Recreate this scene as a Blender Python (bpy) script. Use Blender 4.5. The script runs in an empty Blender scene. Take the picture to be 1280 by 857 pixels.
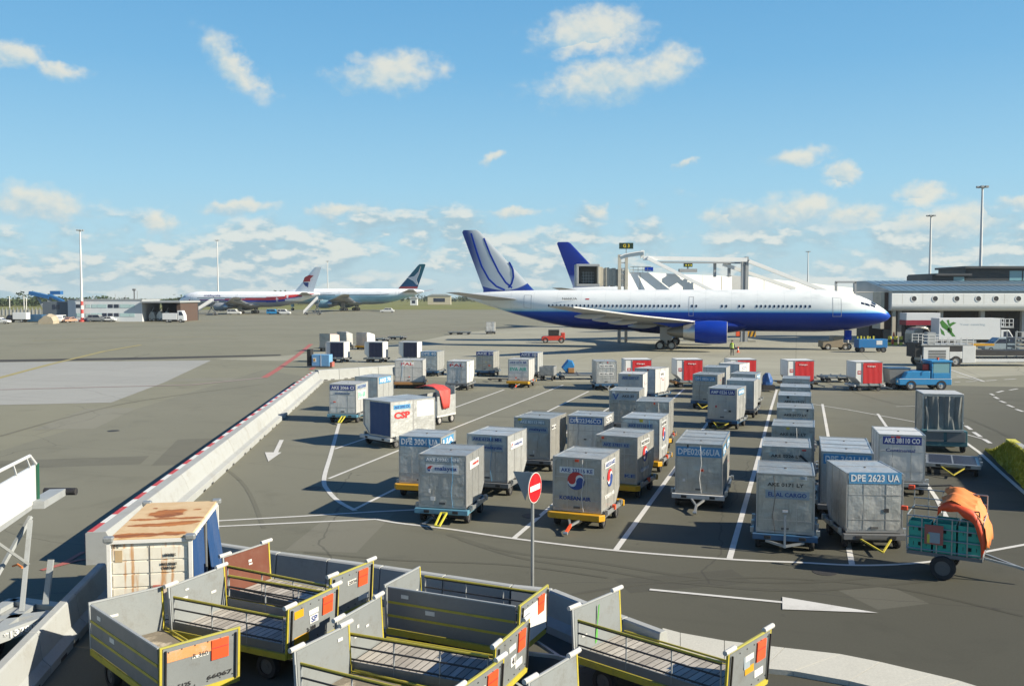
import bpy, math, random
from math import sin, cos, pi, radians, atan2, sqrt
from mathutils import Vector, Matrix
random.seed(11)
S = bpy.context.scene
COL = S.collection

# ------------------------------------------------------------------ camera, sky, sun, exposure
FPX, CAM_H, PITCH = 1150.0, 7.0, math.atan(60.5 / 1150.0)
cam_d = bpy.data.cameras.new('camera')
cam_d.sensor_width = 36.0
cam_d.lens = 36.0 * FPX / 1280.0
cam_d.clip_start, cam_d.clip_end = 0.1, 30000
cam = bpy.data.objects.new('camera', cam_d)
COL.objects.link(cam)
cam.location = (0, 0, CAM_H)
cam.rotation_euler = (pi / 2 - PITCH, 0, 0)
S.camera = cam

SUN_EL = radians(29.0)
SUN_XY = Vector((0.955, -0.295)).normalized()      # towards the sun
SUN_AZ = atan2(SUN_XY.x, SUN_XY.y)
sd = bpy.data.lights.new('sun', 'SUN')
sd.energy = 4.9
sd.angle = radians(0.5)
sd.color = (1.0, 0.905, 0.735)
sun = bpy.data.objects.new('sun', sd)
COL.objects.link(sun)
to_sun = Vector((SUN_XY.x * cos(SUN_EL), SUN_XY.y * cos(SUN_EL), sin(SUN_EL)))
sun.rotation_euler = to_sun.to_track_quat('Z', 'Y').to_euler()
sun.location = to_sun * 200

S.view_settings.view_transform = 'Standard'
S.view_settings.look = 'None'
S.view_settings.gamma = 1.0
S.view_settings.exposure = 1.0
S.cycles.max_bounces = 6
S.cycles.diffuse_bounces = 3
S.cycles.use_denoising = True


class NT:
    """short-hand for building node trees"""
    def __init__(s, tree):
        s.t = tree
        s.n = tree.nodes
        s.l = tree.links

    def node(s, kind, **kw):
        n = s.n.new(kind)
        for k, v in kw.items():
            setattr(n, k, v)
        return n

    def link(s, a, b):
        s.l.new(a, b)

    def val(s, sock, v):
        if isinstance(v, bpy.types.NodeSocket):
            s.l.new(v, sock)
        elif isinstance(v, (tuple, list)) and len(v) == 3 and sock.type == 'RGBA':
            sock.default_value = (*v, 1)
        else:
            sock.default_value = v

    def math(s, op, a, b=0.0, c=None, clamp=False):
        n = s.node('ShaderNodeMath', operation=op, use_clamp=clamp)
        s.val(n.inputs[0], a)
        s.val(n.inputs[1], b)
        if c is not None:
            s.val(n.inputs[2], c)
        return n.outputs[0]

    def vmath(s, op, a, b=(0, 0, 0)):
        n = s.node('ShaderNodeVectorMath', operation=op)
        s.val(n.inputs[0], a)
        s.val(n.inputs[1], b)
        return n.outputs['Vector']

    def noise(s, vec, scale, detail=4.0, rough=0.55, dist=0.0, out='Fac'):
        n = s.node('ShaderNodeTexNoise')
        if vec is not None:
            s.link(vec, n.inputs['Vector'])
        n.inputs['Scale'].default_value = scale
        n.inputs['Detail'].default_value = detail
        n.inputs['Roughness'].default_value = rough
        n.inputs['Distortion'].default_value = dist
        return n.outputs[out]

    def ramp(s, fac, a, b, lo=0.0, hi=1.0):
        n = s.node('ShaderNodeMapRange', interpolation_type='SMOOTHSTEP')
        s.val(n.inputs[0], fac)
        n.inputs[1].default_value = a
        n.inputs[2].default_value = b
        n.inputs[3].default_value = lo
        n.inputs[4].default_value = hi
        return n.outputs[0]

    def mix(s, fac, a, b, blend='MIX'):
        n = s.node('ShaderNodeMix', data_type='RGBA', blend_type=blend)
        s.val(n.inputs[0], fac)
        s.val(n.inputs[6], a)
        s.val(n.inputs[7], b)
        return n.outputs[2]

    def sep(s, vec):
        n = s.node('ShaderNodeSeparateXYZ')
        s.link(vec, n.inputs[0])
        return n.outputs

    def comb(s, x, y, z):
        n = s.node('ShaderNodeCombineXYZ')
        s.val(n.inputs[0], x)
        s.val(n.inputs[1], y)
        s.val(n.inputs[2], z)
        return n.outputs[0]


KSKY = 0.058 * 2 ** 1.0      # what one unit of sky radiance comes to in the picture


def build_world():
    w = bpy.data.worlds.new('World')
    S.world = w
    w.use_nodes = True
    w.node_tree.nodes.clear()
    T = NT(w.node_tree)
    sky = T.node('ShaderNodeTexSky', sky_type='NISHITA')
    sky.sun_disc = False
    sky.sun_elevation = SUN_EL
    sky.sun_rotation = SUN_AZ
    sky.altitude = 0
    sky.air_density = 1.0
    sky.dust_density = 0.6
    sky.ozone_density = 1.2
    tc = T.node('ShaderNodeTexCoord')
    d = T.vmath('NORMALIZE', tc.outputs['Generated'])
    dx, dy, dz = T.sep(d)
    el = T.math('ARCSINE', dz)
    az = T.math('ARCTAN2', dx, dy)
    # the blue of the air: the physical sky evened out towards the pale cyan of a clear northern morning
    def lin(r, g, b):
        return tuple(((c / 255) ** 2.2) / KSKY for c in (r, g, b))
    cr = T.node('ShaderNodeValToRGB')
    el_ = cr.color_ramp.elements
    for i, (p, c) in enumerate(((0.0, (186, 214, 224)), (0.033, (174, 215, 233)), (0.075, (156, 209, 238)), (0.15, (120, 185, 230)), (0.20, (106, 173, 223)), (0.34, (66, 130, 196)), (0.6, (36, 86, 158)), (1.0, (24, 64, 134)))):
        e = el_[i] if i < 2 else el_.new(p)
        e.position = p
        e.color = (*[v / 14.0 for v in lin(*c)], 1)
    T.link(T.math('MULTIPLY', el, 0.636), cr.inputs[0])
    air = T.vmath('MULTIPLY', cr.outputs[0], (14.0, 14.0, 14.0))
    col = T.mix(0.88, sky.outputs[0], air)
    # ---- cumulus: a flat layer seen in perspective, so it crowds towards the horizon
    zz = T.math('ADD', T.math('MAXIMUM', dz, 0.0), 0.028)
    px = T.math('DIVIDE', dx, zz)
    py = T.math('DIVIDE', dy, zz)

    def density(off_el):
        ez = T.math('POWER', T.math('ADD', T.math('MAXIMUM', T.math('ADD', el, off_el), 0.0), 0.003), 0.82)
        v = T.comb(T.math('MULTIPLY', az, 15.0), T.math('MULTIPLY', ez, 19.0), 0.7)
        n = T.noise(v, 1.0, 6.0, 0.55, 0.12)
        puff = T.noise(T.vmath('MULTIPLY', v, (1.9, 2.4, 1.0)), 1.0, 5.0, 0.52)
        big = T.noise(T.comb(T.math('MULTIPLY', az, 2.6), T.math('MULTIPLY', el, 7.0), 3.1), 1.4, 2.0, 0.5)
        # coverage: plenty low down, hardly any above 8 degrees
        cov = T.ramp(el, 0.055, 0.135, 0.085, -0.26)
        s = T.math('ADD', T.math('MULTIPLY', n, 0.62), T.math('MULTIPLY', puff, 0.38))
        s = T.math('ADD', s, T.math('MULTIPLY', T.math('SUBTRACT', big, 0.5), 0.34))
        return T.math('ADD', s, cov)

    d0 = density(0.0)
    d1 = density(0.0085)
    m_low = T.ramp(d0, 0.455, 0.63)
    # ---- the few single clouds higher up: (azimuth, elevation, half width, half height, tilt)
    heroes = [(0.0825, 0.272, 0.066, 0.024, 0.10), (0.108, 0.225, 0.088, 0.026, 0.16), (0.160, 0.236, 0.040, 0.024, 0.3), (-0.1297, 0.2305, 0.064, 0.021, 0.06),
              (-0.291, 0.2289, 0.048, 0.019, -0.75), (-0.490, 0.221, 0.030, 0.013, 0.1), (-0.450, 0.213, 0.024, 0.010, -0.1),
              (0.300, 0.141, 0.032, 0.010, 0.0), (0.342, 0.122, 0.020, 0.011, 0.0), (-0.022, 0.145, 0.014, 0.009, 0.3), (0.183, 0.137, 0.012, 0.006, 0.3),
              (-0.475, 0.085, 0.060, 0.018, 0.0), (-0.366, 0.068, 0.020, 0.014, 0.0), (-0.287, 0.090, 0.040, 0.010, 0.05), (-0.189, 0.090, 0.036, 0.009, 0.0),
              (0.0, 0.0876, 0.036, 0.008, 0.0), (0.090, 0.087, 0.016, 0.009, 0.0), (0.243, 0.080, 0.045, 0.015, 0.0), (0.303, 0.086, 0.048, 0.022, 0.0),
              (0.354, 0.080, 0.036, 0.017, 0.0), (0.418, 0.098, 0.030, 0.013, 0.0), (0.440, 0.070, 0.055, 0.018, 0.0), (0.505, 0.085, 0.02, 0.01, 0.0)]
    wob = T.noise(T.comb(az, el, 0.3), 26.0, 6.0, 0.62, 0.0, 'Color')
    wv = T.vmath('SUBTRACT', wob, (0.5, 0.5, 0.5))
    wx, wy, wz = T.sep(wv)
    wa = T.math('ADD', az, T.math('MULTIPLY', wx, 0.055))
    we = T.math('ADD', el, T.math('MULTIPLY', wy, 0.032))
    hm = None
    hs = None
    for (a, e, rx, ry, t) in heroes:
        ua = T.math('SUBTRACT', wa, a)
        ue = T.math('SUBTRACT', we, e)
        u = T.math('DIVIDE', T.math('ADD', T.math('MULTIPLY', ua, cos(t)), T.math('MULTIPLY', ue, sin(t))), rx)
        v = T.math('DIVIDE', T.math('SUBTRACT', T.math('MULTIPLY', ue, cos(t)), T.math('MULTIPLY', ua, sin(t))), ry)
        r = T.math('SQRT', T.math('ADD', T.math('MULTIPLY', u, u), T.math('MULTIPLY', v, v)))
        m = T.math('SUBTRACT', 1.0, r)
        sh = T.math('ADD', T.math('MULTIPLY', u, 0.30), v)
        g = T.math('GREATER_THAN', m, -0.6)
        hm = m if hm is None else T.math('MAXIMUM', hm, m)
        hs = T.math('MULTIPLY', g, sh) if hs is None else T.math('ADD', T.math('MULTIPLY', hs, T.math('SUBTRACT', 1.0, g)), T.math('MULTIPLY', g, sh))
    pv = T.comb(T.math('MULTIPLY', az, 1.0), T.math('MULTIPLY', el, 1.35), 1.3)
    fine = T.noise(pv, 30.0, 9.0, 0.62, 0.2)
    lump = T.noise(pv, 62.0, 5.0, 0.55, 0.0)
    hd = T.math('ADD', T.math('MULTIPLY', hm, 0.85), T.math('ADD', T.math('MULTIPLY', T.math('SUBTRACT', fine, 0.5), 0.95), T.math('MULTIPLY', T.math('SUBTRACT', lump, 0.5), 0.55)))
    hm = T.math('MULTIPLY', T.ramp(hd, -0.14, 0.58), T.ramp(hm, -0.55, 0.0))
    hs = T.ramp(T.math('ADD', hs, T.math('MULTIPLY', T.math('SUBTRACT', lump, 0.5), 2.2)), -0.95, 0.55)
    lit = T.ramp(T.math('ADD', T.math('SUBTRACT', d0, d1), T.math('MULTIPLY', T.math('SUBTRACT', d0, 0.55), 0.20)), -0.030, 0.075)
    c_low = T.mix(lit, lin(166, 194, 206), lin(230, 232, 224))
    c_hero = T.mix(hs, lin(178, 206, 219), lin(229, 229, 217))
    m_low = T.math('MULTIPLY', m_low, T.ramp(el, -0.01, 0.035, 0.55, 0.80))
    col = T.mix(m_low, col, c_low)
    col = T.mix(T.math('MULTIPLY', hm, 0.90), col, c_hero)
    bg = T.node('ShaderNodeBackground')
    T.link(col, bg.inputs[0])
    bg.inputs[1].default_value = 0.058
    out = T.node('ShaderNodeOutputWorld')
    T.link(bg.outputs[0], out.inputs[0])


build_world()


# ------------------------------------------------------------------ where things stand
def ray(px, py):
    u = (px - 640.0) / FPX
    v = (428.5 - py) / FPX
    return Vector((u, cos(PITCH) + v * sin(PITCH), -sin(PITCH) + v * cos(PITCH)))


def P(px, py, z=0.0):
    """the point at height z (metres) on the line of sight of a photo position"""
    d = ray(px, py)
    t = (z - CAM_H) / d.z
    return Vector((d.x * t, d.y * t, z))


def PD(px, py, dist):
    """the point at a distance (metres ahead)"""
    d = ray(px, py)
    t = dist / d.y
    return Vector((d.x * t, dist, CAM_H + d.z * t))


def heading(vpx):
    return -math.atan((vpx - 640.0) / FPX)


# ------------------------------------------------------------------ materials
MATS = {}


def new_mat(name):
    m = bpy.data.materials.new(name)
    m.use_nodes = True
    m.node_tree.nodes.clear()
    T = NT(m.node_tree)
    out = T.node('ShaderNodeOutputMaterial')
    b = T.node('ShaderNodeBsdfPrincipled')
    T.link(b.outputs[0], out.inputs[0])
    return m, T, b


def paint(name, col, rough=0.5, metal=0.0, dirt=0.25, scale=3.0, bump=0.0, dirtcol=(0.10, 0.09, 0.075), spec=0.5, vary=0.0):
    """painted or plain surface with uneven dirt, and a little tone change from thing to thing"""
    if name in MATS:
        return MATS[name]
    m, T, b = new_mat(name)
    col = tuple(x * 0.84 for x in col)
    tc = T.node('ShaderNodeTexCoord')
    oi = T.node('ShaderNodeObjectInfo')
    off = T.math('MULTIPLY', oi.outputs['Random'], 37.0)
    vec = T.vmath('ADD', tc.outputs['Object'], T.comb(off, off, off))
    n1 = T.noise(vec, scale, 6.0, 0.62)
    n2 = T.noise(vec, scale * 9.0, 3.0, 0.6)
    f = T.math('ADD', T.math('MULTIPLY', n1, 0.72), T.math('MULTIPLY', n2, 0.28))
    f = T.ramp(f, 0.46, 0.78, 0.0, dirt)
    c = T.mix(f, col, dirtcol)
    if vary:
        k = T.math('ADD', 1.0 - vary, T.math('MULTIPLY', oi.outputs['Random'], 2 * vary))
        hsv = T.node('ShaderNodeHueSaturation')
        T.link(k, hsv.inputs['Value'])
        T.link(c, hsv.inputs['Color'])
        c = hsv.outputs[0]
    T.val(b.inputs['Base Color'], c)
    T.val(b.inputs['Roughness'], T.math('ADD', rough, T.math('MULTIPLY', T.math('SUBTRACT', n1, 0.5), 0.3), clamp=True))
    b.inputs['Metallic'].default_value = metal
    b.inputs['Specular IOR Level'].default_value = spec
    if bump:
        bn = T.node('ShaderNodeBump')
        bn.inputs['Strength'].default_value = bump
        bn.inputs['Distance'].default_value = 0.02
        T.link(n1, bn.inputs['Height'])
        T.link(bn.outputs[0], b.inputs['Normal'])
    MATS[name] = m
    return m


def aluminium(name, col=(0.49, 0.50, 0.485), metal=0.55, rough=0.40, dirt=0.45, dent=0.6):
    """battered sheet aluminium: brushed grain, scuffs, rub marks and dents"""
    if name in MATS:
        return MATS[name]
    m, T, b = new_mat(name)
    tc = T.node('ShaderNodeTexCoord')
    oi = T.node('ShaderNodeObjectInfo')
    r = oi.outputs['Random']
    off = T.math('MULTIPLY', r, 53.0)
    vec = T.vmath('ADD', tc.outputs['Object'], T.comb(off, T.math('MULTIPLY', r, 31.0), off))
    n1 = T.noise(vec, 1.7, 6.0, 0.62, 0.3)
    vs = T.vmath('MULTIPLY', vec, (7.0, 7.0, 1.1))
    n2 = T.noise(vs, 1.6, 5.0, 0.65)                     # streaks that run down
    n3 = T.noise(T.vmath('MULTIPLY', vec, (1.2, 1.2, 9.0)), 2.2, 4.0, 0.6)   # rub marks along
    c = T.mix(T.ramp(n1, 0.35, 0.72), col, tuple(x * 0.84 for x in col))
    c = T.mix(T.ramp(n2, 0.50, 0.80, 0.0, dirt), c, (0.13, 0.115, 0.095))
    c = T.mix(T.ramp(n3, 0.60, 0.78, 0.0, 0.35), c, (0.58, 0.58, 0.56))
    k = T.math('ADD', 0.80, T.math('MULTIPLY', r, 0.36))
    hsv = T.node('ShaderNodeHueSaturation')
    T.link(k, hsv.inputs['Value'])
    T.link(c, hsv.inputs['Color'])
    T.val(b.inputs['Base Color'], hsv.outputs[0])
    b.inputs['Metallic'].default_value = metal
    T.val(b.inputs['Roughness'], T.ramp(n1, 0.25, 0.8, rough - 0.1, rough + 0.2))
    bn = T.node('ShaderNodeBump')
    bn.inputs['Strength'].default_value = dent
    bn.inputs['Distance'].default_value = 0.08
    big = T.noise(vec, 2.3, 3.0, 0.5)
    T.link(T.math('ADD', big, T.math('MULTIPLY', n2, 0.08)), bn.inputs['Height'])
    T.link(bn.outputs[0], b.inputs['Normal'])
    MATS[name] = m
    return m


def glass(name='glass', col=(0.02, 0.028, 0.035), rough=0.06):
    if name in MATS:
        return MATS[name]
    m, T, b = new_mat(name)
    b.inputs['Base Color'].default_value = (*col, 1)
    b.inputs['Roughness'].default_value = rough
    b.inputs['Specular IOR Level'].default_value = 0.8
    MATS[name] = m
    return m


# ------------------------------------------------------------------ mesh building
class MB:
    def __init__(s):
        s.v, s.f, s.mi, s.mats = [], [], [], []

    def _m(s, mat):
        if mat not in s.mats:
            s.mats.append(mat)
        return s.mats.index(mat)

    def add(s, vs, fs, mat, M=None):
        b = len(s.v)
        i = s._m(mat)
        for p in vs:
            p = Vector(p)
            s.v.append(tuple(M @ p) if M is not None else tuple(p))
        for f in fs:
            s.f.append(tuple(b + k for k in f))
            s.mi.append(i)
        return s

    def box(s, x0, x1, y0, y1, z0, z1, mat, M=None):
        vs = [(x, y, z) for z in (z0, z1) for y in (y0, y1) for x in (x0, x1)]
        fs = [(0, 2, 3, 1), (4, 5, 7, 6), (0, 1, 5, 4), (2, 6, 7, 3), (0, 4, 6, 2), (1, 3, 7, 5)]
        return s.add(vs, fs, mat, M)

    def cbox(s, c, d, mat, M=None):
        return s.box(c[0] - d[0] / 2, c[0] + d[0] / 2, c[1] - d[1] / 2, c[1] + d[1] / 2, c[2] - d[2] / 2, c[2] + d[2] / 2, mat, M)

    def bar(s, p, q, w, h, mat, up=(0, 0, 1)):
        """a rectangular bar from p to q"""
        p, q = Vector(p), Vector(q)
        d = (q - p).normalized()
        u = Vector(up)
        if abs(d.dot(u)) > 0.98:
            u = Vector((1, 0, 0))
        r = d.cross(u).normalized()
        u = r.cross(d).normalized()
        vs = []
        for e in (p, q):
            for a, b in ((-1, -1), (1, -1), (1, 1), (-1, 1)):
                vs.append(e + r * (a * w / 2) + u * (b * h / 2))
        fs = [(3, 2, 1, 0), (4, 5, 6, 7)] + [(i, (i + 1) % 4, 4 + (i + 1) % 4, 4 + i) for i in range(4)]
        return s.add(vs, fs, mat)

    def tube(s, p, q, r, mat, n=8, r2=None, cap=True):
        p, q = Vector(p), Vector(q)
        d = (q - p).normalized()
        u = Vector((0, 0, 1)) if abs(d.z) < 0.95 else Vector((1, 0, 0))
        a = d.cross(u).normalized()
        b = a.cross(d).normalized()
        r2 = r if r2 is None else r2
        vs = []
        for e, rr in ((p, r), (q, r2)):
            for i in range(n):
                t = 2 * pi * i / n
                vs.append(e + a * (cos(t) * rr) + b * (sin(t) * rr))
        fs = [(i, (i + 1) % n, n + (i + 1) % n, n + i) for i in range(n)]
        if cap:
            fs += [tuple(reversed(range(n))), tuple(range(n, 2 * n))]
        return s.add(vs, fs, mat)

    def path(s, pts, r, mat, n=7):
        for a, b in zip(pts, pts[1:]):
            s.tube(a, b, r, mat, n)
        return s

    def prism(s, poly, axis, a, b, mat, M=None):
        """poly: 2D outline; axis 'x' -> (y,z), 'y' -> (x,z), 'z' -> (x,y), pushed from a to b"""
        def w(p, t):
            return {'x': (t, p[0], p[1]), 'y': (p[0], t, p[1]), 'z': (p[0], p[1], t)}[axis]
        n = len(poly)
        vs = [w(p, a) for p in poly] + [w(p, b) for p in poly]
        fs = [tuple(reversed(range(n))), tuple(range(n, 2 * n))] + [(i, (i + 1) % n, n + (i + 1) % n, n + i) for i in range(n)]
        return s.add(vs, fs, mat, M)

    def loft(s, rings, mat, cap0=True, cap1=True, closed=True):
        n = len(rings[0])
        vs = [p for r in rings for p in r]
        fs = []
        for k in range(len(rings) - 1):
            for i in range(n if closed else n - 1):
                j = (i + 1) % n
                fs.append((k * n + i, k * n + j, (k + 1) * n + j, (k + 1) * n + i))
        if cap0:
            fs.append(tuple(reversed(range(n))))
        if cap1:
            fs.append(tuple((len(rings) - 1) * n + i for i in range(n)))
        return s.add(vs, fs, mat)

    def wheel(s, c, r, w, tyre, rim, axis='y', n=16):
        """tyre and rim about an axis through c"""
        c = Vector(c)
        prof = [(r * 0.60, -w / 2), (r * 0.93, -w / 2), (r, -w * 0.3), (r, w * 0.3), (r * 0.93, w / 2), (r * 0.60, w / 2)]

        def ring(rr, o):
            out = []
            for i in range(n):
                t = 2 * pi * i / n
                if axis == 'y':
                    out.append(c + Vector((rr * cos(t), o, rr * sin(t))))
                else:
                    out.append(c + Vector((o, rr * cos(t), rr * sin(t))))
            return out
        s.loft([ring(a, b) for a, b in prof], tyre, False, False)
        if rim is not None:
            s.loft([ring(r * 0.62, -w * 0.36), ring(r * 0.62, w * 0.36)], rim, True, True)
            s.loft([ring(r * 0.2, -w * 0.46), ring(r * 0.2, w * 0.46)], rim, True, True)
        return s

    def build(s, name, parent=None, loc=None, rz=None, smooth=False, bevel=0.0, label=None):
        me = bpy.data.meshes.new(name)
        me.from_pydata(s.v, [], s.f)
        for m in s.mats:
            me.materials.append(m)
        for p, i in zip(me.polygons, s.mi):
            p.material_index = i
        fix_normals(me)
        if smooth:
            for p in me.polygons:
                p.use_smooth = True
            try:
                me.set_sharp_from_angle(angle=radians(38))
            except Exception:
                pass
        return put(me, name, parent, loc, rz, bevel, label)


def fix_normals(me):
    import bmesh
    bm = bmesh.new()
    bm.from_mesh(me)
    bmesh.ops.recalc_face_normals(bm, faces=bm.faces)
    bm.to_mesh(me)
    bm.free()


def put(me, name, parent=None, loc=None, rz=None, bevel=0.0, label=None):
    o = bpy.data.objects.new(name, me)
    COL.objects.link(o)
    if parent is not None:
        o.parent = parent
    if loc is not None:
        o.location = loc
    if rz is not None:
        o.rotation_euler = (0, 0, rz)
    if bevel:
        b = o.modifiers.new('bevel', 'BEVEL')
        b.width = bevel
        b.segments = 2
        b.limit_method = 'ANGLE'
        b.angle_limit = radians(50)
    if label:
        o['label'] = label
    return o


def tag(o, label, cat, group=None):
    o['label'] = label
    o['category'] = cat
    if group:
        o['group'] = group
    return o


def thing(name, label, cat, loc=(0, 0, 0), rz=0.0, group=None):
    o = bpy.data.objects.new(name, None)
    COL.objects.link(o)
    o.empty_display_size = 0.3
    o.location = loc
    o.rotation_euler = (0, 0, rz)
    return tag(o, label, cat, group)


def structure(o):
    o['kind'] = 'structure'
    return o


def stuff(o):
    o['kind'] = 'stuff'
    return o


def kids(o):
    return [c for c in COL.objects if c.parent == o]


def copy_tree(o, parent=None):
    c = o.copy()
    COL.objects.link(c)
    c.parent = parent
    for k in o.children:
        copy_tree(k, c)
    return c


def duplicate(o, label, loc, rz, group=None):
    c = copy_tree(o)
    c.location = loc
    c.rotation_euler = (0, 0, rz)
    c['label'] = label
    if group:
        c['group'] = group
    return c


# ------------------------------------------------------------------ lettering
_TXT = {}


def text_mesh(body, mat, bold=0.0):
    key = (body, mat.name, bold)
    if key in _TXT:
        return _TXT[key]
    cu = bpy.data.curves.new('lettering', 'FONT')
    cu.body = body
    cu.size = 1.0
    cu.resolution_u = 2
    cu.offset = bold
    cu.extrude = 0.004
    cu.fill_mode = 'BOTH'
    ob = bpy.data.objects.new('lettering', cu)
    COL.objects.link(ob)
    dg = bpy.context.evaluated_depsgraph_get()
    me = bpy.data.meshes.new_from_object(ob.evaluated_get(dg), depsgraph=dg)
    bpy.data.objects.remove(ob)
    bpy.data.curves.remove(cu)
    me.materials.clear()
    me.materials.append(mat)
    xs = [v.co.x for v in me.vertices] or [0, 1]
    ys = [v.co.y for v in me.vertices] or [0, 1]
    _TXT[key] = (me, min(xs), max(xs), min(ys), max(ys))
    return _TXT[key]


# faces a piece of writing can sit on: rotation taking text plane (x right, y up) to that face
FACE = {
    'front': Matrix.Rotation(pi / 2, 4, 'X'),                                          # looks to -y
    'right': Matrix.Rotation(pi / 2, 4, 'Z') @ Matrix.Rotation(pi / 2, 4, 'X'),        # looks to +x
    'left': Matrix.Rotation(-pi / 2, 4, 'Z') @ Matrix.Rotation(pi / 2, 4, 'X'),        # looks to -x
    'back': Matrix.Rotation(pi, 4, 'Z') @ Matrix.Rotation(pi / 2, 4, 'X'),
}


def lettering(body, face, c, w, h, mat, parent, bold=0.02, name='lettering'):
    """writing of width w and height h centred on c"""
    me, x0, x1, y0, y1 = text_mesh(body, mat, bold)
    o = bpy.data.objects.new(name, me)
    COL.objects.link(o)
    sx = w / max(x1 - x0, 1e-4)
    sy = h / max(y1 - y0, 1e-4)
    M = Matrix.Translation(c) @ FACE[face] @ Matrix.Diagonal((sx, sy, 1, 1)) @ Matrix.Translation((-(x0 + x1) / 2, -(y0 + y1) / 2, 0))
    o.matrix_basis = M
    o.parent = parent
    return o


def plate(face, c, w, h, mat, parent, name='plate', t=0.006, label=None):
    """a thin plate stuck on a face, centred on c"""
    mb = MB()
    M = FACE[face]
    mb.box(-w / 2, w / 2, -h / 2, h / 2, -t / 2, t / 2, mat, M)
    return mb.build(name, parent, c, label=label)


def roundel(face, c, r, pieces, parent, name='emblem'):
    """flat emblem made of filled outlines: pieces = [(points, material)]"""
    mb = MB()
    for k, (pts, m) in enumerate(pieces):
        mb.prism([(x * r, y * r) for x, y in pts], 'z', 0.0, 0.006 + 0.003 * k, m, FACE[face])
    return mb.build(name, parent, c)

# ------------------------------------------------------------------ ground
def ground_mat(name, col, col2, joints=0.0, patch=0.5, rough=0.85, tar=0.5, slab=(7.5, 5.0), rot=0.30, wear=None):
    m, T, b = new_mat(name)
    g = T.node('ShaderNodeNewGeometry')
    pos = g.outputs['Position']
    mp = T.node('ShaderNodeMapping')
    mp.inputs['Rotation'].default_value = (0, 0, rot)
    T.link(pos, mp.inputs['Vector'])
    rv = mp.outputs[0]
    big = T.noise(pos, 0.045, 5.0, 0.6)
    mid = T.noise(pos, 0.42, 6.0, 0.65, 0.4)
    fine = T.noise(pos, 22.0, 3.0, 0.7)
    streak = T.noise(T.vmath('MULTIPLY', rv, (0.05, 0.7, 1.0)), 0.9, 5.0, 0.6)
    c = T.mix(T.ramp(big, 0.32, 0.68), col, col2)
    c = T.mix(T.ramp(mid, 0.52, 0.80, 0.0, patch), c, tuple(x * 0.62 for x in col))
    c = T.mix(T.ramp(streak, 0.56, 0.82, 0.0, tar), c, tuple(x * 0.55 for x in col))
    if wear:                                 # older, paler asphalt far left; newer and darker towards the near right
        gx, gy, gz = T.sep(pos)
        t_ = T.math('SUBTRACT', gx, T.math('MULTIPLY', T.math('SUBTRACT', gy, 24.0), 0.9))
        t_ = T.math('ADD', t_, T.math('MULTIPLY', T.math('SUBTRACT', big, 0.5), 14.0))
        k_ = T.ramp(t_, -24.0, 17.0, wear[0], wear[1])
        c = T.mix(1.0, c, T.comb(k_, k_, k_), 'MULTIPLY')
    # rubber and oil spots
    spot = T.noise(pos, 1.9, 3.0, 0.5)
    c = T.mix(T.ramp(spot, 0.70, 0.78, 0.0, 0.45), c, (0.028, 0.026, 0.024))
    c = T.mix(1.0, c, T.mix(fine, (0.80, 0.80, 0.80), (1.22, 1.22, 1.22)), 'MULTIPLY')
    # cracks sealed with bitumen
    vo = T.node('ShaderNodeTexVoronoi', feature='DISTANCE_TO_EDGE')
    T.link(T.vmath('ADD', T.vmath('MULTIPLY', rv, (0.045, 0.075, 0.0)), T.vmath('MULTIPLY', T.noise(pos, 0.3, 3, 0.6, 0, 'Color'), (0.07, 0.07, 0))), vo.inputs['Vector'])
    vo.inputs['Scale'].default_value = 1.0
    c = T.mix(T.ramp(vo.outputs['Distance'], 0.0016, 0.0005, 0.0, 0.40), c, (0.03, 0.028, 0.026))
    if joints:
        br = T.node('ShaderNodeTexBrick', offset=0.0)
        T.link(rv, br.inputs['Vector'])
        br.inputs['Scale'].default_value = 1.0
        br.inputs['Mortar Size'].default_value = 0.035
        br.inputs['Mortar Smooth'].default_value = 0.3
        br.inputs['Brick Width'].default_value = slab[0]
        br.inputs['Row Height'].default_value = slab[1]
        br.inputs['Color1'].default_value = (0.93, 0.93, 0.93, 1)
        br.inputs['Color2'].default_value = (1.06, 1.06, 1.06, 1)
        br.inputs['Mortar'].default_value = (0.5, 0.5, 0.5, 1)
        c = T.mix(joints, c, T.mix(1.0, c, br.outputs['Color'], 'MULTIPLY'))
    T.val(b.inputs['Base Color'], c)
    b.inputs['Roughness'].default_value = rough
    b.inputs['Specular IOR Level'].default_value = 0.25
    bn = T.node('ShaderNodeBump')
    bn.inputs['Strength'].default_value = 0.35
    bn.inputs['Distance'].default_value = 0.01
    T.link(fine, bn.inputs['Height'])
    T.link(bn.outputs[0], b.inputs['Normal'])
    return m


M_ASPH = ground_mat('asphalt', (0.112, 0.110, 0.083), (0.129, 0.126, 0.095), wear=(1.36, 0.50))
M_ASPH2 = ground_mat('asphalt_old', (0.172, 0.168, 0.122), (0.194, 0.189, 0.138), tar=0.35)
M_CONC = ground_mat('apron_concrete', (0.250, 0.244, 0.190), (0.285, 0.278, 0.218), joints=0.8, patch=0.35, tar=0.35)
M_CONC2 = ground_mat('apron_concrete_cool', (0.265, 0.268, 0.250), (0.285, 0.287, 0.266), joints=0.5, patch=0.22, tar=0.25)
M_FIELD = ground_mat('field', (0.125, 0.14, 0.035), (0.18, 0.17, 0.055), patch=0.3, tar=0.2)
M_PAVE = ground_mat('kerb_concrete', (0.42, 0.41, 0.36), (0.47, 0.46, 0.40), patch=0.3, tar=0.3)

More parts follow.
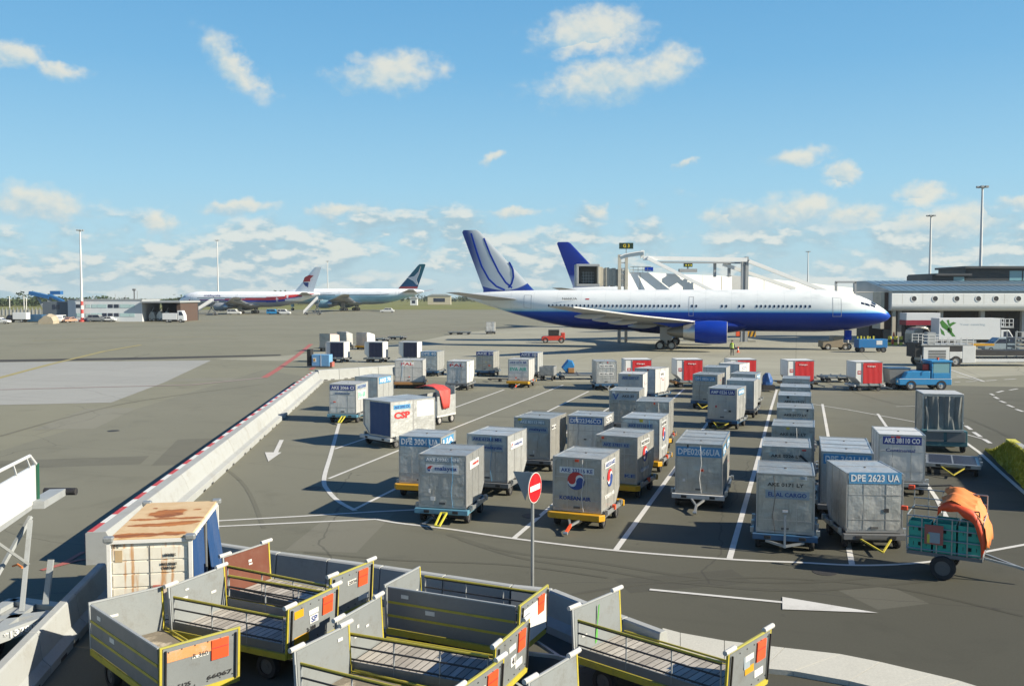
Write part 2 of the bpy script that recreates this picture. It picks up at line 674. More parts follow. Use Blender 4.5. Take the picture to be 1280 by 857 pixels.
M_LINE = paint('road_paint_white', (0.62, 0.61, 0.57), 0.7, dirt=0.5, scale=2.2, dirtcol=(0.22, 0.21, 0.19))
M_LINEY = paint('road_paint_yellow', (0.36, 0.30, 0.10), 0.7, dirt=0.9, scale=1.0, dirtcol=(0.20, 0.19, 0.15))
M_LINER = paint('road_paint_red', (0.40, 0.11, 0.085), 0.7, dirt=0.8, scale=0.8, dirtcol=(0.22, 0.17, 0.14))

M_LINEF = paint('road_paint_worn_red', (0.30, 0.235, 0.21), 0.7, dirt=0.8, scale=0.8, dirtcol=(0.25, 0.24, 0.21))


def sheet(name, pts, z, mat):
    mb = MB()
    mb.add([(p[0], p[1], z) for p in pts], [tuple(range(len(pts)))], mat)
    return structure(mb.build(name))


def sheet_px(name, pxs, z, mat):
    return sheet(name, [P(*p) for p in pxs], z, mat)


def flip_up(o):
    if o.data.polygons[0].normal.z < 0:
        o.data.flip_normals()
    return o


flip_up(sheet('ground', [(-1500, -60), (1500, -60), (1500, 1500), (-1500, 1500)], -0.06, M_FIELD))
flip_up(sheet('apron', [(-420, -40), (420, -40), (420, 425), (-420, 425)], 0.0, M_ASPH2))
flip_up(sheet_px('parking_lot', [(-250, 640), (60, 545), (330, 462), (400, 474), (470, 474), (700, 479), (1150, 481), (1300, 484), (1500, 600), (1500, 1300), (-400, 1300)], 0.004, M_ASPH))
flip_up(sheet_px('concrete_apron', [(265, 449), (352, 445), (520, 427), (582, 415), (700, 406), (1330, 404), (1330, 466), (1180, 474), (1000, 478), (700, 477), (500, 470), (420, 462), (395, 449.5), (350, 451)], 0.008, M_CONC))
flip_up(sheet_px('old_concrete_apron', [(-260, 458), (0, 452.6), (264, 450.3), (205, 478), (139, 503), (0, 506), (-260, 512)], 0.008, M_CONC2))

# dark strip that runs along the edge of the concrete
flip_up(sheet_px('dark_strip', [(-200, 452.6), (0, 449.6), (200, 446.2), (352, 442.9), (350, 444.3), (200, 448.7), (0, 452.2), (-200, 455.8)], 0.012, ground_mat('dark_ground', (0.045, 0.042, 0.038), (0.055, 0.05, 0.045))))


# repairs and drains in the asphalt
M_REP = ground_mat('asphalt_repair', (0.088, 0.086, 0.066), (0.104, 0.101, 0.078), wear=(1.36, 0.55))
M_REP2 = ground_mat('asphalt_repair_pale', (0.135, 0.131, 0.102), (0.150, 0.146, 0.114), wear=(1.30, 0.6))
for k, (cx, cy, w_, d_, a_, m_) in enumerate(((4.2, 22.2, 3.2, 1.1, 0.25, M_REP), (-5.0, 27.0, 2.0, 4.5, -0.1, M_REP2), (8.6, 21.0, 1.4, 1.4, 0.3, M_REP2), (-19.0, 38.0, 7.0, 2.0, 0.2, M_REP), (-24, 52, 3.0, 9.0, 0.15, M_REP2), (15.5, 33.0, 5.0, 1.5, 0.1, M_REP), (6.0, 55.0, 10.0, 1.8, 0.02, M_REP), (-30, 75, 14, 3.0, 0.12, M_REP2), (-14.5, 41.0, 2.0, 7.0, 0.2, M_REP))):
    c_, s_ = cos(a_), sin(a_)
    flip_up(sheet('asphalt_repair', [(cx + x * c_ - y * s_, cy + x * s_ + y * c_) for x, y in ((-w_ / 2, -d_ / 2), (w_ / 2, -d_ / 2), (w_ / 2, d_ / 2), (-w_ / 2, d_ / 2))], 0.0052 + 0.0002 * k, m_))
M_COVER = paint('iron_cover', (0.045, 0.042, 0.038), 0.7, 0.3, dirt=0.4, scale=9)
for k, (cx, cy) in enumerate(((7.9, 22.9), (-7.2, 33.0), (0.6, 28.8), (-20.5, 47.0), (12.8, 27.5))):
    mb = MB()
    mb.tube((cx, cy, 0.002), (cx, cy, 0.013), 0.30, M_COVER, 20)
    structure(mb.build('manhole_cover'))


# ------------------------------------------------------------------ painted markings
def ribbon(mb, pts, w, mat, z=0.012):
    n = len(pts)
    L, R = [], []
    for i in range(n):
        a = pts[max(i - 1, 0)]
        b = pts[min(i + 1, n - 1)]
        d = (b - a)
        d.z = 0
        d.normalize()
        nrm = Vector((-d.y, d.x, 0))
        L.append((pts[i].x + nrm.x * w / 2, pts[i].y + nrm.y * w / 2, z))
        R.append((pts[i].x - nrm.x * w / 2, pts[i].y - nrm.y * w / 2, z))
    for i in range(n - 1):
        mb.add([R[i], R[i + 1], L[i + 1], L[i]], [(0, 1, 2, 3)], mat)


def smooth_px(pts, k=6):
    """Catmull-Rom through photo points, put on the ground"""
    q = [P(*p) for p in pts]
    out = []
    for i in range(len(q) - 1):
        p0, p1, p2, p3 = q[max(i - 1, 0)], q[i], q[i + 1], q[min(i + 2, len(q) - 1)]
        for j in range(k):
            t = j / k
            out.append(0.5 * ((2 * p1) + (p2 - p0) * t + (2 * p0 - 5 * p1 + 4 * p2 - p3) * t * t + (3 * p1 - p0 - 3 * p2 + p3) * t ** 3))
    out.append(q[-1])
    return out


mk = MB()
W = 0.13
zz_ = [0.011]


def mark(pts, w=W, mat=None, curve=False):
    zz_[0] += 0.0002
    ribbon(mk, smooth_px(pts) if curve else [P(*p) for p in pts], w, mat or M_LINE, zz_[0])


# parking rows of the container stand
mark([(411, 598), (565, 536), (656, 500), (704, 481)])
mark([(418.5, 561), (480, 540)])
mark([(553, 515), (630, 487)])
mark([(444, 636), (492, 612), (560, 578), (691, 511), (736, 489)])
mark([(529, 655), (640, 580), (753, 515), (766, 507)])
mark([(642, 673), (690, 632), (843, 497), (855, 486)], 0.15)
mark([(770, 687), (842, 588), (905, 500), (915, 487)], 0.16)
mark([(912, 698), (943, 590), (964, 510), (971, 487)], 0.16)
mark([(1065, 706), (1050, 625), (1037, 555), (1028, 505)], 0.15)
mark([(1186, 652), (1170, 622), (1130, 565), (1097, 517)], 0.15)
mark([(557, 492), (585, 483)])
mark([(436, 526), (470, 512)], 0.1)
# the line round the stand
mark([(424, 529), (414, 566), (405, 599), (411, 614), (424, 627), (444, 638)], 0.17, curve=True)
mark([(470, 649), (500, 654), (560, 661), (642, 673), (770, 688), (912, 699), (1000, 703), (1068, 706.5), (1130, 705), (1185, 699), (1230, 690), (1290, 679)], 0.13, curve=True)
mark([(272, 651), (380, 645), (460, 640), (520, 637)], 0.13)
mark([(272, 658), (380, 653), (470, 649)], 0.13)
# along the long barrier
mark([(195, 640), (215, 622), (262, 575), (299, 537), (330, 508), (350, 492), (372, 481), (400, 476.5), (440, 473)], 0.15, curve=True)
# right hand side
mark([(1015, 505), (1060, 512), (1142, 527), (1190, 538), (1230, 549)], 0.11)
mark([(1120, 508), (1156, 507.5)], 0.1)
mark([(1196, 545), (1225, 566), (1252, 591), (1285, 620)], 0.16)
for a, b in (((1197, 525), (1203, 529)), ((1207, 532), (1214, 537)), ((1217, 540), (1226, 546)), ((1230, 549), (1238, 554)), ((1238, 492), (1242, 494)), ((1243, 496), (1248, 498.5)), ((1250, 501), (1257, 503.5)),
             ((1259, 506), (1267, 509)), ((1270, 511.5), (1279, 514.5)), ((1246, 490.5), (1254, 488.5)), ((1262, 487.5), (1272, 486)), ((1193, 477.5), (1200, 477.2)), ((1207, 477), (1221, 476.6)), ((1232, 476), (1246, 475)), ((1255, 474.4), (1270, 473.5))):
    mark([a, b], 0.2)
mark([(1188, 462), (1231, 477)], 0.16)
mark([(1196, 470), (1231, 477)], 0.16)
# arrows
mark([(352, 550), (344, 567)], 0.20)
mk.add([(p.x, p.y, 0.021) for p in (P(331, 565.5), P(352, 565.5), P(335.5, 577))], [(0, 1, 2)], M_LINE)
mark([(812, 737), (978, 753)], 0.125)
mk.add([(p.x, p.y, 0.0215) for p in (P(978, 746.5), P(978, 762), P(1098, 766.5))], [(0, 1, 2)], M_LINE)
mark([(-10, 846), (30, 800), (62, 762)], 0.14)
structure(mk.build('road_marking'))

mk = MB()
mark([(-30, 480), (60, 456), (130, 439), (176, 431)], 0.55, M_LINEY)
mark([(40, 426), (75, 424.3), (130, 423), (300, 420)], 0.30, M_LINEY)
mark([(620, 481), (700, 480.3), (770, 480)], 0.14, M_LINEY)
structure(mk.build('taxi_line'))
mk = MB()
mark([(52, 713), (100, 700), (140, 696)], 0.14, M_LINER)
mark([(52, 713), (80, 704), (104, 690)], 0.14, M_LINER)
mark([(330, 472), (345, 463), (372, 444), (389, 430)], 0.55, M_LINER)
mark([(0, 487), (120, 484), (240, 481), (330, 472)], 0.5, M_LINEF)
mark([(430, 425), (520, 416), (600, 411), (720, 407)], 0.4, M_LINEF)
mark([(388, 462), (405, 452), (414, 444)], 0.4, M_LINER)
structure(mk.build('red_line'))

mk = MB()
M_TYREM = ground_mat('tyre_rubber_marks', (0.090, 0.088, 0.067), (0.108, 0.105, 0.079), patch=0.2, tar=0.2, wear=(1.36, 0.55))
zz_[0] = 0.0085
rt = random.Random(21)
for pts, w in (([(560, 668), (640, 690), (740, 702), (860, 720), (1000, 728), (1180, 712)], 0.16), ([(575, 674), (650, 697), (745, 711), (860, 729), (1010, 738), (1190, 723)], 0.14),
               ([(700, 745), (820, 728), (960, 722), (1120, 735), (1280, 770)], 0.13), 
               ([(240, 560), (300, 600), (330, 660)], 0.14), ([(1010, 470), (1100, 500), (1200, 520), (1290, 560)], 0.2), ([(30, 430), (200, 425), (420, 418), (640, 400)], 0.5), ([(0, 415), (180, 408), (400, 405), (600, 395)], 0.5),
               ([(560, 456), (700, 462), (860, 466), (1040, 470)], 0.3), ([(380, 690), (500, 700), (640, 706), (760, 722)], 0.12), ([(0, 545), (90, 520), (180, 500), (330, 480)], 0.22)):
    mark(pts, w, M_TYREM, True)
structure(mk.build('tyre_mark'))

# pale concrete kerb strip that sweeps round at the foot of the picture
kp = [(828, 790), (850, 796), (905, 806), (980, 815), (1050, 823), (1100, 833), (1165, 848.5), (1198, 856.5), (1260, 876)]
kq = [(828, 812), (850, 822), (905, 832), (954, 841), (991, 844.5), (1061, 857), (1110, 869), (1140, 880), (1200, 900)]
mb = MB()
top = 0.10
for i in range(len(kp) - 1):
    a, b, c, d = P(*kp[i]), P(*kp[i + 1]), P(*kq[i + 1]), P(*kq[i])
    f = 0.012
    a2, d2 = a + (b - a) * f, d + (c - d) * f
    mb.add([(p.x, p.y, z) for z in (0.0, top) for p in (a2, b, c, d2)], [(4, 5, 6, 7), (0, 1, 5, 4), (1, 2, 6, 5), (2, 3, 7, 6), (3, 0, 4, 7)], M_PAVE)
structure(mb.build('kerb'))

# ------------------------------------------------------------------ concrete barriers
M_BAR = paint('barrier_concrete', (0.37, 0.385, 0.378), 0.85, dirt=0.55, scale=1.6, bump=0.3, dirtcol=(0.20, 0.18, 0.14), vary=0.06)
M_RED = paint('red_paint', (0.52, 0.045, 0.04), 0.55, dirt=0.45, scale=2.5, dirtcol=(0.35, 0.25, 0.2))
M_WHITE = paint('white_paint', (0.74, 0.73, 0.69), 0.5, dirt=0.3, scale=2.0, dirtcol=(0.35, 0.30, 0.24))
M_DARK = paint('dark_steel', (0.030, 0.030, 0.032), 0.6, 0.2, dirt=0.3)
M_STEEL = paint('galvanised', (0.42, 0.44, 0.44), 0.42, 0.6, dirt=0.4, scale=4)
M_STEELP = paint('grey_paint', (0.34, 0.36, 0.365), 0.5, 0.0, dirt=0.4, scale=3)

BIG = [(0.46, 0.0), (0.46, 0.84), (0.40, 0.88), (-0.06, 0.88), (-0.20, 0.62), (-0.30, 0.30), (-0.52, 0.24), (-0.52, 0.0)]
SLIM = [(0.30, 0.0), (0.30, 0.16), (0.16, 0.30), (0.10, 0.78), (0.07, 0.81), (-0.07, 0.81), (-0.10, 0.78), (-0.16, 0.30), (-0.30, 0.16), (-0.30, 0.0)]


def barrier_mesh(prof, L, slots=2):
    mb = MB()
    mb.prism(prof, 'x', 0.012, L - 0.012, M_BAR)
    for k in range(slots):                                  # lifting slots at the foot
        x = L * (k + 1) / (slots + 1)
        y = prof[-1][0]
        mb.box(x - 0.18, x + 0.18, y - 0.004, y + 0.10, 0.0, 0.075, M_DARK)
    return mb


def barrier_run(a, b, prof, n, label, group, painted=False):
    """n elements standing end to end from a to b"""
    d = (b - a)
    d.z = 0
    L = d.length / n
    rz = atan2(d.y, d.x)
    d.normalize()
    first = None
    for i in range(n):
        loc = a + d * (L * i)
        loc.z = 0
        if first is None:
            first = thing('concrete_barrier', label, 'barrier', loc, rz, group)
            barrier_mesh(prof, L).build('barrier_body', first, bevel=0.012)
            if painted:
                k = max(2, int(round(L / 1.0)))
                k += k % 2
                e = MB()
                for j in range(k):
                    m = M_RED if j % 2 == 0 else M_WHITE
                    x0, x1 = L * j / k + 0.02, L * (j + 1) / k
                    y = prof[1][0]
                    e.box(x0, x1, y - 0.20, y - 0.06, 0.879, 0.885, m)
                    e.box(x0, x1, y + 0.001, y + 0.006, 0.30, 0.835, m)
                e.build('painted_edge', first)
        else:
            duplicate(first, label, loc, rz, group)
    return first


la = P(130, 706)
ld = P(400, 479)
lb = P(402, 476.5)
f = barrier_run(la, P(396, 478), BIG, 13, 'wide concrete barrier element with a red and white painted edge beside the white line', 'barrier elements with red and white edge', True)
barrier_run(P(396, 475.5), P(494, 468.5), [(0.30, 0.0), (0.30, 0.82), (0.26, 0.86), (-0.20, 0.86), (-0.26, 0.82), (-0.32, 0.0)], 4, 'plain pale concrete barrier element behind the white containers at the far end of the stand', 'plain barrier elements at the far end')
mb = MB()
barrier_run(P(-20, 915), P(128, 746), SLIM, 3, 'stained grey jersey barrier element beside the rusty white container and the grey boarding stairs', 'jersey barrier elements by the stairs')


def top_run(pxs, n, label, group):
    pts = [P(px, py, 0.81) for px, py in pxs]
    for i in range(len(pts) - 1):
        barrier_run(pts[i + 1], pts[i], SLIM, n[i], label, group)


top_run([(262, 677), (349, 690), (478, 707), (640, 731)], (1, 2, 2), 'slim concrete barrier element standing behind the row of open baggage carts', 'slim barrier elements behind the carts')
top_run([(640, 731), (690, 736)], (1,), 'short concrete barrier element at the foot of the no entry sign', None)
top_run([(690, 736), (738, 755), (830, 789)], (1, 2), 'slim concrete barrier element running down towards the pale kerb', 'slim barrier elements towards the kerb')

# ------------------------------------------------------------------ shared materials of the equipment
M_ALU = aluminium('sheet_aluminium')
M_ALUD = aluminium('sheet_aluminium_dull', (0.43, 0.425, 0.39), 0.56, 0.40, 0.5, 0.6)
M_ALUW = aluminium('sheet_pale', (0.55, 0.55, 0.53), 0.2, 0.5, 0.3, 0.25)
M_EXTR = paint('extruded_edge', (0.50, 0.50, 0.49), 0.38, 0.6, dirt=0.35, scale=5)
M_SHADOWGAP = paint('seam', (0.10, 0.10, 0.10), 0.7, dirt=0.2)
M_TYRE = paint('rubber', (0.022, 0.022, 0.024), 0.8, dirt=0.35, scale=6)
M_RIM = paint('wheel_rim', (0.45, 0.44, 0.42), 0.5, 0.2, dirt=0.5, scale=8)
M_RIMD = paint('wheel_rim_dark', (0.13, 0.13, 0.13), 0.6, 0.2, dirt=0.5, scale=8)
M_YEL = paint('yellow_paint', (0.62, 0.32, 0.008), 0.5, dirt=0.4, scale=3, dirtcol=(0.16, 0.11, 0.03))
M_YELG = paint('worn_yellow_paint', (0.48, 0.40, 0.04), 0.55, dirt=0.7, scale=5, dirtcol=(0.13, 0.12, 0.06))
M_BLUEL = paint('light_blue_paint', (0.10, 0.26, 0.36), 0.5, dirt=0.5, scale=4)
M_BLUED = paint('dark_blue_paint', (0.03, 0.10, 0.20), 0.5, dirt=0.4, scale=4)
M_ORBR = paint('rust_orange_paint', (0.32, 0.16, 0.05), 0.65, dirt=0.6, scale=4)
M_GREYF = paint('grey_frame', (0.17, 0.176, 0.18), 0.5, 0.2, dirt=0.45, scale=5)
M_WHITEF = paint('white_frame', (0.56, 0.56, 0.54), 0.5, dirt=0.5, scale=4)
M_ROLL = paint('roller', (0.20, 0.205, 0.21), 0.35, 0.7, dirt=0.3)
M_PLW = paint('plate_white', (0.72, 0.72, 0.70), 0.4, dirt=0.25, scale=6, dirtcol=(0.4, 0.38, 0.33))
M_PLB = paint('plate_blue', (0.035, 0.13, 0.36), 0.4, dirt=0.35, scale=6, dirtcol=(0.15, 0.2, 0.3))
M_PLBL = paint('plate_light_blue', (0.08, 0.28, 0.50), 0.4, dirt=0.45, scale=6, dirtcol=(0.2, 0.25, 0.3))
M_PLN = paint('plate_navy', (0.022, 0.045, 0.25), 0.4, dirt=0.3, scale=6, dirtcol=(0.1, 0.12, 0.2))
M_PLF = paint('plate_faded', (0.30, 0.36, 0.40), 0.5, dirt=0.6, scale=7, dirtcol=(0.22, 0.22, 0.21))
M_TXW = paint('letter_white', (0.80, 0.80, 0.78), 0.45, dirt=0.1)
M_TXB = paint('letter_blue', (0.02, 0.06, 0.24), 0.45, dirt=0.1)
M_TXK = paint('letter_dark', (0.035, 0.035, 0.038), 0.5, dirt=0.1)
M_TXR = paint('letter_red', (0.50, 0.03, 0.03), 0.45, dirt=0.1)
M_GREEN = paint('green_print', (0.05, 0.42, 0.30), 0.45, dirt=0.2)
M_CURTR = paint('red_curtain', (0.50, 0.004, 0.009), 0.65, dirt=0.3, scale=2, dirtcol=(0.34, 0.006, 0.010), bump=0.15)
M_CURTB = paint('blue_curtain', (0.014, 0.058, 0.17), 0.6, dirt=0.4, scale=3, bump=0.5, dirtcol=(0.03, 0.05, 0.12))
M_CURTN = paint('navy_curtain', (0.012, 0.018, 0.055), 0.6, dirt=0.3, scale=3, bump=0.5)
M_ORANGE = paint('orange_tarp', (0.76, 0.235, 0.06), 0.6, dirt=0.3, scale=2.2, bump=0.5, dirtcol=(0.60, 0.20, 0.06))
M_ORRED = paint('orange_red', (0.80, 0.085, 0.02), 0.55, dirt=0.2, scale=3, dirtcol=(0.5, 0.1, 0.04))
M_REDT = paint('red_tarp', (0.62, 0.075, 0.06), 0.6, dirt=0.3, scale=2.2, bump=0.5, dirtcol=(0.4, 0.06, 0.05))

M_YELY_ = paint('yellow_sticker', (0.62, 0.50, 0.05), 0.5, dirt=0.3)
HB = 0.505          # height of a dolly deck
CW = 1.53
_SHELL = {}


VAR = random.Random(77)


def shell_meshes(w, depth, h, cut, mat, var=0):
    """skin, edge bars and door sheet of a lower-deck container, shared between all of one size"""
    key = (w, depth, h, cut, mat.name, var)
    if key in _SHELL:
        return _SHELL[key]
    cy, cz = cut
    prof = [(0.0, 0.0), (depth - cy, 0.0), (depth, cz), (depth, h), (0.0, h)]
    a = MB()
    ins = 0.012
    # skin, a little domed on the roof
    n = 7
    a.prism([(0.0, 0.0), (depth - cy, 0.0), (depth, cz), (depth, h - 0.02), (depth * 0.5, h - 0.008), (0.0, h - 0.02)], 'x', -w / 2 + ins, w / 2 - ins, mat)
    e = MB()
    t = 0.035
    for x in (-w / 2 + t / 2, w / 2 - t / 2):
        pts = [(x, p[0], p[1]) for p in prof]
        pts = [(x, min(max(p[1], t / 2 - 0.012), depth - t / 2 + 0.012), min(max(p[2], t / 2), h - t / 2)) for p in pts]
        for i in range(len(pts)):
            e.bar(pts[i], pts[(i + 1) % len(pts)], t, t, M_EXTR, up=(1, 0, 0))
    for p in prof:
        y = min(max(p[0], t / 2 - 0.012), depth - t / 2 + 0.012)
        z = min(max(p[1], t / 2), h - t / 2)
        e.bar((-w / 2 + t, y, z), (w / 2 - t, y, z), t * 0.9, t * 0.9, M_EXTR)
    # base pallet edge and corner gussets
    e.box(-w / 2, w / 2, -0.02, depth - cy, -0.004, 0.045, M_EXTR)
    for x in (-1, 1):
        for z in (0.09, h - 0.12):
            e.add([(x * (w / 2 - 0.03), -0.021, z - 0.06), (x * (w / 2 - 0.03), -0.021, z + 0.06), (x * (w / 2 - 0.15), -0.021, z + (0.06 if z > 0.5 else -0.06))], [(0, 1, 2)], M_EXTR)
    # seam ribs on the sides and the roof
    for s in (-1, 1):
        for y in (depth * 0.36, depth * 0.70):
            e.bar((s * (w / 2 - 0.008), y, 0.05), (s * (w / 2 - 0.008), y, h - 0.05), 0.012, 0.03, M_EXTR, up=(0, 1, 0))
    e.box(-w / 2 + 0.04, w / 2 - 0.04, depth * 0.52, depth * 0.52 + 0.03, h - 0.012, h + 0.003, M_EXTR)
    # the small lifting eye in the middle of the roof
    e.tube((0, depth * 0.45, h - 0.012), (0, depth * 0.45, h + 0.012), 0.035, M_SHADOWGAP, 8)
    d = MB()
    # the door sheet is a thin skin that has been knocked about: bulges and dents
    N = 14
    rv = random.Random(var * 13 + int(depth * 100))
    blobs = [(rv.uniform(-.6, .6), rv.uniform(.2, 1.4), rv.uniform(.10, .30), rv.uniform(-.016, .012)) for _ in range(9)]
    gv = []
    for i in range(N + 1):
        for j in range(N + 1):
            x = -w / 2 + 0.06 + (w - 0.12) * i / N
            z = 0.07 + (h - 0.13) * j / N
            b_ = sum(a * math.exp(-((x - cx) ** 2 + (z - cz) ** 2) / (r * r)) for cx, cz, r, a in blobs)
            edge = min(i, N - i, j, N - j) / 3
            gv.append((x, -0.010 + b_ * min(1, edge), z))
    d.add(gv, [(i * (N + 1) + j, (i + 1) * (N + 1) + j, (i + 1) * (N + 1) + j + 1, i * (N + 1) + j + 1) for i in range(N) for j in range(N)], mat)
    for z in (0.34, 1.02):
        d.box(-w / 2 + 0.07, w / 2 - 0.07, -0.018, -0.011, z, z + 0.022, M_EXTR)
    for x in (-0.30, 0.30):
        d.box(x - 0.012, x + 0.012, -0.017, -0.011, 0.08, h - 0.08, M_EXTR)
    d.box(-0.10, 0.10, -0.030, -0.011, 0.10, 0.16, M_SHADOWGAP)
    out = []
    for mb in (a, e, d):
        o = mb.build('tmp', smooth=(mb is d))
        out.append(o.data)
        bpy.data.objects.remove(o)
    out = tuple(out)
    _SHELL[key] = out
    return out


def taegeuk():
    N = 20
    red, blue = [], []

    def arc(cx, cy, r, a0, a1, n=N):
        return [(cx + r * cos(radians(a0 + (a1 - a0) * i / n)), cy + r * sin(radians(a0 + (a1 - a0) * i / n))) for i in range(n + 1)]
    t = -25
    red = arc(0, 0, 1, 18, 190) + arc(-0.48, 0.02, 0.42, 185, 350) + arc(0.42, 0.22, 0.46, 200, 30)
    blue = [(-x, -y) for x, y in red]
    disc = arc(0, 0, 1.0, 0, 350)
    return [(disc, M_PLW), (red, M_TXR), (blue, M_TXB)]


KITE = [([(-1, -0.1), (-0.7, 0.55), (0.1, 0.9), (0.9, 0.8), (0.3, 0.35), (0.25, -0.05)], M_TXR), ([(-1, -0.2), (0.0, -0.2), (-0.1, -0.9), (-0.6, -0.7)], M_TXB)]


def container(label, at, rz, depth=2.0, w=CW, h=1.63, cut=(0.44, 0.46), mat=None, group='cargo containers parked on the stand', base=HB):
    t = thing('cargo_container', label, 'cargo container', (at.x, at.y, base), rz, group)
    s, e, d = shell_meshes(w, depth, h, cut, mat or M_ALU, VAR.randrange(3))
    put(s, 'shell', t)
    put(e, 'edge_frame', t)
    put(d, 'door_panel', t)
    t['dims'] = (w, depth, h)
    # odd stickers, tape and a lashing strap, different on every box
    for k in range(VAR.choice((1, 2, 3))):
        m = VAR.choice((M_PLW, M_PLW, M_PLF, M_TXR, M_YELY_, M_ORRED, M_TXK))
        x, z = VAR.uniform(-0.58, 0.58), VAR.choice((VAR.uniform(0.2, 0.8), VAR.uniform(0.2, 0.8), h - 0.09))
        plate('front', Vector((x, -0.027, z)), VAR.uniform(0.05, 0.15), VAR.uniform(0.04, 0.12), m, t, 'sticker', t=0.01)
    for k in range(VAR.choice((0, 1, 2, 3))):
        m = VAR.choice((M_PLW, M_PLF, M_PLW, M_TXR))
        plate('right', Vector((w / 2 + 0.004, VAR.uniform(0.2, depth - 0.3), VAR.uniform(0.6, h - 0.12))), VAR.uniform(0.05, 0.14), VAR.uniform(0.05, 0.10), m, t, 'sticker')
    if VAR.random() < 0.4:
        x = VAR.uniform(-0.55, 0.55)
        MB().path([(x, -0.03, h - 0.05), (x + 0.04, -0.036, h * 0.6), (x - 0.02, -0.034, h * 0.3), (x + 0.05, -0.06, 0.02)], 0.008, VAR.choice((M_PLW, M_TXK, M_PLBL)), 5).build('strap', t)
    return t


def code(t, body, style='wb', face='front', z=None, w=None, h=0.13, dy=0.0, name='code_plate'):
    W_, D_, H_ = t['dims']
    bg, fg = {'wb': (M_PLB, M_TXW), 'wl': (M_PLBL, M_TXW), 'wn': (M_PLN, M_TXW), 'bw': (M_PLW, M_TXB), 'kw': (M_PLW, M_TXK), 'bf': (M_PLF, M_TXB), 'wf': (M_PLF, M_TXW),
              'rw': (M_PLW, M_TXR), 'k': (None, M_TXK), 'b': (None, M_TXB), 'w': (None, M_TXW), 'gw': (M_PLW, M_GREEN)}[style]
    span = W_ if face == 'front' else D_
    w = w or span * 0.82
    z = z if z is not None else H_ - 0.22
    if face == 'front':
        c = Vector((dy, -0.0215, z))
    elif face == 'right':
        c = Vector((W_ / 2 + 0.004, D_ * 0.46 + dy, z))
    else:
        c = Vector((-W_ / 2 - 0.004, D_ * 0.46 + dy, z))
    par = t
    if bg is not None:
        p = plate(face, c, w, h * 1.55, bg, t, name)
        p_off = FACE[face] @ Vector((0, 0, 0.005))
        lettering(body, face, p_off, w * 0.92, h, fg, p)
    else:
        lettering(body, face, c, w, h, fg, t)


# ------------------------------------------------------------------ dollies
_DOLLY = {}
DG = 'container dollies on the stand'


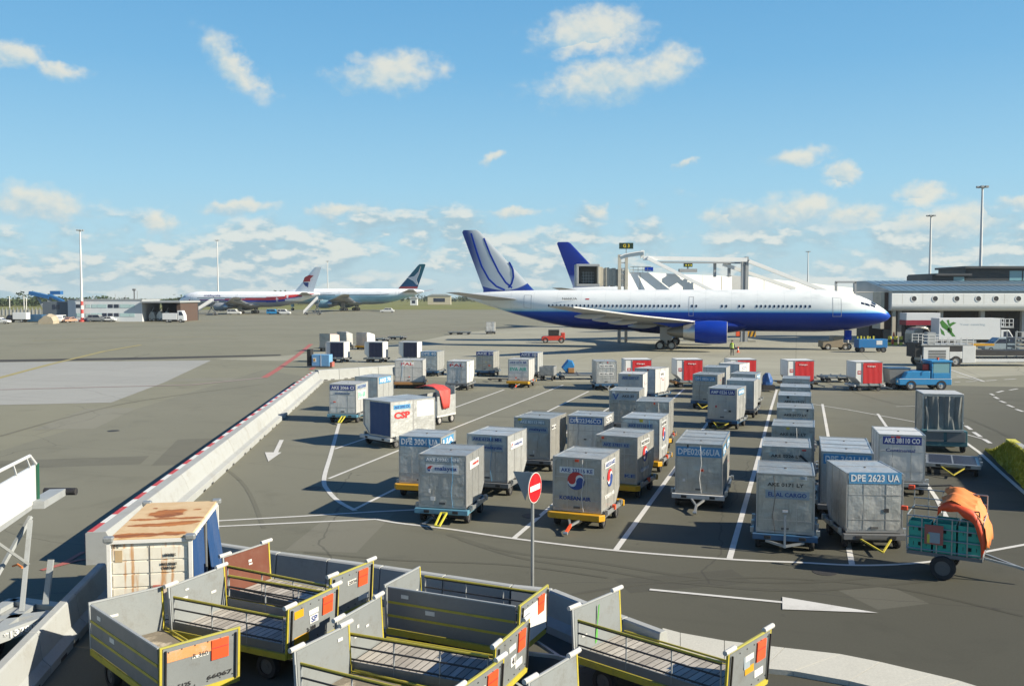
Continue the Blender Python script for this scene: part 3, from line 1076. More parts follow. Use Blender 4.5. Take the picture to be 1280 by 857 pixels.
def dolly(label, at, rz, style='grey', bar='down', length=2.0, group=DG, width=1.66, simple=False):
    key = (style, bar, length, width)
    if key in _DOLLY:
        return duplicate(_DOLLY[key], label, (at.x, at.y, 0), rz, group)
    t = thing('container_dolly', label, 'dolly', (at.x, at.y, 0), rz, group)
    _DOLLY[key] = t
    body = {'yellow': M_YEL, 'blue': M_BLUEL, 'grey': M_GREYF, 'brown': M_ORBR, 'white': M_WHITEF, 'navy': M_BLUED, 'steel': M_STEEL}[style]
    fr = M_GREYF if style in ('yellow', 'grey', 'white') else body
    L, hw = length, width / 2
    f = MB()
    for x in (-hw + 0.05, hw - 0.05):
        f.box(x - 0.05, x + 0.05, -0.02, L + 0.06, 0.34, 0.455, fr)
    for k in range(5):
        y = 0.08 + (L - 0.12) * k / 4
        f.box(-hw + 0.1, hw - 0.1, y - 0.04, y + 0.04, 0.33, 0.43, M_DARK)
    f.box(-0.06, 0.06, 0.0, L, 0.27, 0.34, M_DARK)
    for y in (0.30, L - 0.30):
        f.box(-hw + 0.14, hw - 0.14, y - 0.05, y + 0.05, 0.16, 0.28, M_DARK)
    f.build('chassis', t)
    dk = MB()
    n = int(L / 0.16)
    for k in range(n):
        y = 0.10 + (L - 0.2) * k / (n - 1)
        dk.tube((-hw + 0.11, y, 0.465), (-0.03, y, 0.465), 0.034, M_ROLL, 6)
        dk.tube((0.03, y, 0.465), (hw - 0.11, y, 0.465), 0.034, M_ROLL, 6)
    dk.box(-0.028, 0.028, 0.02, L, 0.43, 0.49, fr)
    dk.build('roller_deck', t)
    b = MB()
    if style in ('yellow', 'brown'):
        for y0, s in ((-0.02, -1), (L + 0.06, 1)):
            o = [(-hw - 0.06, y0), (-hw - 0.06, y0 + s * 0.10), (-hw + 0.06, y0 + s * 0.24), (hw - 0.06, y0 + s * 0.24), (hw + 0.06, y0 + s * 0.10), (hw + 0.06, y0)]
            b.prism(o, 'z', 0.31, 0.49, body)
            b.build('bumper', t, bevel=0.012)
            b = MB()
    else:
        for y0, y1 in ((-0.16, -0.02), (L + 0.06, L + 0.16)):
            b.box(-hw - 0.02, hw + 0.02, y0, y1, 0.33, 0.48, body)
            for x in (-hw * 0.55, hw * 0.55):
                b.box(x - 0.09, x + 0.09, y0 - 0.02, y0, 0.36, 0.45, M_DARK)
            b.build('bumper', t, bevel=0.012)
            b = MB()
    # side stops and guides
    for s in (-1, 1):
        g = MB()
        x = s * hw
        g.box(min(x, x + s * 0.05), max(x, x + s * 0.05), 0.12, L - 0.1, 0.40, 0.50, M_STEEL)
        for y in (0.2, L * 0.5, L - 0.25):
            g.box(min(x, x + s * 0.09), max(x, x + s * 0.09), y - 0.06, y + 0.06, 0.44, 0.58, M_ORRED if y == L * 0.5 and style == 'yellow' else M_STEEL)
        g.build('side_guide', t)
    for y in (0.30, L - 0.30):
        for s in (-1, 1):
            MB().wheel((s * (hw - 0.12), y, 0.19), 0.19, 0.13, M_TYRE, M_RIMD, axis='x', n=14).build('wheel', t, smooth=True)
    d = MB()
    if bar == 'down':
        d.bar((-0.22, -0.10, 0.33), (0, -0.62, 0.22), 0.06, 0.06, M_STEEL)
        d.bar((0.22, -0.10, 0.33), (0, -0.62, 0.22), 0.06, 0.06, M_STEEL)
        d.bar((0, -0.55, 0.235), (0, -1.05, 0.10), 0.07, 0.07, M_ORRED if style == 'yellow' else M_STEEL)
        d.tube((-0.06, -1.05, 0.10), (0.06, -1.05, 0.10), 0.05, M_STEEL, 8)
    elif bar == 'up':
        d.bar((-0.5, -0.12, 0.3), (0, -0.30, 0.22), 0.06, 0.06, M_STEEL)
        d.bar((0.5, -0.12, 0.3), (0, -0.30, 0.22), 0.06, 0.06, M_STEEL)
        d.bar((0, -0.30, 0.18), (0, -0.24, 1.12), 0.07, 0.06, M_STEELP)
        d.tube((-0.07, -0.24, 1.14), (0.07, -0.24, 1.14), 0.06, M_STEEL, 8)
    elif bar == 'triangle':
        d.bar((-0.45, -0.14, 0.36), (0.45, -0.14, 0.36), 0.04, 0.04, M_YELG)
        d.bar((-0.42, -0.14, 0.36), (0, -0.75, 0.16), 0.04, 0.04, M_YELG)
        d.bar((0.42, -0.14, 0.36), (0, -0.75, 0.16), 0.04, 0.04, M_YELG)
    elif bar == 'ring':
        d.bar((-0.3, -0.12, 0.30), (0.05, -0.50, 0.20), 0.06, 0.06, M_DARK)
        for s in (-1, 1):
            d.bar((0.12 + s * 0.09, -0.22, 0.40), (0.10 + s * 0.07, -0.80, 0.14), 0.045, 0.05, M_YELY)
        d.bar((0.02, -0.22, 0.40), (0.22, -0.22, 0.40), 0.045, 0.045, M_YELY)
        d.bar((0.03, -0.80, 0.14), (0.17, -0.80, 0.14), 0.045, 0.045, M_YELY)
    if bar != 'none':
        d.build('drawbar', t)
    return t


M_YELY = paint('lemon_paint', (0.62, 0.56, 0.06), 0.5, dirt=0.3, scale=5, dirtcol=(0.25, 0.22, 0.04))


JIT = random.Random(5)


def unit(clabel, dlabel, cx, ybot, vp, style='grey', bar='down', depth=2.0, mat=None, cut=None, dl=None, group='cargo containers parked on the stand', rz=None, w=CW, h=1.63):
    """a container on its dolly, the middle of its front sill at a photo position"""
    at = P(cx, ybot, HB)
    a = (heading(vp) if rz is None else rz) + JIT.uniform(-0.022, 0.022)
    if dlabel:
        dolly(dlabel, at, a, style, bar, dl or max(depth, 1.9), width=max(1.66, w + 0.12) if w != CW else 1.66)
    return container(clabel, at, a, depth, w, h, cut if cut is not None else ((0.44, 0.46) if depth > 1.7 else (0.32, 0.40)), mat, group)


G1 = 'cargo containers parked on the stand'
# --- the group at the front, left of the middle
c = unit('silver container with a white name plate and kite mark, left of the no entry sign', 'light blue fronted dolly with yellow drawbar ring under the kite marked container', 553, 634, 930, 'blue', 'ring')
code(c, 'AKE 59365 MH', 'wf', z=1.47, w=1.12, h=0.10)
p = plate('front', Vector((0.0, -0.0215, 1.19)), 1.04, 0.26, M_PLW, c, 'name_plate')
lettering('malaysia', 'front', Vector((0.12, -0.005, 0)), 0.70, 0.17, M_TXB, p)
roundel('front', Vector((-0.38, -0.003, 0)), 0.10, KITE, p)
p = plate('right', Vector((CW / 2 + 0.004, 0.85, 1.25)), 1.0, 0.24, M_PLW, c, 'name_plate')
lettering('malaysia', 'right', Vector((0.005, 0.12, 0)), 0.66, 0.14, M_TXR, p)

c = unit('tall grey container with blue band lettered DPE 3004 above its yellow dolly', 'yellow fronted dolly half hidden behind the kite marked container', 525, 604, 940, 'yellow', 'none', depth=1.7)
code(c, 'DPE 3004 UA', 'wl', z=1.44, w=1.46, h=0.21)
code(c, 'UA', 'wl', 'right', z=1.40, w=1.25, h=0.20)

c = unit('plain silver container with faded lettering and a red and white plate on its sunlit side', 'grey dolly with a long sunlit side rail under the faded silver container', 609, 601, 1080, 'grey', 'none')
code(c, 'AKE 61280 MH', 'bf', z=1.47, w=1.15, h=0.11)
p = plate('front', Vector((0.12, -0.0215, 1.18)), 1.0, 0.24, M_PLF, c, 'name_plate')
lettering('malaysia', 'front', Vector((0.1, -0.005, 0)), 0.68, 0.15, M_TXB, p)
p = plate('right', Vector((CW / 2 + 0.004, 0.9, 1.22)), 1.25, 0.25, M_PLW, c, 'name_plate')
lettering('malaysia', 'right', Vector((0.005, 0.14, 0)), 0.80, 0.14, M_TXB, p)
roundel('right', Vector((0.003, -0.47, 0)), 0.09, KITE, p)

c = unit('dark fronted grey container with two pale plates beside the DPE22346 container', 'grey dolly under the dark fronted container with two pale plates', 665, 573, 1120, 'grey', 'none', mat=M_ALUD)
code(c, 'AKE 80112 MH', 'wf', z=1.46, w=1.1, h=0.11)
p = plate('front', Vector((0.15, -0.0215, 1.17)), 1.05, 0.24, M_PLF, c, 'name_plate')
lettering('malaysia', 'front', Vector((0.1, -0.005, 0)), 0.70, 0.15, M_TXB, p)
code(c, 'MH 24', 'kw', 'right', z=1.25, w=0.5, h=0.10, dy=-0.5)

c = unit('grey container with a blue band lettered DPE22346 standing behind two round emblem containers', 'dolly hidden under the container lettered DPE22346', 732, 570, 1050, 'grey', 'none', depth=1.7)
code(c, 'DPE22346CO', 'wb', z=1.43, w=1.36, h=0.17)
code(c, 'CO', 'kw', 'right', z=1.45, w=0.9, h=0.16)


def round_emblem(t, right=True, front=True):
    W_, D_, H_ = t['dims']
    if front:
        roundel('front', Vector((-0.02, -0.0215, 0.93)), 0.27, taegeuk(), t)
        lettering('KOREAN AIR', 'front', Vector((-0.05, -0.022, 0.40)), 0.98, 0.12, M_TXB, t)
    if right:
        roundel('right', Vector((W_ / 2 + 0.003, D_ * 0.44, 0.93)), 0.27, taegeuk(), t)
        lettering('KOREAN AIR', 'right', Vector((W_ / 2 + 0.004, D_ * 0.44, 0.40)), 1.0, 0.12, M_TXW, t)


c = unit('silver container with a large red and blue round emblem on front and side', 'yellow dolly with an orange drawbar under the front round emblem container', 721, 639, 1130, 'yellow', 'down', mat=M_ALUD)
code(c, 'AKE 33316 KE', 'bw', z=1.24, w=1.08, h=0.12)
code(c, 'AKE33316KE', 'bw', 'right', z=1.36, w=1.1, h=0.12)
round_emblem(c)

c = unit('pale blue roofed grey container right behind the front round emblem one', 'yellow and blue dolly under the pale blue roofed emblem container', 770, 603, 1140, 'yellow', 'none', mat=M_ALUD)
code(c, 'AKE 37831 KE', 'bf', z=1.32, w=1.0, h=0.11)
code(c, 'AKE37831KE', 'kw', 'right', z=1.34, w=1.0, h=0.12)
code(c, 'KE', 'bf', z=0.28, w=0.4, h=0.10, dy=0.5)
round_emblem(c, front=False)

c = unit('grey container with round emblem on its sunlit side, third of the emblem row', 'yellow dolly under the third round emblem container', 800, 574, 1060, 'yellow', 'none')
code(c, 'AKE 37116 KE', 'bf', z=1.34, w=1.0, h=0.12)
code(c, 'AKE37116KE', 'kw', 'right', z=1.36, w=1.0, h=0.12)
round_emblem(c, front=False)

c = unit('plain grey container with bare roof, farthest of the row on yellow dollies', 'yellow dolly under the bare container farthest in the emblem row', 815, 546, 990, 'yellow', 'none', mat=M_ALUD)
c = unit('grey container with a pale plate and a dark winged mark on its front', 'dolly under the container with the dark winged mark', 780, 528, 960, 'grey', 'none', mat=M_ALUD)
p = plate('front', Vector((0.0, -0.0215, 1.33)), 1.30, 0.36, M_PLF, c, 'name_plate')
lettering('AKE 22', 'front', Vector((0.2, -0.005, 0.03)), 0.62, 0.13, M_TXK, p)
roundel('front', Vector((-0.42, -0.003, 0)), 0.15, [([(-1, 0.9), (-0.6, 0.9), (0, -0.5), (0.6, 0.9), (1, 0.9), (0.15, -1), (-0.15, -1)], M_TXB)], p)
c = unit('grey container with a bright white sunlit side right behind the winged mark container', 'dolly under the container with the bright white side', 788, 500, 1000, 'grey', 'none', mat=M_ALUW)
code(c, 'AKE 2207 LY', 'bf', z=1.38, w=1.1, h=0.16)
c = unit('turned container with a wide white lettered side, in front of the second red curtain', 'dark dolly with an orange box under the turned white sided container', 806, 491, 1450, 'navy', 'none', mat=M_ALUW)
p = plate('right', Vector((CW / 2 + 0.004, 1.0, 1.22)), 0.75, 0.40, M_PLW, c, 'name_plate')
lettering('NWA', 'right', Vector((0.005, 0, 0)), 0.5, 0.2, M_TXK, p)
c = unit('silver container with two white strips on its front, left of the winged mark container', 'dark dolly with pale drawbar under the two strip container', 758, 479, 560, 'navy', 'down')
code(c, 'AKE 4410 NW', 'kw', z=1.28, w=1.05, h=0.13)
code(c, 'AKE 4410 NW', 'kw', z=0.70, w=1.05, h=0.13)

# --- two long blue lettered ones right of the emblem row
a = heading(1000)
at = P(873, 616, HB)
dolly('pale dolly with splayed drawbar under the container lettered DPE02066', at, a, 'white', 'down', 3.2)
c = container('grey container with large light blue band lettered DPE02066 beside the emblem row', at, a, 1.56, CW, 1.63, (0.0, 0.0), M_ALUD, G1)
code(c, 'DPE02066UA', 'wl', z=1.36, w=1.46, h=0.21)
code(c, 'UA', 'wl', 'right', z=1.36, w=1.1, h=0.19)
d = Vector((-sin(a), cos(a), 0)) * 1.60
c = container('grey container standing close behind the one lettered DPE02066', at + d, a, 1.56, CW, 1.63, (0.32, 0.40), M_ALUD, G1)
code(c, 'UA', 'wl', 'right', z=1.36, w=1.1, h=0.19)

c = unit('silver container with dark blue band and shiny dented front on a blue dolly', 'blue dolly with a yellow drawbar tip under the shiny dented container', 902.5, 524, 1220, 'navy', 'triangle')
code(c, 'AMP 0226 UA', 'wn', z=1.42, w=1.30, h=0.17)
code(c, 'AMP0226', 'wl', 'right', z=1.40, w=1.2, h=0.18)
c = unit('grey container squeezed in second place behind the shiny dented one', 'dolly under the second container behind the shiny dented one', 925, 511, 1100, 'grey', 'none')
c = unit('grey container with a blue lettered sunlit side, third behind the shiny dented one', 'dolly under the third container with blue lettered side', 928, 500, 1200, 'grey', 'none')
code(c, 'DPE1187', 'wl', 'right', z=1.40, w=1.1, h=0.20)
c = unit('dark grey container lettered DPE0856 beside the second red curtain', 'dark dolly with an orange corner under the container lettered DPE0856', 881, 501, 1150, 'navy', 'triangle', mat=M_ALUD)
code(c, 'DPE 0856 UA', 'wl', z=1.36, w=1.25, h=0.17)
c = unit('grey container standing behind the dark one lettered DPE0856', 'dolly under the container behind the one lettered DPE0856', 893, 489, 1060, 'grey', 'none')
c = unit('silver container with a white plate on its side just before the third red curtain', 'dolly under the silver container just before the third red curtain', 911, 483, 1420, 'grey', 'none', mat=M_ALUW)
code(c, 'CO', 'bw', 'right', z=1.30, w=0.7, h=0.22)

# --- the long straight file towards the horizon
G2 = 'file of seven silver containers'
fl = [(981, 666, 'AKE 0171 LY', 'front silver container of the long straight file, its drawbar folded upright', 'dark dolly with an upright drawbar at the front of the long file', 'navy', 'up'),
      (982, 621, 'AKE 0226 LY', 'silver container with a dark diagonal scratch, second of the long straight file', 'dolly under the second container of the long file', 'grey', 'none'),
      (990.5, 587, 'AKE 0251 LY', 'silver container with plain pale roof, third of the long straight file', 'dolly under the third container of the long file', 'grey', 'none'),
      (993.5, 557, 'AKE 0177 LY', 'silver container fourth of the long straight file, wider looking than the one behind', 'dolly under the fourth container of the long file', 'grey', 'none'),
      (992.5, 536, 'AKE 0119 LY', 'silver container fifth of the long straight file, before the two smallest', 'dolly under the fifth container of the long file', 'grey', 'none'),
      (993.5, 522, 'AKE 0304 LY', 'silver container sixth of the long straight file', 'dolly under the sixth container of the long file', 'grey', 'none'),
      (994.5, 508, 'AKE 0288 LY', 'silver container at the far end of the long straight file below the red curtain', 'dolly at the far end of the long file below the red curtain', 'grey', 'none')]
for k, (cx, yb, body, cl, dl, st, br) in enumerate(fl):
    c = unit(cl, dl, cx, yb, 998, st, br, mat=M_ALUD if k < 4 else M_ALU, group=G2)
    code(c, body, 'k', z=1.33, w=0.95, h=0.10)
    p = plate('front', Vector((0.05, -0.0215, 1.06)), 1.15, 0.23, M_PLF if k == 0 else M_PLBL, c, 'name_plate')
    lettering('EL AL CARGO', 'front', Vector((0, -0.005, 0)), 1.0, 0.12, M_TXB, p)
    if k == 1:
        MB().bar((0.42, -0.022, 1.38), (0.70, -0.022, 1.12), 0.004, 0.07, M_TXK, up=(1, 0, 1)).build('scratch', c)

# --- right of the file
c = unit('silver container with light blue plate lettered DPE 2623, its dented left side towards the file', 'grey dolly with a yellow triangle drawbar under the container lettered DPE 2623', 1092.5, 665, 690, 'grey', 'triangle')
code(c, 'DPE 2623 UA', 'wl', z=1.50, w=1.40, h=0.20)
a = heading(998)
at = P(1058, 630, HB)
dolly('dolly under the two containers behind the one lettered DPE 2623', at, a, 'grey', 'none', 3.2)
c = container('grey container with light blue plate lettered DPE 3621', at, a, 1.56, CW, 1.63, (0.0, 0.0), M_ALU, G1)
code(c, 'DPE 3621 UA', 'wl', z=1.40, w=1.40, h=0.20)
c = container('grey container showing only its roof behind the one lettered DPE 3621', at + Vector((-sin(a), cos(a), 0)) * 1.60, a, 1.56, CW, 1.63, (0.32, 0.4), M_ALU, G1)
c = unit('tall white container with navy band lettered AKE 38110', 'dolly under the white container with navy band', 1126.5, 601, 960, 'steel', 'none', mat=M_ALUW)
code(c, 'AKE 38110 CO', 'wn', z=1.42, w=1.26, h=0.18)
lettering('Continental', 'front', Vector((-0.05, -0.022, 1.08)), 0.95, 0.12, M_TXB, c)

# --- left group
c = unit('white container with blue band and green printed side, at the end of the white curve', 'blue dolly with a yellow ring drawbar under the white container with green print', 428.5, 517, 830, 'blue', 'ring', mat=M_ALUW)
code(c, 'AKE 2066 CI', 'wn', z=1.43, w=1.40, h=0.17)
code(c, 'AKE2066', 'bf', 'right', z=1.43, w=1.5, h=0.16)
code(c, 'EVA AIR', 'gw', 'right', z=0.98, w=1.2, h=0.30)
code(c, 'CARGO', 'bf', z=1.12, w=0.9, h=0.06)
c = unit('silver container with a blue plated side behind the white one with green printed side', 'dolly under the silver container behind the white one with green print', 458, 505, 1040, 'grey', 'none', mat=M_ALU)
code(c, 'AKE 70', 'wl', 'right', z=1.40, w=1.5, h=0.24)
c = unit('silver container with white plate with small red letters on an orange brown dolly', 'orange brown dolly under the silver container with red lettered plate', 511, 477, 700, 'brown', 'none', w=2.1, mat=M_ALUW)
code(c, 'PAL', 'rw', z=1.33, w=1.0, h=0.20, dy=-0.1)
c = unit('grey container with light blue band behind the orange brown dolly', 'dark cluttered dolly under the container with light blue band', 536, 463, 940, 'navy', 'none')
code(c, 'DPE 40', 'wl', z=1.44, w=1.35, h=0.22)
c = unit('silver container with white plate with red letters, standing between the two blue banded ones', 'grey dolly under the container between the two blue banded ones', 571, 479, 900, 'grey', 'down', mat=M_ALUW)
code(c, 'PAL', 'rw', z=1.33, w=1.15, h=0.20)
c = unit('grey container with wide navy band beside the white and green one on the yellow dolly', 'dark dolly with rubble on its deck under the container with wide navy band', 606, 463, 950, 'navy', 'none', mat=M_ALUD)
code(c, 'AKE 51', 'wn', z=1.46, w=1.50, h=0.20)
c = unit('white container with green stripes and blue lettering on a wide yellow dolly', 'wide yellow dolly under the white container with green stripes', 648, 476, 930, 'yellow', 'down', mat=M_ALUW, w=1.6)
code(c, 'AKE 2131 BR', 'bw', z=1.40, w=1.40, h=0.17)
code(c, 'EVA AIR', 'gw', z=0.90, w=1.40, h=0.28)
c = unit('grey container with navy band peeping out behind the white one with green stripes', 'dolly under the navy banded container behind the white one with green stripes', 661, 465, 950, 'grey', 'none', mat=M_ALU)
code(c, 'AKE 88', 'wn', z=1.46, w=1.50, h=0.20)


# ------------------------------------------------------------------ containers seen on their slanted profile, with a curtain door
def curtain_container(label, at, rz, curtain, mat, group, depth=1.53, base=HB, red_mark=False, text=None, plain=False):
    """profile faces -y: overhang towards -x, curtain over the square part"""
    t = thing('curtain_container', label, 'cargo container', (at.x, at.y, base), rz, group)
    h = 1.63
    out = [(-0.53, 0.0), (1.0, 0.0), (1.0, h), (-1.0, h), (-1.0, 0.46)]
    a = MB()
    a.prism(out, 'y', 0.0, depth, mat)
    a.build('shell', t, bevel=0.01)
    e = MB()
    tt = 0.04
    for y in (-0.012, depth + 0.012):
        for i in range(5):
            p, q = out[i], out[(i + 1) % 5]
            e.bar((p[0] * 0.985, y, p[1] * 0.985 + 0.01), (q[0] * 0.985, y, q[1] * 0.985 + 0.01), tt, tt, M_EXTR, up=(0, 1, 0))
    for p in out:
        e.bar((p[0] * 0.985, -0.012, p[1] * 0.985 + 0.01), (p[0] * 0.985, depth + 0.012, p[1] * 0.985 + 0.01), tt * 0.9, tt * 0.9, M_EXTR)
    e.bar((-0.50, -0.012, 0.03), (-0.50, -0.012, h - 0.03), tt, tt, M_EXTR)
    e.build('edge_frame', t)
    if not plain:
        cm = MB()
        n = 24
        x0, x1 = -0.46, 0.96
        rows = [0.06, 0.5, 1.0, h - 0.08]
        ring = []
        for z in rows:
            ring.append([(x0 + (x1 - x0) * i / n, -0.045 - 0.004 * sin(i * 0.9 + z) - 0.0015 * sin(i * 2.9), z) for i in range(n + 1)])
        vs = [p for r in ring for p in r]
        m = n + 1
        fs = [(k * m + i, k * m + i + 1, (k + 1) * m + i + 1, (k + 1) * m + i) for k in range(len(rows) - 1) for i in range(n)]
        back = [(p[0], 0.01, p[2]) for p in vs]
        nb = len(vs)
        cm.add(vs, fs, curtain)
        cm.build('curtain', t, smooth=True)
        if red_mark:
            lettering('Cargo', 'front', Vector((0.15, -0.075, 1.30)), 0.62, 0.13, M_TXW, t)
            p = plate('front', Vector((-0.72, -0.006, 0.85)), 0.26, 0.26, M_TXR, t, 'square_mark')
            lettering('M', 'front', Vector((0, -0.005, 0)), 0.14, 0.14, M_TXW, p)
    return t


M_CWHITE = paint('container_white', (0.72, 0.72, 0.70), 0.45, dirt=0.3, scale=2.2, dirtcol=(0.36, 0.34, 0.30), vary=0.05)
G3 = 'white containers with red curtains'
RZR = heading(560)


def curtain_unit(px, py, rz, label, dlabel, curtain, mat, group, style='steel', bar='down', **kw):
    """px, py: photo position of the middle of the front sill (deck height)"""
    at = P(px, py, HB)
    if dlabel:
        # dolly lengthwise along the profile: turned a quarter
        q = rz + pi / 2
        off = Vector((cos(rz), sin(rz), 0)) * 1.05 + Vector((-sin(rz), cos(rz), 0)) * 0.765
        dolly(dlabel, at + off, q, style, bar, 2.0)
    return curtain_container(label, at, rz, curtain, mat, group, **kw)


for px, py, cl, dl, st in ((798, 476, 'white container with red curtain half hidden by the white sided grey container', 'dolly hidden under the first red curtain container', 'steel'),
                           (862, 476, 'white container with full red curtain on an orange brown dolly', 'orange brown dolly under the full red curtain container', 'brown'),
                           (929, 476, 'white container with red curtain, lower half hidden by grey containers near the blue tarp', 'dolly hidden under the red curtain container near the blue tarp', 'steel'),
                           (1001, 477.5, 'white container with darker red curtain at the far end of the long file', 'brown dolly with tangled tow bars under the darker red curtain container', 'brown'),
                           (1086, 480, 'white container with red curtain nearest the blue tractor', 'pale low dolly under the red curtain container nearest the blue tractor', 'white')):
    curtain_unit(px, py, RZR, cl, dl, M_CURTR, M_CWHITE, G3, st, red_mark=True)

# far row with dark curtains
G4 = 'far containers with black curtains'
RZN = heading(900)
for px, py, cl, dl in ((418.5, 447, 'white container with a black curtain nearest the blue stack of boxes', 'low dolly under the black curtain nearest the blue boxes'),
                       (467, 447, 'white container with a black curtain standing in the middle of three', 'low long dolly under the middle black curtain'),
                       (510, 447, 'white container with a black curtain behind the red lettered plate', 'low dolly under the black curtain behind the red lettered plate')):
    curtain_unit(px, py, RZN, cl, dl, M_CURTN, M_CWHITE, G4, 'grey')

# the near pair with blue curtain on one long pale dolly
RZB = -radians(43)
at = P(489, 547, HB)
ux = Vector((cos(RZB), sin(RZB), 0))
uy = Vector((-sin(RZB), cos(RZB), 0))
o1 = at - ux * 1.0
c = curtain_container('silver container with a dark blue curtain and red letters on its side', o1, RZB, M_CURTB, M_ALU, 'blue curtain pair', depth=1.3)
p = plate('right', Vector((1.004, 0.65, 1.36)), 1.0, 0.2, M_PLBL, c, 'code_plate')
lettering('AKE 2093 CX', 'right', Vector((0.005, 0, 0)), 0.9, 0.12, M_TXB, p)
lettering('CSP', 'right', Vector((1.006, 0.65, 0.98)), 0.95, 0.32, M_TXR, c, bold=0.05)
c = curtain_container('silver container with a square white panel, close behind the one with the blue curtain', o1 + uy * 1.36, RZB, M_CURTB, M_ALU, 'blue curtain pair', depth=1.3, plain=True)
plate('right', Vector((1.004, 0.70, 1.18)), 1.05, 0.72, M_PLW, c, 'white_panel')
dolly('long pale dolly with a wide lettered end beam under the blue curtain container', o1, RZB, 'white', 'none', 2.8, width=2.2)

# ------------------------------------------------------------------ open baggage carts in the foreground
M_CARTG = paint('cart_grey_panel', (0.275, 0.298, 0.302), 0.45, 0.25, dirt=0.75, scale=3.4, bump=0.25, dirtcol=(0.15, 0.145, 0.13), vary=0.08)
M_CARTD = paint('cart_side_panel', (0.19, 0.20, 0.205), 0.5, 0.2, bump=0.25, dirt=0.7, scale=2.6, dirtcol=(0.12, 0.12, 0.115))
M_BROWNP = paint('brown_panel', (0.145, 0.048, 0.028), 0.5, dirt=0.4, scale=3, dirtcol=(0.20, 0.12, 0.09))
M_STICK = paint('sticker', (0.66, 0.66, 0.62), 0.5, dirt=0.3, scale=20, dirtcol=(0.3, 0.3, 0.3))
M_ORBAND = paint('orange_band', (0.62, 0.27, 0.10), 0.55, dirt=0.8, scale=4, dirtcol=(0.42, 0.40, 0.37))
M_YELT = paint('cart_top_yellow', (0.40, 0.37, 0.07), 0.55, dirt=0.5, scale=5, dirtcol=(0.2, 0.2, 0.1))
M_LIME = paint('lime_paint', (0.10, 0.38, 0.06), 0.5, dirt=0.2)


def planks_mat():
    m, T, b = new_mat('deck_planks')
    tc = T.node('ShaderNodeTexCoord')
    oi = T.node('ShaderNodeObjectInfo')
    x, y, z = T.sep(tc.outputs['Object'])
    xs = T.math('MULTIPLY', x, 7.2)
    idx = T.math('FLOOR', xs)
    fr = T.math('FRACT', xs)
    rnd = T.node('ShaderNodeTexWhiteNoise', noise_dimensions='2D')
    T.link(T.comb(idx, T.math('MULTIPLY', oi.outputs['Random'], 9.0), 0), rnd.inputs['Vector'])
    gr = T.noise(T.comb(T.math('MULTIPLY', x, 60.0), T.math('MULTIPLY', y, 3.0), idx), 1.0, 4.0, 0.6)
    n = T.noise(tc.outputs['Object'], 2.3, 5.0, 0.65)
    c = T.mix(rnd.outputs['Value'], (0.27, 0.248, 0.215), (0.46, 0.43, 0.38))
    c = T.mix(T.ramp(gr, 0.42, 0.75, 0.0, 0.5), c, (0.15, 0.125, 0.10))
    c = T.mix(T.ramp(n, 0.5, 0.8, 0.0, 0.6), c, (0.12, 0.11, 0.10))
    gap = T.math('MINIMUM', fr, T.math('SUBTRACT', 1.0, fr))
    c = T.mix(T.ramp(gap, 0.09, 0.03), c, (0.03, 0.028, 0.026))
    T.val(b.inputs['Base Color'], c)
    b.inputs['Roughness'].default_value = 0.85
    bn = T.node('ShaderNodeBump')
    bn.inputs['Strength'].default_value = 0.6
    bn.inputs['Distance'].default_value = 0.01
    T.link(T.ramp(gap, 0.0, 0.1), bn.inputs['Height'])
    T.link(bn.outputs[0], b.inputs['Normal'])
    return m


def plywood_mat():
    m, T, b = new_mat('deck_plywood')
    tc = T.node('ShaderNodeTexCoord')
    n = T.noise(tc.outputs['Object'], 1.7, 6.0, 0.65, 0.6)
    n2 = T.noise(tc.outputs['Object'], 9.0, 4.0, 0.65)
    c = T.mix(T.ramp(n, 0.40, 0.52), (0.46, 0.40, 0.30), (0.17, 0.145, 0.105))
    c = T.mix(T.ramp(n2, 0.5, 0.8, 0.0, 0.4), c, (0.13, 0.115, 0.09))
    T.val(b.inputs['Base Color'], c)
    b.inputs['Roughness'].default_value = 0.85
    return m


M_PLANK = planks_mat()
M_PLY = plywood_mat()


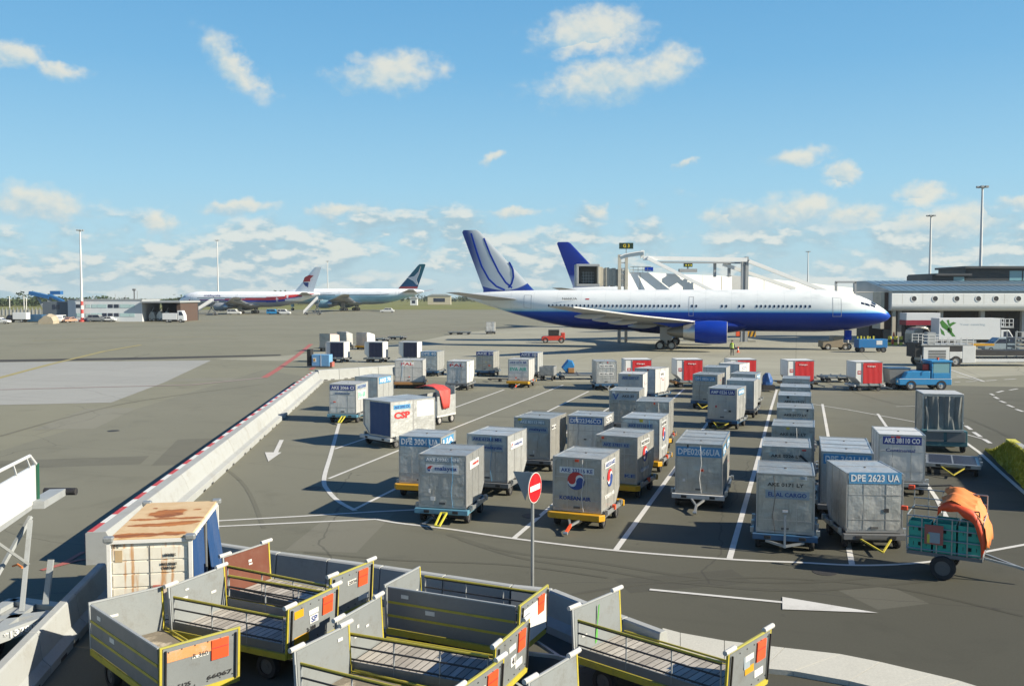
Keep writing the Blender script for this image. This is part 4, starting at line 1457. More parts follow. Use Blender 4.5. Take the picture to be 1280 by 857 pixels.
def baggage_cart(label, corners, near='rail', far='rail', deck=None, back=None, front_marks=True, marks=None, roller=True, parallelogram=True, L=None, Wd=None, direction=None):
    """corners: photo positions of the panel tops: back far, back near, front near, front far"""
    zt = 1.42
    q = [P(px, py, zt) for px, py in corners]
    if len(q) == 4:
        bm_ = (q[0] + q[1]) / 2
        fm = (q[2] + q[3]) / 2
        ax = fm - bm_
        L = ax.length
        W_ = (((q[0] - q[1]).length + (q[3] - q[2]).length) / 2)
        ctr = (bm_ + fm) / 2
    else:                                   # only the back panel is in the picture
        bm_ = (q[0] + q[1]) / 2
        ax = direction.normalized() * L
        W_ = (q[0] - q[1]).length
        ctr = bm_ + ax / 2
    rz = atan2(ax.y, ax.x)
    W_ = Wd or min(max(W_, 1.30), 1.50)
    t = thing('baggage_cart', label, 'baggage cart', (ctr.x, ctr.y, 0), rz, 'open baggage carts at the front')
    hl, hw = L / 2, W_ / 2
    zd = 0.60
    # chassis with a worn yellow edge
    f = MB()
    for s in (-1, 1):
        f.box(-hl, hl, s * hw - 0.03, s * hw + 0.03, zd - 0.115, zd - 0.005, M_YELG)
        f.box(-hl + 0.1, hl - 0.1, s * hw * 0.45 - 0.04, s * hw * 0.45 + 0.04, zd - 0.16, zd - 0.05, M_DARK)
    for s in (-1, 1):
        f.box(s * hl - 0.035, s * hl + 0.035, -hw + 0.031, hw - 0.031, zd - 0.11, zd - 0.008, M_YELG)
    for x in (-hl + 0.55, hl - 0.55):
        f.box(x - 0.05, x + 0.05, -hw + 0.15, hw - 0.15, 0.20, 0.30, M_DARK)
        for s in (-1, 1):
            f.box(x - 0.04, x + 0.04, s * (hw - 0.35) - 0.03, s * (hw - 0.35) + 0.03, 0.28, zd - 0.1, M_DARK)
    f.build('chassis', t)
    d = MB()
    d.box(-hl + 0.04, hl - 0.04, -hw + 0.035, hw - 0.035, zd - 0.02, zd + 0.012, deck or M_PLANK)
    d.build('deck', t)
    for x in (-hl + 0.55, hl - 0.55):
        for s in (-1, 1):
            MB().wheel((x, s * (hw - 0.17), 0.235), 0.235, 0.15, M_TYRE, M_RIMD, axis='y', n=18).build('wheel', t, smooth=True)
    # end panels, slightly splayed
    for s in (-1, 1):
        lean = 0.05 * s
        p = MB()
        x = s * hl
        th = 0.02
        n = 10
        vs = []
        for off in (-th, th):
            vs += [(x + off, -hw + 0.03, zd - 0.01), (x + off, hw - 0.03, zd - 0.01), (x + off + lean, hw - 0.03, zt - 0.02), (x + off + lean, -hw + 0.03, zt - 0.02)]
        p.add(vs, [(3, 2, 1, 0), (4, 5, 6, 7), (0, 1, 5, 4), (1, 2, 6, 5), (2, 3, 7, 6), (3, 0, 4, 7)], (back if s < 0 and back else M_CARTG))
        e = p.build('end_panel', t)
        fr = MB()
        for sy in (-1, 1):
            fr.bar((x, sy * hw, zd - 0.10), (x + lean, sy * hw, zt), 0.038, 0.038, M_YELG if sy * s < 0 or s > 0 else M_STEELP)
            fr.bar((x + s * 0.045, sy * (hw - 0.07), zd - 0.02), (x + s * 0.045 + lean, sy * (hw - 0.07), zt - 0.05), 0.02, 0.03, M_DARK)
        fr.bar((x + lean, -hw - 0.02, zt), (x + lean, hw + 0.02, zt), 0.030, 0.030, M_YELT if s > 0 else M_STEELP)
        if roller:
            fr.tube((x + lean, -hw - 0.10, zt + 0.035), (x + lean, -hw + 0.22, zt + 0.035), 0.042, M_WHITEF, 8)
            fr.tube((x + lean, hw - 0.22, zt + 0.035), (x + lean, hw + 0.10, zt + 0.035), 0.042, M_WHITEF, 8)
        fr.build('panel_frame', e)
        bo = MB()
        for yy in [(-hw + 0.12) + (2 * hw - 0.24) * k / 5 for k in range(6)]:
            for z_ in (zd + 0.06, zt - 0.09):
                xb = x + s * th + lean * (z_ - zd) / (zt - zd)
                bo.tube((xb - s * 0.004, yy, z_), (xb + s * 0.010, yy, z_), 0.012, M_DARK, 6)
        bo.build('bolt_row', e)
        if s > 0 and front_marks:
            def xs(z_):
                return x + th + lean * (z_ - zd) / (zt - zd)
            pm = MB()
            pm.bar((xs(1.00) + 0.012, hw - 0.35, 1.00), (xs(1.33) + 0.012, hw - 0.35, 1.33), 0.30, 0.03, M_ORRED, up=(1, 0, 0))
            pm.bar((xs(1.20) + 0.028, hw - 0.35, 1.19), (xs(1.2) + 0.029, hw - 0.35, 1.205), 0.28, 0.004, M_TXR, up=(1, 0, 0))
            pm.build('document_pouch', e, bevel=0.006)
            plate('right', Vector((xs(1.16) + 0.007, -0.02, 1.16)), 0.28, 0.09, M_STICK, e, 'sticker')
            for (body, yy, z_, w_, h_, m_) in (marks or []):
                if body:
                    lettering(body, 'right', Vector((xs(z_) + 0.012, yy, z_)), w_, h_, m_, e)
                else:
                    plate('right', Vector((xs(z_) + 0.004, yy, z_)), w_, h_, m_, e, 'paint_patch', t=0.006 + 0.03 * h_)
        if s < 0:
            rs = random.Random(int(ctr.x * 100))
            for yy, z_ in [(rs.uniform(-0.45, 0.45), rs.uniform(0.85, 1.3)) for _ in range(rs.choice((1, 2, 3)))]:
                plate('right', Vector((x + th + lean * (z_ - zd) / (zt - zd) + 0.008, yy, z_)), rs.uniform(0.06, 0.16), rs.uniform(0.03, 0.06), M_STICK, e, 'sticker')
    # long sides
    for s, kind in ((-1, near), (1, far)):
        y = s * hw
        if kind == 'rail':
            r = MB()
            z0, z1 = zd + 0.05, zt - 0.20
            for z in (z0 + 0.16, (z0 + z1) / 2 + 0.09, z1):
                r.tube((-hl + 0.08, y, z), (hl - 0.06, y, z), 0.016, M_DARK, 6)
            r.tube((-hl + 0.08, y, z1 + 0.03), (hl - 0.06, y, z1 + 0.03), 0.02, M_YELG, 6)
            for x in (-hl + 0.09, -hl * 0.25, hl * 0.35, hl - 0.07):
                r.tube((x, y, z0), (x, y, z1), 0.014, M_STEELP, 6)
            r.build('side_rail', t)
            k = MB()
            k.box(-hl + 0.06, hl - 0.06, y - 0.012, y + 0.012, zd + 0.014, zd + 0.17, M_CARTD)
            k.build('kick_board', t)
        elif kind == 'closed':
            r = MB()
            r.box(-hl + 0.03, hl - 0.03, y - 0.015, y + 0.015, zd + 0.014, zt - 0.03, M_CARTD)
            r.box(-hl + 0.03, hl - 0.03, y - 0.022, y + 0.022, zt - 0.032, zt - 0.008, M_STEELP)
            for z in (zd + 0.26, zd + 0.52):
                r.box(-hl + 0.035, hl - 0.035, y + s * 0.016 - 0.010, y + s * 0.016 + 0.014, z - 0.022, z + 0.022, M_YELG)
                r.box(-hl + 0.035, hl - 0.035, y - s * 0.016 - 0.010, y - s * 0.016 + 0.010, z - 0.022, z + 0.022, M_YELG)
            so = r.build('side_panel', t)
            plate('front' if s < 0 else 'back', Vector((-hl * 0.7, y + s * 0.019, zd + 0.66)), 0.16, 0.07, M_STICK, so, 'sticker')
            plate('front' if s < 0 else 'back', Vector((-hl * 0.3, y + s * 0.019, zd + 0.42)), 0.2, 0.08, M_STICK, so, 'sticker')
        elif kind == 'low':
            r = MB()
            r.tube((-hl + 0.08, y, zd + 0.06), (hl - 0.06, y, zd + 0.06), 0.02, M_YELG, 6)
            r.build('side_rail', t)
    # drawbar at the front, coupling at the back
    b = MB()
    b.bar((hl, -0.28, 0.42), (hl + 0.55, 0, 0.34), 0.06, 0.06, M_STEELP)
    b.bar((hl, 0.28, 0.42), (hl + 0.55, 0, 0.34), 0.06, 0.06, M_STEELP)
    b.bar((hl + 0.45, 0, 0.34), (hl + 0.95, 0, 0.30), 0.07, 0.07, M_STEELP)
    b.tube((hl + 1.0, 0, 0.25), (hl + 1.0, 0, 0.36), 0.07, M_STEEL, 10)
    b.build('drawbar', t)
    c = MB()
    c.box(-hl - 0.16, -hl - 0.04, -0.07, 0.07, 0.34, 0.46, M_ORRED)
    c.build('coupling', t)
    return t


def num(body, dark=True):
    return [(body, -0.05, 0.74, 0.80, 0.09, M_TXK)]


baggage_cart('open baggage cart with orange banded end panel and yellow striped side by the barrier',
             [(204, 733.5), (113, 754), (202.4, 811), (293, 781)], 'closed', 'low', M_PLY, roller=False,
             marks=[('', -0.05, 1.25, 1.05, 0.17, M_ORBAND), ('DA 5125', -0.38, 0.72, 0.40, 0.07, M_TXK), ('66067', 0.32, 0.72, 0.44, 0.07, M_TXK), ('R 360', -0.02, 1.16, 0.26, 0.07, M_TXK)])
baggage_cart('open rail sided baggage cart between the orange banded cart and the brown panelled one',
             [(280, 707), (214.5, 735), (361, 760), (416, 731)], 'rail', 'rail',
             marks=[('', -0.45, 1.24, 0.26, 0.14, M_YEL), ('', -0.35, 0.74, 0.42, 0.16, M_YEL), ('', 0.0, 1.02, 0.24, 0.14, M_PLW), ('SP', 0.0, 1.02, 0.18, 0.11, M_TXB), ('2-300', -0.08, 0.86, 0.26, 0.08, M_TXK)])
baggage_cart('open baggage cart with a brown inner back panel, farthest behind next to the slim barrier',
             [(333, 677), (285, 697), (412, 721.5), (462, 699.5)], 'rail', 'low', back=M_BROWNP,
             marks=[('', 0.38, 0.74, 0.34, 0.10, M_PLW), ('2036', 0.0, 1.16, 0.26, 0.07, M_TXK)])
baggage_cart('open baggage cart with dark striped side and white end panel by the no entry sign',
             [(528, 708), (482, 732), (648, 756), (679.5, 731)], 'closed', 'rail', roller=False, marks=[('', -0.0, 1.00, 1.20, 0.75, M_PLW)])
baggage_cart('open baggage cart with sunny plank deck just in front of the dark striped cart',
             [(475, 743), (427, 779), (621, 806.5), (652, 773)], 'rail', 'low', marks=[('', 0.05, 0.92, 0.22, 0.16, M_PLW), ('', 0.3, 0.80, 0.3, 0.12, M_PLW), ('41', 0.05, 0.92, 0.14, 0.11, M_TXK)])
baggage_cart('nearest open baggage cart, its plywood deck cut off by the bottom of the picture',
             [(442.6, 777), (365, 818), (573, 857), (620, 825)], 'rail', 'low', deck=M_PLY)
g = baggage_cart('open baggage cart with a green paint streak on its back panel, beside the pale kerb',
                 [(772, 737.5), (722.5, 761.5), (909.5, 818), (956, 782.5)], 'rail', 'low', marks=[('', -0.1, 1.1, 0.2, 0.2, M_PLF), ('', 0.0, 0.95, 0.3, 0.12, M_YEL), ('', 0.35, 0.8, 0.3, 0.12, M_PLW)])
for ch in g.children:
    if ch.name.startswith('end_panel') and min(v.co.x for v in ch.data.vertices) < 0:
        xg = min(v.co.x for v in ch.data.vertices)
        mb = MB()
        pts = [(0.33, 1.33), (0.36, 1.34), (0.335, 1.12), (0.30, 0.98), (0.31, 0.80), (0.28, 0.66), (0.23, 0.64), (0.25, 0.82), (0.285, 1.0)]
        mb.prism([(y - 0.35, z) for y, z in pts], 'x', xg + 0.085, xg + 0.092, M_LIME)
        mb.build('paint_streak', ch)
baggage_cart('open baggage cart showing only its plain back panel, next to the green streaked one',
             [(710, 815), (678, 856)], 'rail', 'low', L=2.85, direction=Vector((2.2, -1.6, 0)))

# ------------------------------------------------------------------ rusty white container with a blue curtain, on its own trailer


def rusty(name, base, roof):
    m, T, b = new_mat(name)
    tc = T.node('ShaderNodeTexCoord')
    x, y, z = T.sep(tc.outputs['Object'])
    n = T.noise(tc.outputs['Object'], 2.6, 6.0, 0.62, 0.4)
    n2 = T.noise(T.vmath('MULTIPLY', tc.outputs['Object'], (0.9, 2.6, 0.6)), 1.15, 4.0, 0.55, 0.35)
    st = T.noise(T.vmath('MULTIPLY', tc.outputs['Object'], (6.0, 6.0, 0.5)), 1.3, 4.0, 0.6)
    if roof:
        c = T.mix(T.ramp(n, 0.35, 0.75), base, (0.50, 0.34, 0.17))
        tot = None
        wx, wy, wz = T.sep(T.vmath('SUBTRACT', T.noise(tc.outputs['Object'], 2.4, 5.0, 0.6, 0.0, 'Color'), (0.5, 0.5, 0.5)))
        for (cx, cy, rx, ry) in ((-0.25, 0.22, 0.55, 0.13), (0.35, 0.26, 0.30, 0.12), (-0.05, 1.05, 0.62, 0.11), (0.45, 1.16, 0.30, 0.10), (-0.35, 1.52, 0.42, 0.05), (0.30, 1.58, 0.45, 0.07), (-0.10, 2.05, 0.34, 0.26), (0.05, 2.3, 0.2, 0.12), (0.48, 2.35, 0.07, 0.06), (-0.45, 2.6, 0.05, 0.05)):
            ux = T.math('DIVIDE', T.math('SUBTRACT', T.math('ADD', x, T.math('MULTIPLY', wx, 0.25)), cx), rx * 1.12)
            uy = T.math('DIVIDE', T.math('SUBTRACT', T.math('ADD', y, T.math('MULTIPLY', wy, 0.34)), cy), ry * 1.35)
            q = T.math('SUBTRACT', 1.0, T.math('SQRT', T.math('ADD', T.math('MULTIPLY', ux, ux), T.math('MULTIPLY', uy, uy))))
            tot = q if tot is None else T.math('MAXIMUM', tot, q)
        tot = T.math('ADD', tot, T.math('MULTIPLY', T.math('SUBTRACT', n, 0.5), 0.9))
        c = T.mix(T.ramp(tot, -0.25, 0.05, 0.0, 0.45), c, (0.40, 0.19, 0.06))
        c = T.mix(T.ramp(tot, 0.0, 0.10), c, T.mix(T.ramp(n2, 0.35, 0.65), (0.21, 0.066, 0.010), (0.42, 0.150, 0.025)))
    else:
        c = T.mix(T.ramp(n, 0.45, 0.75, 0.0, 0.6), base, (0.52, 0.46, 0.34))
        c = T.mix(T.ramp(st, 0.53, 0.68, 0.0, 0.85), c, (0.44, 0.20, 0.05))
        c = T.mix(T.ramp(n2, 0.66, 0.72, 0.0, 0.9), c, (0.22, 0.07, 0.02))
    T.val(b.inputs['Base Color'], c)
    b.inputs['Roughness'].default_value = 0.6
    return m


M_RUSTF = rusty('rust_streaked_white', (0.66, 0.63, 0.54), False)
M_RUSTR = rusty('rusted_cream_roof', (0.56, 0.41, 0.23), True)

fl_, fr_, bl_, br_ = P(137, 673, 2.15), P(237, 671, 2.15), P(185, 629, 2.15), P(270, 626, 2.15)
fm_, bmid = (fl_ + fr_) / 2, (bl_ + br_) / 2
ax = bmid - fm_
rz = atan2(ax.y, ax.x) - pi / 2
t = thing('storage_container', 'rusty white container with orange rust patches on its cream roof and a blue curtain side', 'container', (fm_.x, fm_.y, 0.50), rz)
D_, W_, H_ = ax.length, 1.56, 1.65
mb = MB()
mb.box(-W_ / 2 + 0.02, W_ / 2 - 0.03, 0.03, D_ - 0.03, 0.03, H_ - 0.02, M_RUSTF)
mb.build('body', t)
mb = MB()
nx, ny = 2, 12
mb.box(-W_ / 2, W_ / 2, 0.0, D_, H_ - 0.018, H_ + 0.012, M_RUSTR)
mb.build('roof', t, bevel=0.006)
mb = MB()
for k in range(5):
    z = 0.14 + 0.27 * k
    mb.box(-W_ / 2 + 0.07, W_ / 2 - 0.07, 0.012, 0.032, z, z + 0.235, M_RUSTF)
mb.box(-0.02, 0.0, 0.005, 0.013, 0.1, 1.5, M_SHADOWGAP)
mb.build('front_panel', t)
mb = MB()
for x in (-W_ / 2, W_ / 2):
    for y in (0.0, D_):
        mb.box(x - 0.035, x + 0.035, y - 0.035, y + 0.035, 0.0, H_, M_WHITE)
    mb.box(x - 0.03, x + 0.03, 0.035, D_ - 0.035, 0.0, 0.07, M_WHITE)
    mb.box(x - 0.03, x + 0.03, 0.035, D_ - 0.035, H_ - 0.10, H_ - 0.025, M_WHITE)
for y in (0.0, D_):
    mb.box(-W_ / 2 + 0.035, W_ / 2 - 0.035, y - 0.03, y + 0.03, 0.0, 0.07, M_WHITE)
    mb.box(-W_ / 2 + 0.035, W_ / 2 - 0.035, y - 0.03, y + 0.03, H_ - 0.09, H_ - 0.02, M_WHITE)
mb.build('edge_frame', t)
mb = MB()
for x in (-W_ / 2, W_ / 2):
    for y in (0.0, D_):
        mb.cbox((x, y, H_ + 0.0), (0.20, 0.15, 0.12), M_STEEL)
mb.build('corner_casting', t, bevel=0.03)
for y0, y1 in ((0.08, D_ * 0.40), (D_ * 0.56, D_ - 0.06)):
    cm = MB()
    n = 26
    rows = [0.02, 0.5, 1.0, H_ - 0.08]
    vs, m_ = [], n + 1
    for z in rows:
        for i in range(m_):
            f_ = 1.0 + (0.25 if y0 > 1 and z < 0.7 else 0.0) * (0.7 - z)
            vs.append((W_ / 2 + 0.02 + (0.03 * sin(i * 1.25) + 0.02 * sin(i * 2.7 + z * 2)) * f_ + (0.10 * (1 - z) if y0 > 1 else 0), y0 + (y1 - y0) * i / n, z))
    cm.add(vs, [(k * m_ + i, k * m_ + i + 1, (k + 1) * m_ + i + 1, (k + 1) * m_ + i) for k in range(3) for i in range(n)], M_CURTB)
    cm.build('curtain', t, smooth=True)
mb = MB()
mb.box(W_ / 2 - 0.02, W_ / 2 + 0.03, D_ * 0.42, D_ * 0.54, 0.07, H_ - 0.11, M_DARK)
mb.box(W_ / 2 + 0.03, W_ / 2 + 0.05, D_ * 0.46, D_ * 0.49, 0.07, H_ - 0.11, M_STEEL)
mb.build('door_post', t)
mb = MB()
mb.cbox((0.12, -0.02, 0.50), (0.10, 0.10, 0.18), M_LINER)
mb.cbox((0.12, -0.04, 0.66), (0.14, 0.06, 0.08), M_LINER)
mb.tube((-0.52, 0.0, 0.30), (-0.52, -0.02, 0.30), 0.06, M_TXK, 12)
mb.build('latch', t)
for (bx, x, z, w_, h_) in (('UNIT 41', -0.62, 1.52, 0.16, 0.05), ('LOAD 1500 KG', 0.38, 1.30, 0.22, 0.06), ('MAX GROSS', 0.36, 1.12, 0.30, 0.05), ('TARE 310', 0.36, 1.04, 0.26, 0.05)):
    lettering(bx, 'front', Vector((x, -0.006, z)), w_, h_, M_TXK, t)
plate('front', Vector((-0.60, 0.008, 1.30)), 0.14, 0.24, paint('tan_label', (0.50, 0.36, 0.20), 0.6, dirt=0.3), t, 'label_patch')
dolly('trailer hidden under the rusty white container', Vector((fm_.x, fm_.y, 0)), rz, 'white', 'none', D_)

# ------------------------------------------------------------------ no entry sign
base = P(665.5, 747)
t = thing('road_sign', 'round red no entry sign with white bar on a thin grey post', 'road sign', (base.x, base.y, 0), 0)
mb = MB()
mb.tube((0, 0, 0), (0, 0, 2.92), 0.038, M_STEEL, 12)
mb.tube((0, 0, 0), (0, 0, 0.06), 0.11, M_STEEL, 12)
mb.build('post', t, smooth=True)
a_ = radians(63)
nrm = Vector((sin(a_) * 1, -cos(a_), 0))           # the way the disc faces
rot = Matrix.Rotation(a_, 4, 'Z') @ Matrix.Rotation(pi / 2, 4, 'X')
c0 = Vector((0, 0, 2.58)) + nrm * 0.055


def disc_pts(r, n=36):
    return [(r * cos(2 * pi * i / n), r * sin(2 * pi * i / n)) for i in range(n)]


mb = MB()
Mt = Matrix.Translation(c0) @ rot
mb.prism(disc_pts(0.355), 'z', -0.012, 0.006, M_STEEL, Mt)
mb.prism(disc_pts(0.350), 'z', 0.0065, 0.010, M_WHITE, Mt)
mb.prism(disc_pts(0.335), 'z', 0.0105, 0.014, paint('sign_red', (0.60, 0.012, 0.018), 0.35, dirt=0.1), Mt)
mb.prism([(-0.26, -0.062), (0.26, -0.062), (0.26, 0.062), (-0.26, 0.062)], 'z', 0.0145, 0.017, M_TXW, Mt)
mb.build('sign_disc', t)
a2 = radians(-150)
Mt = Matrix.Translation(Vector((-0.05, 0.05, 2.68))) @ Matrix.Rotation(radians(160), 4, 'Z') @ Matrix.Rotation(pi / 2, 4, 'X')
mb = MB()
mb.prism([(-0.05, 0.24), (0.42, 0.24), (0.12, -0.42)], 'z', -0.008, 0.006, M_STEELP, Mt)
mb.prism([(-0.05, 0.235), (0.415, 0.235), (0.12, -0.41)], 'z', 0.0065, 0.012, M_GREYF, Mt)
mb.build('warning_triangle', t)
mb = MB()
for z in (2.45, 2.72):
    mb.cbox((0, 0, z), (0.10, 0.10, 0.04), M_STEEL)
mb.build('clamp', t)


# ------------------------------------------------------------------ cart with green crates and an orange cover
g0 = P(1172, 716)
rz = heading(640) + radians(-4)
t = thing('crate_cart', 'cart of green crates in a grey cage with its orange cover thrown back', 'baggage cart', (0, 0, 0), 0)
rz = radians(-31)
px = P(1178, 724) - Matrix.Rotation(rz, 3, 'Z') @ Vector((-0.02, -0.60, 0))
t.location = (px.x, px.y, 0)
t.rotation_euler = (0, 0, rz)
CL, CWd = 1.7, 1.25
mb = MB()
mb.box(-CL / 2, CL / 2, -CWd / 2, CWd / 2, 0.55, 0.64, M_GREYF)
mb.box(-CL / 2 + 0.2, CL / 2, -0.05, 0.05, 0.46, 0.55, M_DARK)
mb.box(-0.07, 0.03, -CWd / 2 + 0.05, CWd / 2 - 0.05, 0.25, 0.33, M_DARK)
mb.bar((-0.02, -0.45, 0.30), (-0.02, -0.45, 0.56), 0.07, 0.07, M_DARK)
mb.bar((-0.02, 0.45, 0.30), (-0.02, 0.45, 0.56), 0.07, 0.07, M_DARK)
mb.build('chassis', t)
for y in (-CWd / 2 + 0.02, CWd / 2 - 0.02):
    w = MB().wheel((-0.02, y, 0.30), 0.30, 0.17, M_TYRE, M_RIMD, 'y', 20).build('wheel', t, smooth=True)
mb = MB()
mb.bar((CL / 2, -0.2, 0.56), (CL / 2 + 0.75, 0, 0.40), 0.06, 0.05, M_STEEL)
mb.bar((CL / 2, 0.2, 0.56), (CL / 2 + 0.75, 0, 0.40), 0.06, 0.05, M_STEEL)
mb.bar((CL / 2 + 0.7, 0, 0.41), (CL / 2 + 1.15, 0, 0.30), 0.06, 0.06, M_STEEL)
mb.build('drawbar', t)
mb = MB()
r_ = 0.016
for y in (-CWd / 2, CWd / 2):
    top_ = 1.52 if y < 0 else 1.95
    for x in [-CL / 2 + CL * k / 5 for k in range(6)]:
        mb.tube((x, y, 0.64), (x, y, top_ if not (y > 0 and k == 5) else 1.9), r_, M_STEEL, 6)
    for z in (0.70, 0.98, 1.25, 1.52):
        mb.tube((-CL / 2, y, z), (CL / 2, y, z), r_, M_STEEL, 6)
    if y > 0:
        mb.tube((-CL / 2, y, 1.95), (CL / 2, y, 1.95), r_, M_STEEL, 6)
        mb.tube((-CL / 2, y, 1.72), (CL / 2, y, 1.72), r_, M_STEEL, 6)
for x in (-CL / 2, CL / 2):
    for z in (0.70, 1.25, 1.52):
        mb.tube((x, -CWd / 2, z), (x, CWd / 2, z), r_, M_STEEL, 6)
mb.build('cage', t)
mb = MB()
mb.cbox((-CL / 2 + 0.62, -CWd / 2 - 0.03, 1.10), (0.42, 0.03, 0.48), M_LINER)
mb.cbox((-CL / 2 + 0.63, -CWd / 2 - 0.048, 1.03), (0.26, 0.012, 0.26), M_PLF)
mb.cbox((-CL / 2 + 0.50, -CWd / 2 - 0.050, 1.0), (0.06, 0.012, 0.22), M_YELY)
mb.build('sign_board', t)
# cover: a curved sheet over bows, thrown back over the drawbar end
mb = MB()
n, m_ = 12, 17
rc = random.Random(9)
rows = []
prof = [(-0.12, 1.92), (0.02, 2.02), (0.16, 2.06), (0.31, 2.03), (0.46, 1.97), (0.62, 1.90), (0.80, 1.84), (0.92, 1.66), (1.00, 1.46), (1.07, 1.28), (1.11, 1.10), (1.13, 0.95), (1.14, 0.78)]
prof = [(-0.10 + (x + 0.12) * 0.84, z + (0.14 if z < 1.5 else 0.06)) for x, z in prof]
for j in range(m_):
    y = -CWd / 2 - 0.05 + (CWd + 0.1) * j / (m_ - 1)
    s_ = (j / (m_ - 1))
    rows.append([(px_ + 0.035 * sin(j * 1.1 + k * 0.8) + rc.uniform(-.022, .022) - 0.04 * (1 - s_), y + rc.uniform(-.012, .012), pz_ - 0.16 * (1 - s_) * (1 - k / 12) + 0.03 * sin(j * 1.3 + k * 0.9) + rc.uniform(-.024, .024) - 0.07 * sin(pi * s_)) for k, (px_, pz_) in enumerate(prof)])
vs = [p for r in rows for p in r]
K = len(prof)
mb.add(vs, [(j * K + k, j * K + k + 1, (j + 1) * K + k + 1, (j + 1) * K + k) for j in range(m_ - 1) for k in range(K - 1)], M_ORANGE)
o = mb.build('cover', t, smooth=True)
so = o.modifiers.new('thickness', 'SOLIDIFY')
so.thickness = 0.006
mb = MB()
yn = -CWd / 2 - 0.05
low = [(px_ - 0.05, pz_ - 0.17 * (1 - k / 12)) for k, (px_, pz_) in enumerate(prof)]
vs = [(x, yn, z) for x, z in low] + [(x * 0.93 - 0.02, yn - 0.04, z - 0.22 + 0.05 * sin(k * 2)) for k, (x, z) in enumerate(low)]
mb.add(vs, [(k, k + 1, K + k + 1, K + k) for k in range(K - 1)], M_ORRED)
fl2 = mb.build('cover_flap', t, smooth=True)
fl2.modifiers.new('thickness', 'SOLIDIFY').thickness = 0.012
for y in (-CWd / 2, CWd / 2):
    zt_ = 1.70 if y < 0 else 2.0
    mb = MB()
    mb.path([(CL / 2 - 0.06, y, 1.45), (CL / 2 - 0.10, y, 1.78), (0.0, y, zt_ + (0.02 if y < 0 else 0.12)), (-CL / 2 - 0.05, y, zt_)], 0.017, M_DARK, 6)
    bw = mb.build('cover_bow', t)
    MB().cbox((-CL / 2 - 0.07, y, zt_ - 0.02), (0.16, 0.10, 0.11), M_ORRED).build('bow_end', bw, bevel=0.02)
# crates: separate things standing in the cage
M_CRATE = paint('green_crate_plastic', (0.03, 0.40, 0.30), 0.45, dirt=0.3, scale=5, dirtcol=(0.01, 0.12, 0.09))


def crate_mesh(w, d, h):
    mb = MB()
    th = 0.02
    mb.box(-w / 2, w / 2, -d / 2, d / 2, 0, th, M_CRATE)
    for s in (-1, 1):
        for z0, z1 in ((th, h * 0.35), (h * 0.62, h)):
            mb.box(-w / 2, w / 2, s * (d / 2 - th / 2) - th / 2, s * (d / 2 - th / 2) + th / 2, z0, z1, M_CRATE)
            mb.box(s * (w / 2 - th / 2) - th / 2, s * (w / 2 - th / 2) + th / 2, -d / 2 + th, d / 2 - th, z0, z1, M_CRATE)
        for x in (-w / 2 + 0.05, w / 2 - 0.05, 0.09, -0.09):
            mb.box(x - 0.05, x + 0.05, s * (d / 2 - th / 2) - th / 2 + 0.001, s * (d / 2 - th / 2) + th / 2 - 0.001, h * 0.35, h * 0.62, M_CRATE)
    mb.box(-w / 2 + 0.021, w / 2 - 0.021, -d / 2 + 0.05, d / 2 - 0.05, th, h * 0.55, M_DARK)
    o = mb.build('tmp')
    me = o.data
    bpy.data.objects.remove(o)
    return me


cme = crate_mesh(0.51, 0.40, 0.36)
Rm = Matrix.Translation(t.location) @ Matrix.Rotation(rz, 4, 'Z')
names = {(0, 0): 'bottom row, behind the red board', (1, 0): 'bottom row, middle', (2, 0): 'bottom row, under the orange flap', (0, 1): 'upper row, behind the red board', (1, 1): 'upper row, middle', (2, 1): 'upper row, under the orange flap'}
for jx in range(3):
    for jz in range(2):
        for jy in range(2):
            if jz == 1 and jy == 1 and jx == 0:
                continue
            p = Rm @ Vector((-0.555 + 0.555 * jx, -0.38 + 0.48 * jy, 0.645 + 0.372 * jz))
            o = bpy.data.objects.new('crate', cme)
            COL.objects.link(o)
            o.location = p
            o.rotation_euler = (0, 0, rz + 0.02 * (jx - jz))
            tag(o, 'green plastic crate in the cage cart, %s%s' % (names[(jx, jz)], ', back line' if jy else ''), 'crate', 'green crates in the cage cart')

# ------------------------------------------------------------------ empty roller dolly in front of the grass bank
at = P(1197, 597)
dolly('empty roller dolly with a tilted triangular drawbar beside the grass bank', Vector((at.x, at.y + 0.4, 0)), radians(-24), 'steel', 'triangle', 2.0, width=1.9)

# ------------------------------------------------------------------ tall grey box with a plastic curtain on a teal cart
at = P(1181, 566)
M_PLAST = paint('grey_plastic_sheet', (0.17, 0.18, 0.175), 0.35, dirt=0.6, scale=1.6, bump=0.6, dirtcol=(0.30, 0.31, 0.30))
M_TEAL = paint('teal_frame', (0.05, 0.15, 0.17), 0.5, dirt=0.4, scale=4)
rz = heading(900)
t = thing('equipment_cart', 'dark teal cart with two grey front lids carrying the tall curtained box', 'cart', (at.x, at.y, 0), rz)
mb = MB()
mb.box(-0.92, 0.92, 0.0, 2.3, 0.30, 0.52, M_TEAL)
mb.box(-0.92, 0.92, 0.02, 0.55, 0.52, 0.98, M_TEAL)
mb.build('body', t, bevel=0.015)
for x in (-0.45, 0.45):
    MB().box(x - 0.38, x + 0.38, -0.02, 0.016, 0.50, 0.92, M_GREYF).build('lid', t, bevel=0.008)
for x in (-0.8, 0.8):
    for y in (0.35, 1.9):
        MB().wheel((x, y, 0.25), 0.25, 0.16, M_TYRE, M_RIMD, 'x', 14).build('wheel', t, smooth=True)
mb = MB()
mb.bar((-0.75, -0.02, 0.98), (0.75, -0.02, 1.0), 0.10, 0.08, M_STEELP)
mb.build('hand_rail', t)
t2 = thing('curtained_box', 'tall grey cargo box with a creased plastic sheet over its open front', 'cargo container', (at.x - sin(rz) * 0.55, at.y + cos(rz) * 0.55, 0.525), rz)
